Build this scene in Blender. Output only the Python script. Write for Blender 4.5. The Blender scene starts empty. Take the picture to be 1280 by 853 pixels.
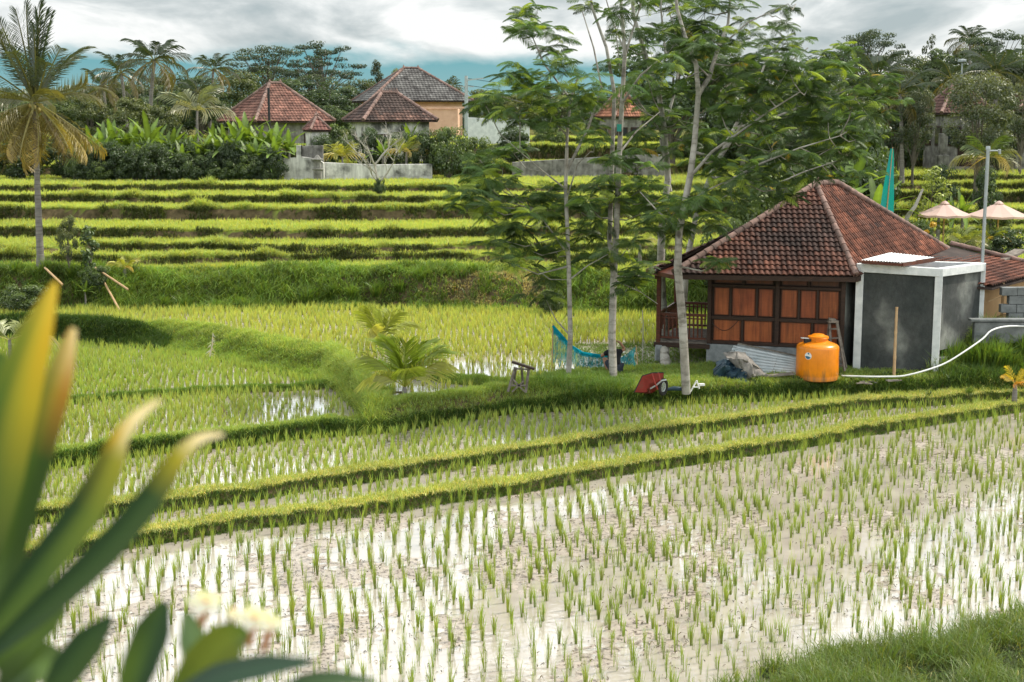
import bpy, bmesh, math, random
import numpy as np
from mathutils import Vector, Matrix
R = math.radians
random.seed(7)
rng = np.random.default_rng(11)
scene = bpy.context.scene
COL = scene.collection
CAMZ = 6.5
TH = R(8.84)
FP = 1777.8

# ------------------------------------------------------------------ mapping photo -> real places
def ray(px, py):
    a = (px - 640) / FP; b = (426.5 - py) / FP
    return (a, math.cos(TH) + b * math.sin(TH), -math.sin(TH) + b * math.cos(TH))
def P(px, py, d):
    r = ray(px, py); t = d / r[1]
    return Vector((r[0] * t, d, CAMZ + r[2] * t))
def G(px, py, z):
    r = ray(px, py); t = (z - CAMZ) / r[2]
    return Vector((r[0] * t, r[1] * t, z))

# ------------------------------------------------------------------ noise
def _hash(ix, iy, s):
    n = (ix * 374761393 + iy * 668265263 + s * 1442695041) & 0x7fffffff
    n = ((n ^ (n >> 13)) * 1274126177) & 0x7fffffff
    n = n ^ (n >> 16)
    return (n & 0xffff) / 65535.0
def vnoise(x, y, s=0):
    x = np.asarray(x, float); y = np.asarray(y, float)
    ix = np.floor(x).astype(np.int64); iy = np.floor(y).astype(np.int64)
    fx = x - ix; fy = y - iy
    fx = fx * fx * (3 - 2 * fx); fy = fy * fy * (3 - 2 * fy)
    a = _hash(ix, iy, s); b = _hash(ix + 1, iy, s); c = _hash(ix, iy + 1, s); d = _hash(ix + 1, iy + 1, s)
    return (a * (1 - fx) + b * fx) * (1 - fy) + (c * (1 - fx) + d * fx) * fy
def fbm(x, y, s=0, o=3):
    r = 0; a = .5; t = 0
    for k in range(o):
        r = r + a * vnoise(x * 2 ** k, y * 2 ** k, s + k * 7); t += a; a *= .5
    return r / t
def sstep(a, b, x):
    t = np.clip((x - a) / (b - a), 0, 1); return t * t * (3 - 2 * t)

# ------------------------------------------------------------------ mesh helpers
def link(o, parent=None):
    COL.objects.link(o)
    if parent is not None: o.parent = parent
    return o
def tag(o, label=None, cat=None, group=None, kind=None):
    if label: o['label'] = label
    if cat: o['category'] = cat
    if group: o['group'] = group
    if kind: o['kind'] = kind
    return o
def thing(name, label, cat, loc=(0, 0, 0), rz=0, group=None):
    o = bpy.data.objects.new(name, None); o.empty_display_size = .2
    o.location = loc; o.rotation_euler = (0, 0, rz)
    COL.objects.link(o); tag(o, label, cat, group); return o
def np_mesh(name, V, Fq=None, Ft=None, col=None, smooth=False, uv=None):
    me = bpy.data.meshes.new(name)
    V = np.asarray(V, np.float32); me.vertices.add(len(V)); me.vertices.foreach_set('co', V.ravel())
    loops = []; starts = []; n = 0
    if Fq is not None and len(Fq):
        Fq = np.asarray(Fq, np.int32); loops.append(Fq.ravel()); starts.append(np.arange(len(Fq)) * 4); n = len(Fq) * 4
    if Ft is not None and len(Ft):
        Ft = np.asarray(Ft, np.int32); loops.append(Ft.ravel()); starts.append(n + np.arange(len(Ft)) * 3)
    loops = np.concatenate(loops); starts = np.concatenate(starts).astype(np.int32)
    me.loops.add(len(loops)); me.loops.foreach_set('vertex_index', loops)
    me.polygons.add(len(starts)); me.polygons.foreach_set('loop_start', starts)
    if smooth: me.polygons.foreach_set('use_smooth', np.ones(len(starts), bool))
    me.update(calc_edges=True)
    if col is not None:
        c = np.ones((len(V), 4), np.float32); c[:, :3] = col
        at = me.color_attributes.new('Col', 'FLOAT_COLOR', 'POINT'); at.data.foreach_set('color', c.ravel())
    return me
class MB:
    """collects shapes, links them as ONE mesh object"""
    def __init__(s): s.V = []; s.F = []; s.C = []; s.c = (1, 1, 1)
    def add(s, V, F, c=None):
        b = len(s.V); s.V += [tuple(v) for v in V]; s.F += [tuple(i + b for i in f) for f in F]
        s.C += [c or s.c] * len(V); return s
    def box(s, c, size, rz=0, rx=0, ry=0, col=None, taper=1.0):
        m = Matrix.Translation(c) @ Matrix.Rotation(rz, 4, 'Z') @ Matrix.Rotation(ry, 4, 'Y') @ Matrix.Rotation(rx, 4, 'X')
        x, y, z = [v / 2 for v in size]; t = taper
        V = [(-x, -y, -z), (x, -y, -z), (x, y, -z), (-x, y, -z), (-x*t, -y*t, z), (x*t, -y*t, z), (x*t, y*t, z), (-x*t, y*t, z)]
        return s.add([m @ Vector(v) for v in V], [(0,3,2,1),(4,5,6,7),(0,1,5,4),(1,2,6,5),(2,3,7,6),(3,0,4,7)], col)
    def bar(s, a, b, w, h, col=None, up=(0, 0, 1)):
        a = Vector(a); b = Vector(b); d = (b - a); L = d.length; d.normalize()
        u = Vector(up)
        if abs(d.dot(u)) > .98: u = Vector((0, 1, 0))
        r = d.cross(u).normalized(); u = r.cross(d).normalized()
        V = []
        for p in (a, b):
            for sx, sy in ((-1, -1), (1, -1), (1, 1), (-1, 1)): V.append(p + r * (w / 2 * sx) + u * (h / 2 * sy))
        return s.add(V, [(0,1,2,3),(7,6,5,4),(0,4,5,1),(1,5,6,2),(2,6,7,3),(3,7,4,0)], col)
    def prism(s, pts, z0, z1, col=None):
        n = len(pts); V = [(x, y, z0) for x, y in pts] + [(x, y, z1) for x, y in pts]
        F = [tuple(range(n - 1, -1, -1)), tuple(range(n, 2 * n))] + [(i, (i + 1) % n, n + (i + 1) % n, n + i) for i in range(n)]
        return s.add(V, F, col)
    def tube(s, pts, rad, n=8, col=None, cap=True):
        pts = [Vector(p) for p in pts]
        if not hasattr(rad, '__len__'): rad = [rad] * len(pts)
        V = []; F = []; pr = None
        for i, p in enumerate(pts):
            d = (pts[min(i + 1, len(pts) - 1)] - pts[max(i - 1, 0)]).normalized()
            if pr is None:
                r = d.orthogonal().normalized()
            else:
                r = (pr - d * pr.dot(d)); r = r.normalized() if r.length > 1e-6 else d.orthogonal().normalized()
            pr = r; u = d.cross(r)
            for k in range(n):
                a = 2 * math.pi * k / n
                V.append(p + (r * math.cos(a) + u * math.sin(a)) * rad[i])
        for i in range(len(pts) - 1):
            for k in range(n):
                F.append((i*n+k, i*n+(k+1)%n, (i+1)*n+(k+1)%n, (i+1)*n+k))
        if cap:
            F.append(tuple(range(n - 1, -1, -1))); F.append(tuple((len(pts)-1)*n + k for k in range(n)))
        return s.add(V, F, col)
    def lathe(s, prof, c=(0, 0, 0), n=32, col=None):
        V = []; F = []
        for r, z in prof:
            for k in range(n):
                a = 2 * math.pi * k / n; V.append((c[0] + r * math.cos(a), c[1] + r * math.sin(a), c[2] + z))
        for i in range(len(prof) - 1):
            for k in range(n): F.append((i*n+k, i*n+(k+1)%n, (i+1)*n+(k+1)%n, (i+1)*n+k))
        F.append(tuple(range(n - 1, -1, -1))); F.append(tuple((len(prof)-1)*n + k for k in range(n)))
        return s.add(V, F, col)
    def build(s, name, mat, parent=None, smooth=False, bevel=0, inv=None):
        me = bpy.data.meshes.new(name); me.from_pydata(s.V, [], s.F)
        at = me.color_attributes.new('Col', 'FLOAT_COLOR', 'POINT')
        at.data.foreach_set('color', np.array([list(c) + [1] for c in s.C], np.float32).ravel())
        if smooth:
            me.polygons.foreach_set('use_smooth', np.ones(len(me.polygons), bool))
            try: me.set_sharp_from_angle(angle=R(50))
            except Exception: pass
        me.update()
        if mat: me.materials.append(mat)
        o = bpy.data.objects.new(name, me); link(o, parent)
        if parent is not None: o.matrix_parent_inverse = Matrix.Identity(4)
        if inv is not None:
            me.transform(inv)
        if bevel:
            b = o.modifiers.new('Bevel', 'BEVEL'); b.width = bevel; b.segments = 2; b.limit_method = 'ANGLE'
        return o
def mobj(name, me, mat, parent=None):
    me.materials.clear(); me.materials.append(mat)
    return link(bpy.data.objects.new(name, me), parent)
def dup(root, loc, rz=0, scale=None, label=None, group=None):
    r = root.copy(); COL.objects.link(r); r.location = loc; r.rotation_euler = (0, 0, rz)
    if scale is not None: r.scale = scale if hasattr(scale, '__len__') else (scale,) * 3
    if label: r['label'] = label
    if group: r['group'] = group
    for ch in list(root.children):
        c = ch.copy(); COL.objects.link(c); c.parent = r
        for g in list(ch.children):
            q = g.copy(); COL.objects.link(q); q.parent = c
    return r

# ------------------------------------------------------------------ materials
def newmat(name):
    m = bpy.data.materials.new(name); m.use_nodes = True; nt = m.node_tree; nt.nodes.clear()
    out = nt.nodes.new('ShaderNodeOutputMaterial'); return m, nt, out
class NT:
    def __init__(s, nt): s.nt = nt
    def n(s, t, **k):
        x = s.nt.nodes.new(t)
        for a, v in k.items():
            if a.startswith('i_'):
                key = a[2:].replace('_', ' '); x.inputs[key].default_value = v
            else: setattr(x, a, v)
        return x
    def l(s, a, b): s.nt.links.new(a, b)
    def math(s, op, a, b=None, c=None):
        x = s.nt.nodes.new('ShaderNodeMath'); x.operation = op
        for i, v in enumerate((a, b, c)):
            if v is None: continue
            if isinstance(v, (int, float)): x.inputs[i].default_value = v
            else: s.l(v, x.inputs[i])
        return x.outputs[0]
    def noise(s, vec, scale, detail=3, rough=.5):
        x = s.n('ShaderNodeTexNoise'); x.inputs['Scale'].default_value = scale; x.inputs['Detail'].default_value = detail
        x.inputs['Roughness'].default_value = rough
        if vec is not None: s.l(vec, x.inputs['Vector'])
        return x.outputs['Fac']
    def ramp(s, fac, stops, interp='LINEAR'):
        x = s.n('ShaderNodeValToRGB'); x.color_ramp.interpolation = interp
        cr = x.color_ramp
        while len(cr.elements) < len(stops): cr.elements.new(.5)
        for e, (p, c) in zip(cr.elements, stops):
            e.position = p; e.color = (list(c) + [1])[:4] if hasattr(c, '__len__') else (c, c, c, 1)
        s.l(fac, x.inputs['Fac']); return x.outputs['Color']
    def mix(s, fac, a, b, mode='MIX'):
        x = s.n('ShaderNodeMix'); x.data_type = 'RGBA'; x.blend_type = mode
        for sock, v in ((x.inputs[0], fac), (x.inputs[6], a), (x.inputs[7], b)):
            if isinstance(v, (int, float)): sock.default_value = v
            elif hasattr(v, '__len__'): sock.default_value = (list(v) + [1])[:4]
            else: s.l(v, sock)
        return x.outputs[2]
def c3(*a): return tuple(a)
def leafmat(name, trans=.35, gloss=.05, tint=(1, 1, 1), rough=.45, objvar=.0, bothsides=None):
    m, nt, out = newmat(name); t = NT(nt)
    at = t.n('ShaderNodeAttribute', attribute_name='Col')
    c = t.mix(1.0, at.outputs['Color'], tint, 'MULTIPLY')
    if objvar:
        oi = t.n('ShaderNodeObjectInfo')
        v = t.ramp(oi.outputs['Random'], [(0, (1 - objvar, 1 - objvar*.8, 1 - objvar*.6)), (.5, (1, 1, 1)), (1, (1 + objvar, 1 + objvar * .7, 1 - objvar*.3))])
        c = t.mix(1.0, c, v, 'MULTIPLY')
    d = t.n('ShaderNodeBsdfDiffuse'); t.l(c, d.inputs['Color'])
    tr = t.n('ShaderNodeBsdfTranslucent'); c2 = t.mix(1.0, c, (1.5, 1.45, .55), 'MULTIPLY'); t.l(c2, tr.inputs['Color'])
    g = t.n('ShaderNodeBsdfGlossy'); g.inputs['Roughness'].default_value = rough; g.inputs['Color'].default_value = (1, 1, 1, 1)
    mx = t.n('ShaderNodeMixShader'); mx.inputs[0].default_value = trans; t.l(d.outputs[0], mx.inputs[1]); t.l(tr.outputs[0], mx.inputs[2])
    m2 = t.n('ShaderNodeMixShader'); m2.inputs[0].default_value = gloss; t.l(mx.outputs[0], m2.inputs[1]); t.l(g.outputs[0], m2.inputs[2])
    t.l(m2.outputs[0], out.inputs['Surface']); return m
def surf(name, c1, c2=None, scale=4, rough=.8, spec=.3, bump=.2, bscale=None, stretch=(1, 1, 1), usecol=False, extra=None, contrast=(.3, .7), coords='Object', c3_=None, metallic=0):
    m, nt, out = newmat(name); t = NT(nt)
    tc = t.n('ShaderNodeTexCoord'); mp = t.n('ShaderNodeMapping'); mp.inputs['Scale'].default_value = stretch
    t.l(tc.outputs[coords], mp.inputs['Vector']); v = mp.outputs[0]
    f = t.noise(v, scale, 5, .6)
    stops = [(contrast[0], c1), (contrast[1], c2 or c1)]
    if c3_: stops = [(contrast[0], c1), ((contrast[0] + contrast[1]) / 2, c3_), (contrast[1], c2)]
    c = t.ramp(f, stops)
    if usecol:
        at = t.n('ShaderNodeAttribute', attribute_name='Col'); c = t.mix(1.0, c, at.outputs['Color'], 'MULTIPLY')
    if extra: c = extra(t, v, c)
    b = t.n('ShaderNodeBsdfPrincipled'); t.l(c, b.inputs['Base Color']); b.inputs['Roughness'].default_value = rough
    b.inputs['Specular IOR Level'].default_value = spec; b.inputs['Metallic'].default_value = metallic
    if bump:
        bf = t.noise(v, bscale or scale * 4, 4, .6)
        bp = t.n('ShaderNodeBump'); bp.inputs['Strength'].default_value = bump; bp.inputs['Distance'].default_value = .02
        t.l(bf, bp.inputs['Height']); t.l(bp.outputs[0], b.inputs['Normal'])
    t.l(b.outputs[0], out.inputs['Surface']); return m

M = {}
M['grass'] = leafmat('grass_blades', .38, .03)
M['rice'] = leafmat('rice_leaves', .42, .03)
M['foliage'] = leafmat('tree_foliage', .3, .04, objvar=.22)
M['foliage_near'] = leafmat('feathery_foliage', .38, .02)
M['palm'] = leafmat('palm_foliage', .33, .06, rough=.4, objvar=.15)
M['banana'] = leafmat('banana_leaf', .40, .03, rough=.5, objvar=.12)
M['plumeria'] = leafmat('plumeria_leaf', .30, .025, rough=.5)
M['petal'] = leafmat('petals', .3, .02)
def barkmarks(t, v, c):
    mp = t.n('ShaderNodeMapping'); mp.inputs['Scale'].default_value = (1.2, 1.2, 7); t.l(v, mp.inputs['Vector'])
    n = t.noise(mp.outputs[0], 2.2, 5, .7); c = t.mix(.7, c, t.ramp(n, [(.36, (.35, .34, .30)), (.5, (1, 1, 1))]), 'MULTIPLY')
    vo = t.n('ShaderNodeTexVoronoi'); vo.inputs['Scale'].default_value = 3.2; t.l(v, vo.inputs['Vector'])
    c = t.mix(.8, c, t.ramp(vo.outputs['Distance'], [(.10, (.16, .14, .12)), (.17, (1, 1, 1))]), 'MULTIPLY')
    n = t.noise(v, 1.1, 4, .6); return t.mix(t.ramp(n, [(.52, (0, 0, 0)), (.68, (.6, .6, .6))]), c, (.13, .15, .10))
M['bark_pale'] = surf('pale_bark', (.24, .22, .19), (.44, .42, .38), 3, .85, .2, .5, 14, (1, 1, .5), usecol=True, contrast=(.35, .62), extra=barkmarks)
M['bark_dark'] = surf('dark_bark', (.07, .06, .05), (.17, .15, .125), 5, .9, .2, .5, 20, (1, 1, .3), usecol=True)
M['bark_palm'] = surf('palm_trunk_bark', (.12, .11, .10), (.27, .25, .23), 6, .9, .2, .6, 16, (.4, .4, 3.5), usecol=True)
M['twig'] = surf('pale_twigs', (.30, .28, .25), (.48, .45, .40), 6, .9, .1, .1, usecol=True)
M['wood_dark'] = surf('dark_brown_wood', (.02, .012, .009), (.055, .028, .018), 6, .6, .3, .2, 30, (1, 1, 6))
M['wood_red'] = surf('red_brown_wood', (.05, .014, .008), (.13, .035, .016), 6, .5, .35, .2, 30, (1, 1, 6), usecol=True)
def weave(t, v, c):
    w = t.n('ShaderNodeTexWave'); w.bands_direction = 'Z'; w.inputs['Scale'].default_value = 9; w.inputs['Distortion'].default_value = 1.5
    w.inputs['Detail Scale'].default_value = 2
    t.l(v, w.inputs['Vector'])
    c = t.mix(.22, c, t.ramp(w.outputs['Fac'], [(0, (.3, .25, .2)), (1, (1.15, 1.1, 1.05))]), 'MULTIPLY')
    mp = t.n('ShaderNodeMapping'); mp.inputs['Scale'].default_value = (16, 16, .9); t.l(v, mp.inputs['Vector'])
    n = t.noise(mp.outputs[0], 1.0, 4, .7)
    c = t.mix(.75, c, t.ramp(n, [(.3, (.3, .26, .24)), (.62, (1.25, 1.2, 1.1))]), 'MULTIPLY')
    return c
M['panel'] = surf('stained_wood_panels', (.24, .056, .017), (.38, .108, .034), 2.4, .42, .45, .1, 30, (1, 1, 1), usecol=True, extra=weave)
M['wood_grey'] = surf('weathered_grey_wood', (.10, .085, .07), (.26, .23, .20), 8, .9, .15, .3, 30, (1, 1, 1))
M['bamboo'] = surf('dry_bamboo', (.38, .24, .12), (.52, .35, .19), 5, .5, .4, .05, usecol=True)
def streaks(t, v, c):
    mp = t.n('ShaderNodeMapping'); mp.inputs['Scale'].default_value = (5, 5, .6); t.l(v, mp.inputs['Vector'])
    n = t.noise(mp.outputs[0], 1.0, 5, .65)
    return t.mix(.8, c, t.ramp(n, [(.3, (.5, .5, .5)), (.68, (1.35, 1.35, 1.35))]), 'MULTIPLY')
def cement_damp(t, v, c):
    n = t.noise(v, .75, 3, .5)
    c = t.mix(1.0, c, t.ramp(n, [(.38, (.55, .60, .60)), (.50, (1, 1, 1)), (.60, (3.0, 2.95, 2.8))]), 'MULTIPLY')
    n2 = t.noise(v, 9, 6, .7)
    return t.mix(.8, c, t.ramp(n2, [(.35, (.72,) * 3), (.65, (1.2,) * 3)]), 'MULTIPLY')
M['cement_dark'] = surf('raw_dark_cement_render', (.052, .058, .058), (.085, .088, .084), 1.3, .85, .25, .35, 40, (1, 1, .8), extra=cement_damp)
M['cement_white'] = surf('pale_painted_concrete', (.50, .53, .54), (.70, .72, .72), 5, .8, .25, .2, 30, extra=None)
M['block'] = surf('grey_cement', (.11, .12, .12), (.24, .25, .25), 4, .9, .2, .4, 30)
M['foundation'] = surf('grey_foundation_render', (.17, .19, .20), (.34, .36, .37), 5, .9, .2, .4, 30)
M['plaster'] = surf('old_white_plaster', (.10, .10, .095), (.58, .57, .54), 1.1, .9, .15, .2, 12, contrast=(.36, .55), extra=streaks)
M['plaster_tan'] = surf('tan_plaster', (.42, .27, .14), (.55, .37, .20), 2, .9, .15, .15, usecol=True)
M['plaster_pink'] = surf('peach_plaster', (.55, .33, .24), (.68, .44, .33), 2, .9, .15, .1)
M['stone'] = surf('dark_wall_stone', (.10, .095, .085), (.30, .29, .27), 3, .9, .15, .5, 10, extra=streaks)
def moss(t, v, c):
    n = t.noise(v, 1.6, 4, .6)
    c = t.mix(1.0, c, t.ramp(n, [(.36, (.45, .42, .42)), (.6, (1.1, 1.08, 1.05))]), 'MULTIPLY')
    n = t.noise(v, 22, 3, .6)
    return t.mix(.6, c, t.ramp(n, [(.3, (.6, .6, .6)), (.7, (1.25, 1.25, 1.25))]), 'MULTIPLY')
M['tile'] = surf('clay_roof_tiles', (1, 1, 1), (1, 1, 1), 3, .8, .25, .25, 40, usecol=True, extra=moss)
M['cap'] = surf('mossy_ridge_tiles', (.13, .095, .085), (.30, .19, .16), 6, .85, .2, .4, 30, usecol=True)
def tankdirt(t, v, c):
    c = t.mix(.45, c, t.ramp(t.noise(v, 5, 5, .7), [(.4, (.8, .74, .66)), (.6, (1, 1, 1))]), 'MULTIPLY')
    s = t.n('ShaderNodeSeparateXYZ'); t.l(v, s.inputs[0]); mp = t.n('ShaderNodeMapping'); mp.inputs['Scale'].default_value = (8, 8, 1.2); t.l(v, mp.inputs['Vector'])
    f = t.math('SUBTRACT', t.math('ADD', t.noise(mp.outputs[0], 1.0, 5, .7), .1), t.math('MULTIPLY', s.outputs[2], 1.1))
    c = t.mix(t.ramp(f, [(.35, (0, 0, 0)), (.62, (.75, .75, .75))]), c, (.16, .10, .05))
    mp = t.n('ShaderNodeMapping'); mp.inputs['Scale'].default_value = (14, 14, .8); t.l(v, mp.inputs['Vector'])
    return t.mix(.5, c, t.ramp(t.noise(mp.outputs[0], 1.0, 4, .7), [(.34, (.66, .6, .52)), (.5, (1, 1, 1))]), 'MULTIPLY')
M['orange'] = surf('orange_plastic', (.78, .235, .006), (.83, .26, .008), 3, .32, .5, .03, 8, extra=tankdirt)
M['black'] = surf('black_plastic', (.012, .012, .013), (.02, .02, .022), 3, .4, .4, 0)
M['white'] = surf('white_paint', (.70, .71, .70), (.80, .80, .79), 3, .5, .3, .05)
M['sticker_blue'] = surf('blue_ink', (.03, .12, .2), (.04, .15, .25), 3, .5, .3, 0)
def rusty(t, v, c):
    n = t.noise(v, 2.5, 5, .7)
    return t.mix(t.ramp(n, [(.55, (0, 0, 0)), (.75, (.6, .6, .6))]), c, (.22, .14, .09))
M['zinc'] = surf('corrugated_zinc', (.32, .37, .39), (.50, .53, .54), 3, .45, .5, .1, 20, extra=rusty, metallic=.3)
M['zinc_white'] = surf('white_sheet_roofing', (.62, .64, .65), (.75, .76, .76), 3, .5, .4, 0)
M['steel'] = surf('galvanised_steel', (.30, .34, .35), (.42, .46, .47), 5, .45, .5, 0, metallic=.4)
M['red'] = surf('worn_red_paint', (.19, .022, .018), (.30, .034, .026), 4, .6, .35, .1, extra=lambda t, v, c: t.mix(t.ramp(t.noise(v, 7, 5, .7), [(.55, (0,) * 3), (.72, (.7,) * 3)]), c, (.12, .06, .045)))
M['rubber'] = surf('rubber', (.02, .02, .02), (.035, .034, .032), 6, .85, .2, .1)
M['tarp_navy'] = surf('navy_tarp', (.012, .03, .05), (.03, .07, .10), 5, .55, .35, .2, 12)
M['tarp_grey'] = surf('grey_cloth', (.13, .12, .11), (.30, .28, .26), 6, .8, .2, .2, 12)
M['pvc'] = surf('white_hose', (.66, .67, .66), (.74, .75, .74), 5, .4, .4, 0)
M['umbrella'] = leafmat('parasol_canvas', .25, .02)
M['flag'] = leafmat('teal_cloth', .35, .03)
M['thatch'] = surf('grey_clay_tiles', (.10, .10, .10), (.17, .17, .17), 3, .9, .15, .3, 30, usecol=True)
M['glass'] = surf('dark_window_glass', (.02, .025, .03), (.04, .045, .05), 1, .1, .6, 0)
M['skin'] = surf('skin', (.30, .15, .09), (.34, .18, .11), 4, .6, .3, .05)
M['hair'] = surf('black_hair', (.01, .01, .01), (.02, .018, .016), 30, .5, .4, .3, 60)
M['shirt'] = surf('black_shirt', (.012, .013, .016), (.025, .026, .03), 8, .9, .1, .2)
M['shorts'] = surf('dark_shorts', (.03, .035, .05), (.05, .055, .07), 8, .9, .1, .2)
M['coconut'] = surf('green_coconuts', (.20, .18, .04), (.32, .24, .06), 3, .5, .4, .05)
M['dead'] = leafmat('dry_frond', .2, .02)
# net: holes as procedural mesh of threads
def netmat():
    m, nt, out = newmat('teal_netting'); t = NT(nt)
    at = t.n('ShaderNodeAttribute', attribute_name='Col')
    tc = t.n('ShaderNodeTexCoord')
    n = t.noise(tc.outputs['Object'], 7, 4, .6)
    d = t.n('ShaderNodeBsdfDiffuse'); t.l(t.mix(1.0, at.outputs['Color'], (.01, .27, .36), 'MULTIPLY'), d.inputs['Color'])
    tr = t.n('ShaderNodeBsdfTranslucent'); tr.inputs['Color'].default_value = (.015, .40, .50, 1)
    a = t.n('ShaderNodeMixShader'); a.inputs[0].default_value = .4; t.l(d.outputs[0], a.inputs[1]); t.l(tr.outputs[0], a.inputs[2])
    tp = t.n('ShaderNodeBsdfTransparent')
    b = t.n('ShaderNodeMixShader')
    # gathered cloth (bright Col) is dense, single layer is see-through
    sp = t.n('ShaderNodeSeparateColor'); t.l(at.outputs['Color'], sp.inputs[0])
    fac = t.math('ADD', t.math('MULTIPLY', t.ramp(n, [(.35, 0.0), (.65, 1.0)]), .35), t.math('SUBTRACT', sp.outputs[0], .30))
    fac = t.math('MINIMUM', t.math('MAXIMUM', t.math('ADD', fac, .2), .35), .98)
    t.l(fac, b.inputs[0]); t.l(tp.outputs[0], b.inputs[1]); t.l(a.outputs[0], b.inputs[2]); t.l(b.outputs[0], out.inputs['Surface'])
    return m
M['net'] = netmat()

# ------------------------------------------------------------------ TERRAIN
def line(pxs, z):
    pts = [G(a, b, z) for a, b in pxs]
    xs = [p.x for p in pts]; ys = [p.y for p in pts]
    return np.array(xs), np.array(ys)
def lerpx(L, x):
    xs, ys = L; o = np.argsort(xs)
    xs = xs[o]; ys = ys[o]
    r = np.interp(x, xs, ys)
    sl = (ys[1] - ys[0]) / (xs[1] - xs[0]); r = np.where(x < xs[0], ys[0] + (x - xs[0]) * sl * .5, r)
    sr = (ys[-1] - ys[-2]) / (xs[-1] - xs[-2]); r = np.where(x > xs[-1], ys[-1] + (x - xs[-1]) * sr * .5, r)
    return r
_L1 = line([(-200,735),(24,706),(180,682),(300,662),(400,652),(512,637),(600,624),(700,607),(800,590),(990,562),(1141,536),(1280,516),(1500,480)], 0)
_L2 = line([(-200,680),(24,658),(200,640),(300,627),(400,613),(512,596),(600,583),(700,566),(800,552),(900,538),(1062,514),(1280,500),(1500,482)], .12)
_L3 = line([(-200,600),(60,585),(200,568),(300,558),(400,548),(500,539),(600,523),(720,511),(800,509),(987,500),(1119,495),(1280,490),(1500,478)], .24)
_L4 = line([(-200,520),(75,507),(200,497),(300,492),(415,487),(430,486),(600,480)], .32)
_LB = line([(-250,428),(60,427),(100,430),(180,436),(250,448),(340,466),(400,478),(425,492),(445,515),(462,545)], .36)
_LR = line([(-300,392),(0,390),(170,389),(400,386),(640,389),(720,393),(880,397),(1280,394)], .65)
def wob(x, s, a=.12): return (vnoise(x * 1.1, x * 0 + s * 3.3, s) - .5) * a * 2 + (vnoise(x * 4, x * 0 + s, s + 3) - .5) * a * .6
def L1(x): return lerpx(_L1, x) + wob(x, 1, .10)
def L2(x): return lerpx(_L2, x) + wob(x, 2, .10)
def L3(x): return lerpx(_L3, x) + wob(x, 3, .12)
def LB(x):
    a = lerpx(_LB, x); xe = _LB[0].max()
    a = np.where(x > xe, -1e3, a)
    return np.maximum(a + wob(x, 5, .15), L3(x) + .02)
def L4(x): return np.minimum(lerpx(_L4, x) + wob(x, 4, .06), LB(x))
def WB(x): return np.where(x < -9.8, .6, np.where(x < -4.4, 1.7, .65 + .0 * x)) * 1.0
def WBs(x): return .55 + 1.25 * sstep(-10.6, -9.2, x) * (1 - sstep(-4.6, -3.0, x))
def LR(x): return lerpx(_LR, x) + wob(x, 6, .25)
EK = [(46.7, .24), (48.7, .22), (51.8, .32), (56.0, .50), (58.6, .30), (61.8, .28), (72.0, .52), (80.0, .80), (90.0, .30)]
def EL(k, x):
    d = EK[k][0]; sh = 11 * sstep(6, 15, x) * (1 if k < 8 else .6)
    if k < 2: sh = sh * 1.0
    return d + sh + (vnoise(x * .16, x * 0 + k, 20 + k) - .5) * (1.7 if k not in (3, 4) else 1.0) + (vnoise(x * .9, x * 0 + k, 40 + k) - .5) * .5
def HT(x, y, rough=True):
    x = np.asarray(x, float); y = np.asarray(y, float)
    z = np.zeros_like(x)
    a = y - L1(x); z = z + .12 * sstep(0, .14, a) + .05 * sstep(0, .14, a) * (1 - sstep(.42, .62, a))
    a = y - L2(x); z = z + .12 * sstep(0, .14, a) + .06 * sstep(0, .14, a) * (1 - sstep(.45, .68, a))
    lf = 1 - sstep(-3.6, -2.4, x)
    a = y - L3(x); z = z + .08 * sstep(0, .16, a) + (.03 + .12 * lf) * sstep(0, .16, a) * (1 - sstep(.6, .9, a))
    a = y - L4(x); z = z + .04 * sstep(0, .1, a) + .07 * lf * sstep(0, .1, a) * (1 - sstep(.16, .3, a))
    a = y - LB(x); w = WBs(x)
    z = z + .29 * sstep(0, 1, a / w) + (.02 + .20 * lf) * sstep(.2, 1, a / w) * (1 - sstep(w + .2, w + .6, a))
    a = y - LR(x); z = z + 1.05 * sstep(0, 1.5 + .5 * np.sin(x * .5), a)
    for k in range(len(EK)):
        a = y - EL(k, x); z = z + EK[k][1] * sstep(0, .22, a) + .05 * sstep(0, .2, a) * (1 - sstep(.4, .6, a))
    # dry yard round the hut and the mound at its right
    yard = sstep(.2, 1.6, x) * sstep(-.0, .32, y - L3(x)) * (1 - sstep(36.5, 38, y))
    z = np.where(yard > 0, np.maximum(z, (z * (1 - yard) + .60 * yard)), z); z = np.where((yard > .01) & (y < 36.5), np.minimum(z, .68 - .06 * yard), z)
    m = sstep(9.9, 12.4, x) * sstep(.15, 1.8, y - L3(x)) * (1 - sstep(36, 38, y)); z = z + 1.0 * m
    # bund in the upper pond
    bx = np.array([-3.4, -2.4, -1.2, 0.0, 1.2]); by = np.array([33.5, 32.4, 31.6, 31.0, 30.9])
    a = np.abs(y - np.interp(x, bx, by)); inb = (x > -3.6) & (x < 1.3)
    z = z + np.where(inb, .10 * (1 - sstep(.1, .35, a)), 0)
    # foreground bank bottom right
    z = z + .22 * sstep(0, .9, FG(x, y))
    return z
def FG(x, y):  # >0 inside the grassy bank at the bottom right corner
    return (x - 2.7) * .66 - (y - 15.45) * 1.0 + (fbm(x * 1.3, y * 1.3, 77, 3) - .5) * 1.5
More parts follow.
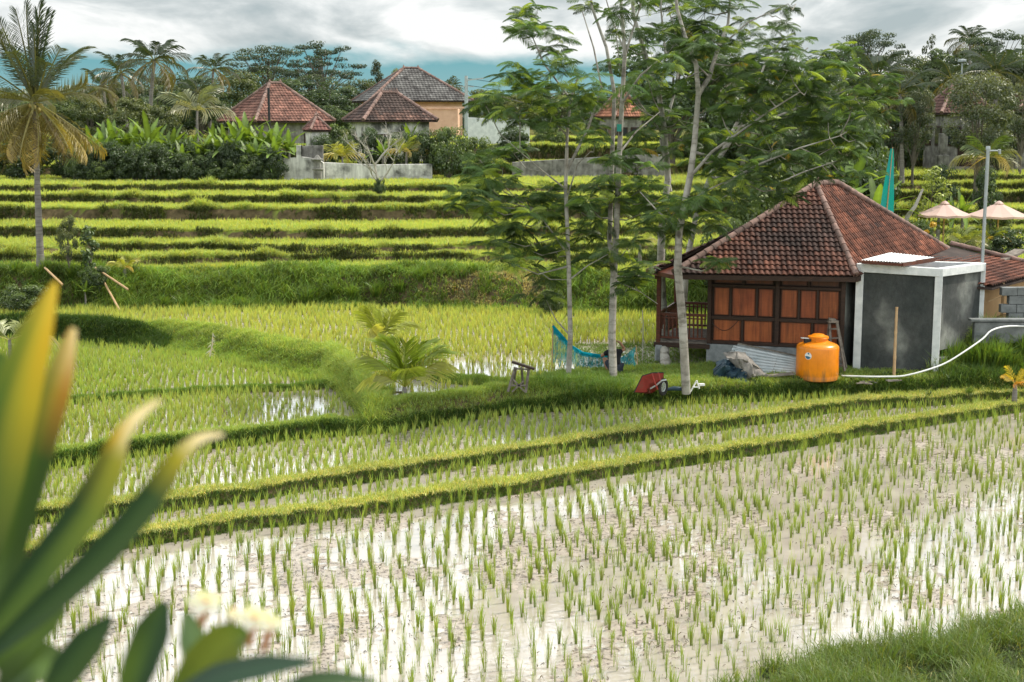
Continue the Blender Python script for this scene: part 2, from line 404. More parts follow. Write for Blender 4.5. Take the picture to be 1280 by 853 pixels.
def wet(x, y):
    """1 on flooded / planted field beds, 0 on bunds and banks"""
    w = (y < L1(x) - .02)
    w = w | ((y > L1(x) + .62) & (y < L2(x) - .02))
    w = w | ((y > L2(x) + .68) & (y < L3(x) - .02))
    w = w | ((y > L3(x) + .9) & (y < L4(x) - .02) & (x < -2.9))
    w = w | ((y > L4(x) + .3) & (y < LB(x) - .02) & (x < -3.3))
    w = w | ((y > LB(x) + WBs(x) + .6 + 1.1 * sstep(-4.5, -3.2, x) * (1 - sstep(-2.5, -1.8, x)) + 1.3 * sstep(.2, 1.2, x)) & (y < LR(x) - .05) & ~((x > 1.6) & (y < 37.0)))
    bx = np.array([-3.4, -2.4, -1.2, 0.0, 1.2]); by = np.array([33.5, 32.4, 31.6, 31.0, 30.9])
    a = np.abs(y - np.interp(x, bx, by)); w = w & ~((a < .33) & (x > -3.6) & (x < 1.3))
    return w & (FG(x, y) < -.02)
def level(x, y):
    l = np.zeros_like(x)
    l = np.where(y > L1(x), .12, l); l = np.where(y > L2(x), .24, l); l = np.where((y > L3(x)), .32, l)
    l = np.where((y > L4(x)), .36, l); l = np.where(y > LB(x), .65, l)
    return l
def height(x, y):
    z = HT(x, y); w = wet(x, y)
    bumps = (fbm(x * 1.3, y * .8, 5, 3) - .47) * .10 + (fbm(x * 9, y * 9, 9, 2) - .5) * .04
    z = z + np.where(w, bumps - .014 - .05 * ((x > -3.4) & (x < 3.5) & (y > LB(x)) & (y < 35)) - .04 * ((x > -5.6) & (x < -3.2) & (y > L3(x)) & (y < L4(x))), (fbm(x * 3, y * 3, 15, 3) - .5) * np.where((x > 0) & (y < 38) & (y > L3(x)), .05, .10))
    return z
def hz(x, y): return float(height(np.array([float(x)]), np.array([float(y)]))[0])

def grid_mesh(name, xs, ys, drop=0, fn=height):
    X, Y = np.meshgrid(xs, ys); Z = fn(X, Y) - drop
    V = np.stack([X.ravel(), Y.ravel(), Z.ravel()], 1)
    nx, ny = len(xs), len(ys); i = np.arange(nx * ny).reshape(ny, nx)
    Fq = np.stack([i[:-1, :-1].ravel(), i[:-1, 1:].ravel(), i[1:, 1:].ravel(), i[1:, :-1].ravel()], 1)
    w = wet(X, Y).ravel().astype(float)
    gx = np.abs(np.gradient(Z, ys, axis=0)).ravel()
    far = (Y.ravel() > LR(X.ravel()) + 1.3)
    flat = (gx < .5).astype(float)
    col = np.stack([w, np.where(far, flat, 0), np.clip(gx, 0, 1)], 1)
    return V, Fq, col
def groundmat():
    m, nt, out = newmat('paddy_ground'); t = NT(nt)
    at = t.n('ShaderNodeAttribute', attribute_name='Col'); sp = t.n('ShaderNodeSeparateColor'); t.l(at.outputs['Color'], sp.inputs[0])
    tc = t.n('ShaderNodeTexCoord'); v = tc.outputs['Object']
    mud = t.ramp(t.noise(v, 1.2, 5, .65), [(.3, (.27, .225, .18)), (.7, (.42, .36, .305))])
    spk = t.ramp(t.noise(v, 11, 4, .75), [(.38, (.16, .115, .085)), (.50, (1, 1, 1))])
    mud = t.mix(1.0, mud, spk, 'MULTIPLY')
    soil = t.ramp(t.noise(v, 3, 5, .7), [(.3, (.035, .030, .016)), (.7, (.15, .115, .065))])
    fld = t.ramp(t.noise(v, 2, 4, .6), [(.3, (.14, .20, .03)), (.7, (.22, .29, .05))])
    c = t.mix(sp.outputs[1], soil, fld); c = t.mix(sp.outputs[0], c, mud)
    b = t.n('ShaderNodeBsdfPrincipled'); t.l(c, b.inputs['Base Color'])
    rg = t.ramp(t.noise(v, 2.2, 4, .6), [(.4, .22), (.62, .55)])
    r2 = t.math('ADD', t.math('MULTIPLY', sp.outputs[0], t.math('SUBTRACT', rg, .9)), .9)
    t.l(r2, b.inputs['Roughness']); t.l(t.math('MULTIPLY', sp.outputs[0], .8), b.inputs['Specular IOR Level'])
    bp = t.n('ShaderNodeBump'); bp.inputs['Strength'].default_value = .6; bp.inputs['Distance'].default_value = .02
    t.l(t.noise(v, 16, 5, .65), bp.inputs['Height']); t.l(bp.outputs[0], b.inputs['Normal'])
    t.l(b.outputs[0], out.inputs['Surface']); return m
M['ground'] = groundmat()
xs = np.arange(-20, 20.01, .11); ys = np.arange(13.6, 46.2, .085)
V1, F1, C1 = grid_mesh('g', xs, ys)
me = np_mesh('ground', V1, F1, col=C1, smooth=True); tag(mobj('ground', me, M['ground']), kind='structure')
xs = np.arange(-52, 52.01, .32); ys = np.arange(46.1, 108, .10)
V1, F1, C1 = grid_mesh('g', xs, ys)
me = np_mesh('ground', V1, F1, col=C1, smooth=True); tag(mobj('terraced_slope', me, M['ground']), kind='structure')
# the rest of the land, coarse, out to the horizon
def farh(X, Y):
    Z = np.where(Y < 13.7, 0, np.where(Y > 105, 5.35, 0)) + 0 * X
    inside = (Y >= 13.7) & (Y <= 105)
    Z = np.where(inside, height(X, np.clip(Y, 13.7, 105)) - .5, Z)
    Z = np.where(inside & (np.abs(X) > 19) & (Y < 46), Z + .3, Z)
    return Z
xs = np.concatenate([np.arange(-3000, -60, 210), np.arange(-60, 61, 2), np.arange(200, 3001, 210)])
ys = np.concatenate([np.arange(-600, 0, 100), np.arange(0, 110, 2), np.arange(150, 5000, 250)])
V1, F1, C1 = grid_mesh('g', xs, ys, fn=farh); C1[:, 0] = 0; C1[:, 1] = .2; C1[:, 2] = 0
me = np_mesh('surrounding_land', V1, F1, col=C1, smooth=True); tag(mobj('surrounding_land', me, M['ground']), kind='structure')

# water
def watermat():
    m, nt, out = newmat('muddy_water'); t = NT(nt)
    tc = t.n('ShaderNodeTexCoord'); v = tc.outputs['Object']
    d = t.n('ShaderNodeBsdfDiffuse'); t.l(t.ramp(t.noise(v, 1.5, 3), [(.3, (.30, .265, .22)), (.7, (.41, .37, .315))]), d.inputs['Color'])
    g = t.n('ShaderNodeBsdfGlossy'); g.inputs['Roughness'].default_value = .04; g.inputs['Color'].default_value = (.95, .97, 1, 1)
    bp = t.n('ShaderNodeBump'); bp.inputs['Strength'].default_value = .25; bp.inputs['Distance'].default_value = .01
    t.l(t.noise(v, 9, 3), bp.inputs['Height']); t.l(bp.outputs[0], g.inputs['Normal'])
    lw = t.n('ShaderNodeFresnel'); lw.inputs['IOR'].default_value = 2.1
    mx = t.n('ShaderNodeMixShader'); t.l(lw.outputs[0], mx.inputs[0]); t.l(d.outputs[0], mx.inputs[1]); t.l(g.outputs[0], mx.inputs[2])
    t.l(mx.outputs[0], out.inputs['Surface']); return m
M['water'] = watermat()
def water(lo, hi, z, x0, x1):
    xs = np.arange(x0, x1 + .01, .25); a = lo(xs); b = np.maximum(hi(xs), a + .001)
    V = np.concatenate([np.stack([xs, a, xs * 0 + z], 1), np.stack([xs, b, xs * 0 + z], 1)]); n = len(xs)
    i = np.arange(n - 1); F = np.stack([i, i + 1, i + 1 + n, i + n], 1)
    tag(mobj('water', np_mesh('water', V, F), M['water']), kind='structure')
water(lambda x: x * 0 + 13.7, lambda x: L1(x) + .1, 0.0, -19, 19)
water(lambda x: L1(x) + .3, lambda x: L2(x) + .1, .12, -19, 19)
water(lambda x: L2(x) + .3, lambda x: L3(x) + .1, .24, -19, 19)
water(lambda x: L3(x) + .4, lambda x: L4(x) + .06, .32, -19, -2.95)
water(lambda x: L4(x) + .2, lambda x: LB(x) + .1, .36, -19, -3.3)
water(lambda x: LB(x) + WBs(x) * .95 + .3, lambda x: LR(x) + .05, .652, -19, 19)
# ------------------------------------------------------------------ GRASS AND RICE
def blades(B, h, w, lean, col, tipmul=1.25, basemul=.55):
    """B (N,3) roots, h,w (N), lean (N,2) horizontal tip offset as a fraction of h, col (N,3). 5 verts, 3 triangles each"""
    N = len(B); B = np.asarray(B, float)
    a = rng.uniform(0, math.pi, N); sx = np.cos(a) * w / 2; sy = np.sin(a) * w / 2 * .5
    side = np.stack([sx, sy, sx * 0], 1)
    mid = B + np.stack([lean[:, 0] * h * .3, lean[:, 1] * h * .3, h * .58], 1)
    k = np.clip(1 - .45 * (lean ** 2).sum(1), .25, 1)
    tip = B + np.stack([lean[:, 0] * h, lean[:, 1] * h, h * k], 1)
    V = np.stack([B - side * .8, B + side * .8, mid - side, mid + side, tip], 1).reshape(-1, 3)
    o = (np.arange(N) * 5)[:, None]
    F = np.concatenate([o + np.array([[0, 1, 3]]), o + np.array([[0, 3, 2]]), o + np.array([[2, 3, 4]])], 0)
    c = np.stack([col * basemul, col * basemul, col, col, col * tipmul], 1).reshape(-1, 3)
    return V, F, np.clip(c, 0, 1)
class Acc:
    def __init__(s): s.V = []; s.F = []; s.C = []; s.n = 0
    def add(s, V, F, C): s.V.append(V); s.F.append(F + s.n); s.C.append(C); s.n += len(V)
    def mesh(s, name, smooth=False):
        F = np.concatenate(s.F)
        if F.shape[1] == 4: return np_mesh(name, np.concatenate(s.V), F, None, col=np.concatenate(s.C), smooth=smooth)
        return np_mesh(name, np.concatenate(s.V), None, F, col=np.concatenate(s.C), smooth=smooth)
def jcol(base, N, var=.18, hue=.12):
    base = np.asarray(base, float)
    v = rng.uniform(1 - var, 1 + var, (N, 1)); hshift = rng.normal(0, hue, (N, 1))
    return np.clip(base * v * np.concatenate([1 + hshift, np.ones((N, 1)), 1 - hshift * .5], 1), 0, 1)
def inview(x, y, m=.12):
    px = x / y * FP / 1280
    return (np.abs(px) < .5 + m)
def tufts(X, Y, Z, nb, h, w, col, spread, leanamt, up=0):
    """nb blades for every tuft root"""
    N = len(X); idx = np.repeat(np.arange(N), nb); K = len(idx)
    hs = np.repeat(rng.uniform(.8, 1.2, N) * h, nb) * rng.uniform(.6, 1.05, K)
    a = rng.uniform(0, 2 * math.pi, K); r = np.abs(rng.normal(0, spread, K))
    B = np.stack([X[idx] + np.cos(a) * r, Y[idx] + np.sin(a) * r, Z[idx]], 1)
    l = rng.uniform(0, leanamt, K); ln = np.stack([np.cos(a) * l + rng.normal(0, .05, K), np.sin(a) * l], 1)
    tc = np.repeat(rng.uniform(.82, 1.15, N), nb)[:, None]
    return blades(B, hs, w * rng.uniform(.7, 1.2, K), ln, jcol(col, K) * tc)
def rice_points(x0, x1, y0, y1, sx, sy, ang, jit=.18):
    c, s = math.cos(ang), math.sin(ang); D = max(x1 - x0, y1 - y0) * 1.2; cx, cy = (x0 + x1) / 2, (y0 + y1) / 2
    u = np.arange(-D, D, sx); v = np.arange(-D, D, sy); U, Vv = np.meshgrid(u, v); U = U.ravel(); Vv = Vv.ravel()
    U = U + rng.normal(0, jit * sx, len(U)) + .12 * np.sin(Vv * .9); Vv = Vv + rng.normal(0, jit * sy, len(U))
    X = cx + U * c - Vv * s; Y = cy + U * s + Vv * c
    k = (X > x0) & (X < x1) & (Y > y0) & (Y < y1) & inview(X, Y); return X[k], Y[k]

RICE = (.20, .29, .045); LUSH = (.19, .285, .04); DARKG = (.05, .095, .018); BANK = (.115, .18, .03); DRY = (.34, .34, .12)
# nearest field: tufts one can count
X, Y = rice_points(-9.5, 13, 14, 32, .20, .20, .10, .10)
k = (Y < L1(X) - .06) & (FG(X, Y) < .0) & (rng.uniform(0, 1, len(X)) > .07); X = X[k]; Y = Y[k]
Z = height(X, Y)
key = Y + np.where(np.abs(X / Y) * FP < 650, 0, 100) + np.where((426.5 - (Y*0)) > 0, 0, 0)
pyv = 426.5 + FP * np.tan(np.arctan2(CAMZ - Z, Y) - TH)
key = key + np.where(pyv > 858, 100, 0)
order = np.argsort(key); near = order[:300]; rest = order[300:]
variants = []
for q in range(10):
    nb = 6 + (q * 5) % 9
    V1, F1, C1 = tufts(np.zeros(1), np.zeros(1), np.zeros(1), nb, .38, .0066, (.21, .285, .045), .012, .25)
    variants.append(np_mesh('rice_tuft', V1, None, F1, col=C1)); variants[-1].materials.append(M['rice'])
for i, j in enumerate(near):
    o = bpy.data.objects.new('rice_seedling', variants[i % 10]); COL.objects.link(o)
    o.location = (X[j], Y[j], Z[j] - .01); o.rotation_euler = (random.uniform(-.06, .06), random.uniform(-.06, .06), random.uniform(0, 6.28))
    s = random.choice((.62, .78, .9, 1.0, 1.0, 1.12, 1.22)); o.scale = (s, s, s * random.uniform(.9, 1.1))
    tag(o, 'small upright tuft of young green rice in the nearest muddy field', 'rice plant', 'rice tufts in the nearest field')
A = Acc()
for lo in range(0, len(rest), 400):
    r = rest[lo:lo + 400]
    for nb, h in ((7, .28), (9, .34), (12, .38)):
        q = r[rng.integers(0, 3, len(r)) == (nb // 3 - 2 if nb < 11 else 2)] if False else r[nb % 3::3]
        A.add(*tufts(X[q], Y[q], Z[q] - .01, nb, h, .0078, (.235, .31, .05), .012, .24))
tag(mobj('young_rice', A.mesh('rice'), M['rice'], None), 'rows of young rice beyond the nearest tufts in the muddy front field', 'rice', kind='stuff')

def rice_stuff(x0, x1, y0, y1, sx, sy, ang, cond, nb, h, w, col, label, spread=.018, lean=.32):
    X, Y = rice_points(x0, x1, y0, y1, sx, sy, ang)
    k = cond(X, Y); X = X[k]; Y = Y[k]
    if not len(X): return
    A = Acc(); A.add(*tufts(X, Y, height(X, Y) - .01, nb, h, w, col, spread, lean))
    tag(mobj('young_rice', A.mesh('rice'), M['rice']), label, 'rice', kind='stuff')
rice_stuff(-11, 12, 18, 34, .17, .21, .05, lambda x, y: (y > L1(x) + .55) & (y < L2(x) - .04), 8, .27, .014, (.26, .33, .065), 'young rice in the narrow flooded strip between the first two bunds')
rice_stuff(-13, 14, 20, 36, .16, .19, .05, lambda x, y: (y > L2(x) + .62) & (y < L3(x) - .04), 9, .27, .014, (.28, .35, .07), 'rice in the second narrow field below the hut bank')
wl = lambda x, y: wet(x, y)
rice_stuff(-15, -2.8, 25, 36, .15, .16, .1, lambda x, y: wet(x, y) & (y > L3(x) + .8) & (y < L4(x)) & ((x < -5.4) | (rng.uniform(0, 1, len(x)) < .45)), 9, .28, .016, (.29, .35, .08), 'rice in the lower left field with open water patches')
rice_stuff(-19, -3.2, 30, 42, .14, .14, .1, lambda x, y: wet(x, y) & (y > L4(x) + .3) & (y < LB(x)), 8, .27, .016, (.27, .345, .07), 'dense rice in the left field under the curved bank')
rice_stuff(-19, 16, 29, 47, .16, .17, .12, lambda x, y: wet(x, y) & (y > LB(x) + .5) & (y < LR(x)) & ((y > 35.0) | (x < -3.4) | (rng.uniform(0, 1, len(x)) < .5)), 8, .30, .017, (.38, .42, .095), 'rice in the wide upper field behind the near trees')

# terraces
A = Acc()
for (y0, y1, dens, h, w) in ((44, 52, 60, .22, .024), (52, 60, 52, .24, .030), (60, 73, 34, .26, .04), (73, 100, 18, .30, .055)):
    xw = .44 * y1; n = int(dens * 2 * xw * (y1 - y0)); X = rng.uniform(-xw, xw, n); Y = rng.uniform(y0, y1, n)
    k = inview(X, Y, .06) & (Y > LR(X) + 1.6); X = X[k]; Y = Y[k]
    Z = height(X, Y); Zf = height(X, Y - .3); flat = (Z - Zf) < .10
    X = X[flat]; Y = Y[flat]; Z = Z[flat]; N = len(X)
    # position inside the terrace decides lightness, clumped tone
    tone = .78 + .5 * fbm(X * .35, Y * .9, 31, 3)[:, None]
    nb = 4; idx = np.repeat(np.arange(N), nb); K = len(idx)
    Bp = np.stack([X[idx] + rng.normal(0, .05, K), Y[idx] + rng.normal(0, .05, K), Z[idx] - .01], 1)
    ln = rng.normal(0, .28, (K, 2)); A.add(*blades(Bp, rng.uniform(.7, 1.15, K) * h, w * rng.uniform(.7, 1.2, K), ln, jcol((.38, .42, .10), K) * tone[idx]))
tag(mobj('terrace_rice', A.mesh('terraces'), M['rice']), 'bright green rice growing on the stepped terraces', 'rice', kind='stuff')

# grass on bunds, banks and risers; lit tops, shaded faces put into colour
def scat(n, x0, x1, f, a0, a1, m=.10):
    X = rng.uniform(x0, x1, n); Y = f(X) + rng.uniform(a0, a1, n); k = inview(X, Y, m) & (Y > 13.8); return X[k], Y[k]
def grass(A, X, Y, h, w, col, nb=3, lean=.5, spread=.03, tone=.35, dz=-.01, out=None):
    N = len(X); Z = height(X, Y) + dz; idx = np.repeat(np.arange(N), nb); K = len(idx)
    t = (1 - tone / 2 + tone * fbm(X * 1.4, Y * 2.2, 61, 3))[:, None]
    hh = h * (.65 + .7 * fbm(X * 2.1, Y * 2.1, 63, 2))
    Bp = np.stack([X[idx] + rng.normal(0, spread, K), Y[idx] + rng.normal(0, spread, K), Z[idx]], 1)
    ln = rng.normal(0, lean, (K, 2))
    if out: ln[:, 1] += out
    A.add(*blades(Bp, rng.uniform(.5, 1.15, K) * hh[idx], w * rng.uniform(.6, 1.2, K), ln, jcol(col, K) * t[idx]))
A = Acc()
for f, cr in ((L1, .52), (L2, .58)):
    X, Y = scat(15000, -10, 13, f, .12, cr, .06); grass(A, X, Y, .085, .012, (.56, .54, .20), 4, .7)
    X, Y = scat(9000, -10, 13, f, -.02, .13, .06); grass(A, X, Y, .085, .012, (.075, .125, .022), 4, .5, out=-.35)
    X, Y = scat(5000, -10, 13, f, .1, cr + .1, .06); grass(A, X, Y, .16, .011, (.34, .39, .09), 3, .5)
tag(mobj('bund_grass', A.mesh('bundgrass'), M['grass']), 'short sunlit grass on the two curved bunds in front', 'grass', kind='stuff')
A = Acc()
X, Y = scat(20000, -13, 15, L3, .1, .9, .06); grass(A, X, Y, .13, .012, (.28, .36, .07), 4, .55)
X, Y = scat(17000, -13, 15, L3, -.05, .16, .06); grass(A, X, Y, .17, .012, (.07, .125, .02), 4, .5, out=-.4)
X, Y = scat(15000, -2.5, 15, L3, .5, 1.9, .06); q_ = (X > .9) | (Y < L3(X) + 1.15); X = X[q_]; Y = Y[q_]; grass(A, X, Y, .11, .012, (.29, .36, .07), 4, .5)
X, Y = scat(9000, -13, -2.8, L4, .02, .30, .06); grass(A, X, Y, .11, .012, (.13, .21, .035), 4, .5, out=-.2)
X, Y = scat(26000, -16, -3.0, LB, .0, 2.3, .06); grass(A, X, Y, .15, .014, (.21, .295, .05), 4, .6, tone=.9, out=-.25)
X, Y = scat(9000, -16, -3.0, LB, 1.2, 2.6, .06); grass(A, X, Y, .17, .014, (.34, .40, .09), 4, .5)
X, Y = scat(5000, -16, -9.3, LB, .0, .8, .06); grass(A, X, Y, .28, .014, (.045, .085, .016), 5, .45, out=-.4)
X, Y = scat(7000, -4.6, -2.6, LB, .0, 2.4, .06); grass(A, X, Y, .26, .012, (.30, .38, .08), 4, .55)
X, Y = scat(4000, -3.2, .4, L3, .5, 1.15, .06); grass(A, X, Y, .17, .012, (.27, .35, .07), 4, .5)
# pond bund
n = 6000; X = rng.uniform(-3.4, 1.3, n); Y = np.interp(X, [-3.4, -2.4, -1.2, 0.0, 1.2], [33.5, 32.4, 31.6, 31.0, 30.9]) + rng.uniform(-.35, .3, n)
grass(A, X, Y, .13, .012, (.21, .30, .05), 4, .5)
# yard
n = 14000; X = rng.uniform(.2, 10.2, n); Y = L3(X) + rng.uniform(.7, 2.6, n); grass(A, X, Y, .16, .013, (.20, .28, .055), 4, .5)
n = 9000; X = rng.uniform(1.0, 11, n); Y = rng.uniform(32.2, 37, n); k = ~((X > 5.0) & (Y > 33.2)) ; grass(A, X[k], Y[k], .13, .014, (.12, .19, .035), 4, .5)
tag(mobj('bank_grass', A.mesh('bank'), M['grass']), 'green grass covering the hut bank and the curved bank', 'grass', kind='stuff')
# tall tufts round the tree feet and on the mound
A = Acc()
n = 2600; X = rng.uniform(.55, 2.7, n); Y = rng.uniform(30.6, 32.2, n); k = rng.uniform(0, 1, n) < np.exp(-((X - 1.7) / .9) ** 2); grass(A, X[k], Y[k], .24, .015, (.13, .21, .035), 5, .55)
n = 16000; X = rng.uniform(9.3, 14.5, n); Y = rng.uniform(30.4, 34.2, n); k = rng.uniform(0, 1, n) < sstep(9.6, 11, X); k = k & (Y > L3(X) + .1); g_ = vnoise(X * 1.3, Y * 1.3, 66); grass(A, X[k], Y[k], .34, .015, (.10, .17, .03), 5, .5, tone=1.2); k = k & (g_ > .55); grass(A, X[k], Y[k], .55, .016, (.16, .24, .04), 4, .5)
n = 900; X = rng.uniform(5.4, 9.5, n); Y = rng.uniform(31.6, 32.6, n); k = vnoise(X * 2, Y * 2, 5) > .5; grass(A, X[k], Y[k], .17, .018, (.045, .085, .02), 6, .7)
tag(mobj('tall_grass', A.mesh('tall'), M['grass']), 'taller dark grass round the tree feet and on the mound by the hut', 'grass', kind='stuff')
# big bank under the terraces
A = Acc()
X, Y = scat(30000, -22, 22, LR, -.15, 1.9, .04)
br = (X + 3.0 * (fbm(X * .7, Y * .9, 41, 3) - .5) > -2.6) & (X + 3.5 * (fbm(X * .8, Y * .7, 43, 3) - .5) < 1.2)
pb_ = sstep(-3.6, -1.4, X) * (1 - sstep(.2, 2.2, X)) * (.25 + .75 * sstep(.35, .6, fbm(X * 1.2, Y * 2.5, 41, 3))) * sstep(-.1, .4, Y - LR(X)); br = rng.uniform(0, 1, len(X)) < pb_
tone_ = fbm(X * .6, Y * 1.5, 44, 3)
for q_, hh_ in ((tone_ < .42, .22), ((tone_ >= .42) & (tone_ < .55), .30), (tone_ >= .55, .42)): grass(A, X[~br & q_], Y[~br & q_], hh_, .024, (.14, .215, .038), 4, .6, tone=1.5, out=-.3)
grass(A, X[br], Y[br], .13, .022, (.40, .35, .16), 4, .6, tone=.9, out=-.3)
X, Y = scat(12000, -22, 22, LR, 1.5, 3.2, .04); grass(A, X, Y, .20, .022, (.32, .38, .08), 4, .5)
X, Y = scat(5000, -22, 22, LR, -.4, .05, .04); grass(A, X, Y, .16, .022, (.14, .22, .035), 4, .5)
for k in range(len(EK)):
    f = (lambda x, k=k: EL(k, x)); d = EK[k][0]; n = int(9000 * (1.25 if EK[k][1] > .4 else 1)); xw = d * .5
    hh = EK[k][1]; ww = .022 * d / 48
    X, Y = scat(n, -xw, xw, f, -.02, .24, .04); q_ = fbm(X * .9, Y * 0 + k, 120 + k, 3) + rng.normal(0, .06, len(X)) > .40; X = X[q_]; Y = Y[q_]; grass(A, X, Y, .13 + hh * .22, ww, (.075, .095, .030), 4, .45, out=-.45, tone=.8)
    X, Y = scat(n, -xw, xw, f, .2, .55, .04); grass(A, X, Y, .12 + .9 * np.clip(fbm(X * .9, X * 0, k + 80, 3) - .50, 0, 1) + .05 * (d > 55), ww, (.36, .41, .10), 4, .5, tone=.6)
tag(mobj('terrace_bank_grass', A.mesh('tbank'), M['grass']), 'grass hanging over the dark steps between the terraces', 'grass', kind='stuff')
# bottom right corner
A = Acc()
n = 95000; X = rng.uniform(2.2, 10.5, n); Y = rng.uniform(13.9, 18.6, n); k = (FG(X, Y) > -.02); X = X[k]; Y = Y[k]
grass(A, X, Y, .12, .009, (.075, .105, .028), 3, .95, tone=2.2)
k = rng.uniform(0, 1, len(X)) < .12; kk = vnoise(X * 1.7, Y * 1.7, 55) > .5; grass(A, X[k & kk], Y[k & kk], .42, .010, (.12, .17, .036), 6, .6)
kk = rng.uniform(0, 1, len(X)) < .12 * (FG(X, Y) < .5); grass(A, X[kk], Y[kk], .36, .010, (.14, .20, .04), 5, .5)
k = rng.uniform(0, 1, len(X)) < .02; grass(A, X[k], Y[k], .20, .009, (.35, .33, .10), 3, .7)
k = (rng.uniform(0, 1, len(X)) < .05) & (vnoise(X * 2.3, Y * 2.3, 58) > .45); grass(A, X[k], Y[k], .12, .035, (.12, .19, .035), 4, .8)
tag(mobj('foreground_grass', A.mesh('fgrass'), M['grass']), 'tufty green grass bank in the bottom right corner', 'grass', kind='stuff')
# debris specks in mud of the near field
A = Acc(); n = 9000; X = rng.uniform(-8, 9, n); Y = rng.uniform(14, 28, n); k = (Y < L1(X) - .1) & (FG(X, Y) < -.05) & (vnoise(X * 1.2, Y * 1.2, 91) > .32); X = X[k]; Y = Y[k]
N = len(X); a = rng.uniform(0, 6.28, N); ln = np.stack([np.cos(a), np.sin(a)], 1) * rng.uniform(1.2, 2.5, (N, 1))
A.add(*blades(np.stack([X, Y, np.maximum(height(X, Y), 0) + .004], 1), rng.uniform(.012, .04, N) * (1 + 1.2 * (rng.uniform(0, 1, N) < .1)), np.full(N, .016), ln, jcol((.075, .06, .038), N, .4), 1, 1))
tag(mobj('mud_debris', A.mesh('debris'), M['grass']), 'dark scraps of straw scattered over the wet mud of the front field', 'debris', kind='stuff')
# ------------------------------------------------------------------ PLANTS
def unit(v): return v / np.maximum(np.linalg.norm(v, axis=-1, keepdims=True), 1e-9)
def frames(dirs, roll):
    """rotation matrices whose X axis is dir and whose Z axis points up, rolled"""
    X = unit(dirs); up = np.zeros_like(X); up[:, 2] = 1
    Y = unit(np.cross(up, X) + 1e-6); Z = np.cross(X, Y)
    c = np.cos(roll)[:, None]; s = np.sin(roll)[:, None]
    Y2 = Y * c + Z * s; Z2 = -Y * s + Z * c
    return np.stack([X, Y2, Z2], 2)     # columns
def stamp(tV, tF, tC, pos, rot, scale, col):
    """copies of a template (tV, tF, tC grey factor) baked into one array"""
    N = len(pos); n = len(tV)
    V = np.einsum('nij,kj->nki', rot, tV) * scale[:, None, None] + pos[:, None, :]
    F = (tF[None] + (np.arange(N) * n)[:, None, None]).reshape(-1, tF.shape[1])
    C = tC[None, :, None] * col[:, None, :]
    return V.reshape(-1, 3), F, np.clip(C.reshape(-1, 3), 0, 1)
def frond_template(npairs=9, L=1.0, plen=.34, droop=.35, pw=.075, ang=58, segs=2, pdroop=.25, taper=True, seed=1, rach=.012, tri=False):
    """feather leaf along +X: thin rachis with paired leaflets"""
    r = np.random.default_rng(seed); V = []; F = []; C = []
    def q(a, b, c, d, g):
        o = len(V); V.extend([a, b, c, d]); F.append((o, o+1, o+2, o+3)); C.extend(g)
    def cp(t): return np.array([L * (t - .12 * t * t * droop), 0, L * (.18 * t - droop * t * t)])
    ts = np.linspace(0, 1, 7)
    for a, b in zip(ts[:-1], ts[1:]):
        p, p2 = cp(a), cp(b); w = rach * (1 - a * .7); w2 = rach * (1 - b * .7)
        q(p + [0, -w, .003], p + [0, w, .003], p2 + [0, w2, .003], p2 + [0, -w2, .003], [1.7, 1.7, 1.7, 1.7])
    for i in range(npairs):
        t = .10 + .88 * (i + .5) / npairs
        pl = plen * (math.sin(math.pi * min(1, (t * .80 + .17))) ** .7 if taper else 1) * r.uniform(.88, 1.1)
        a = R(ang * (1 - .35 * t)) + r.normal(0, .05)
        p = cp(t); d0 = (cp(min(1, t + .02)) - p); d0 = d0 / np.linalg.norm(d0)
        for s in (-1, 1):
            dirv = d0 * math.cos(a) + np.array([0, s, 0]) * math.sin(a)
            up = np.array([-.1, 0, 1.]); side = np.cross(up, dirv); side /= np.linalg.norm(side)
            prev = p; 
            for k in range(segs):
                t0 = k / segs; t1 = (k + 1) / segs
                e = p + dirv * pl * t1 + np.array([0, 0, -pdroop * pl * t1 * t1])
                w0 = pw * .5 * (.55 if k == 0 else 1.0); w1 = pw * .5 * (.12 if k == segs - 1 else 1.0)
                g = r.uniform(.85, 1.12)
                q(prev - side * w0, prev + side * w0, e + side * w1, e - side * w1, [g, g, g * 1.1, g * 1.1])
                prev = e
    return np.array(V), np.array(F), np.array(C)
FE = [frond_template(13, 1.0, .34, .52, .046, 62, 2, .42, seed=s) for s in (1, 2)]

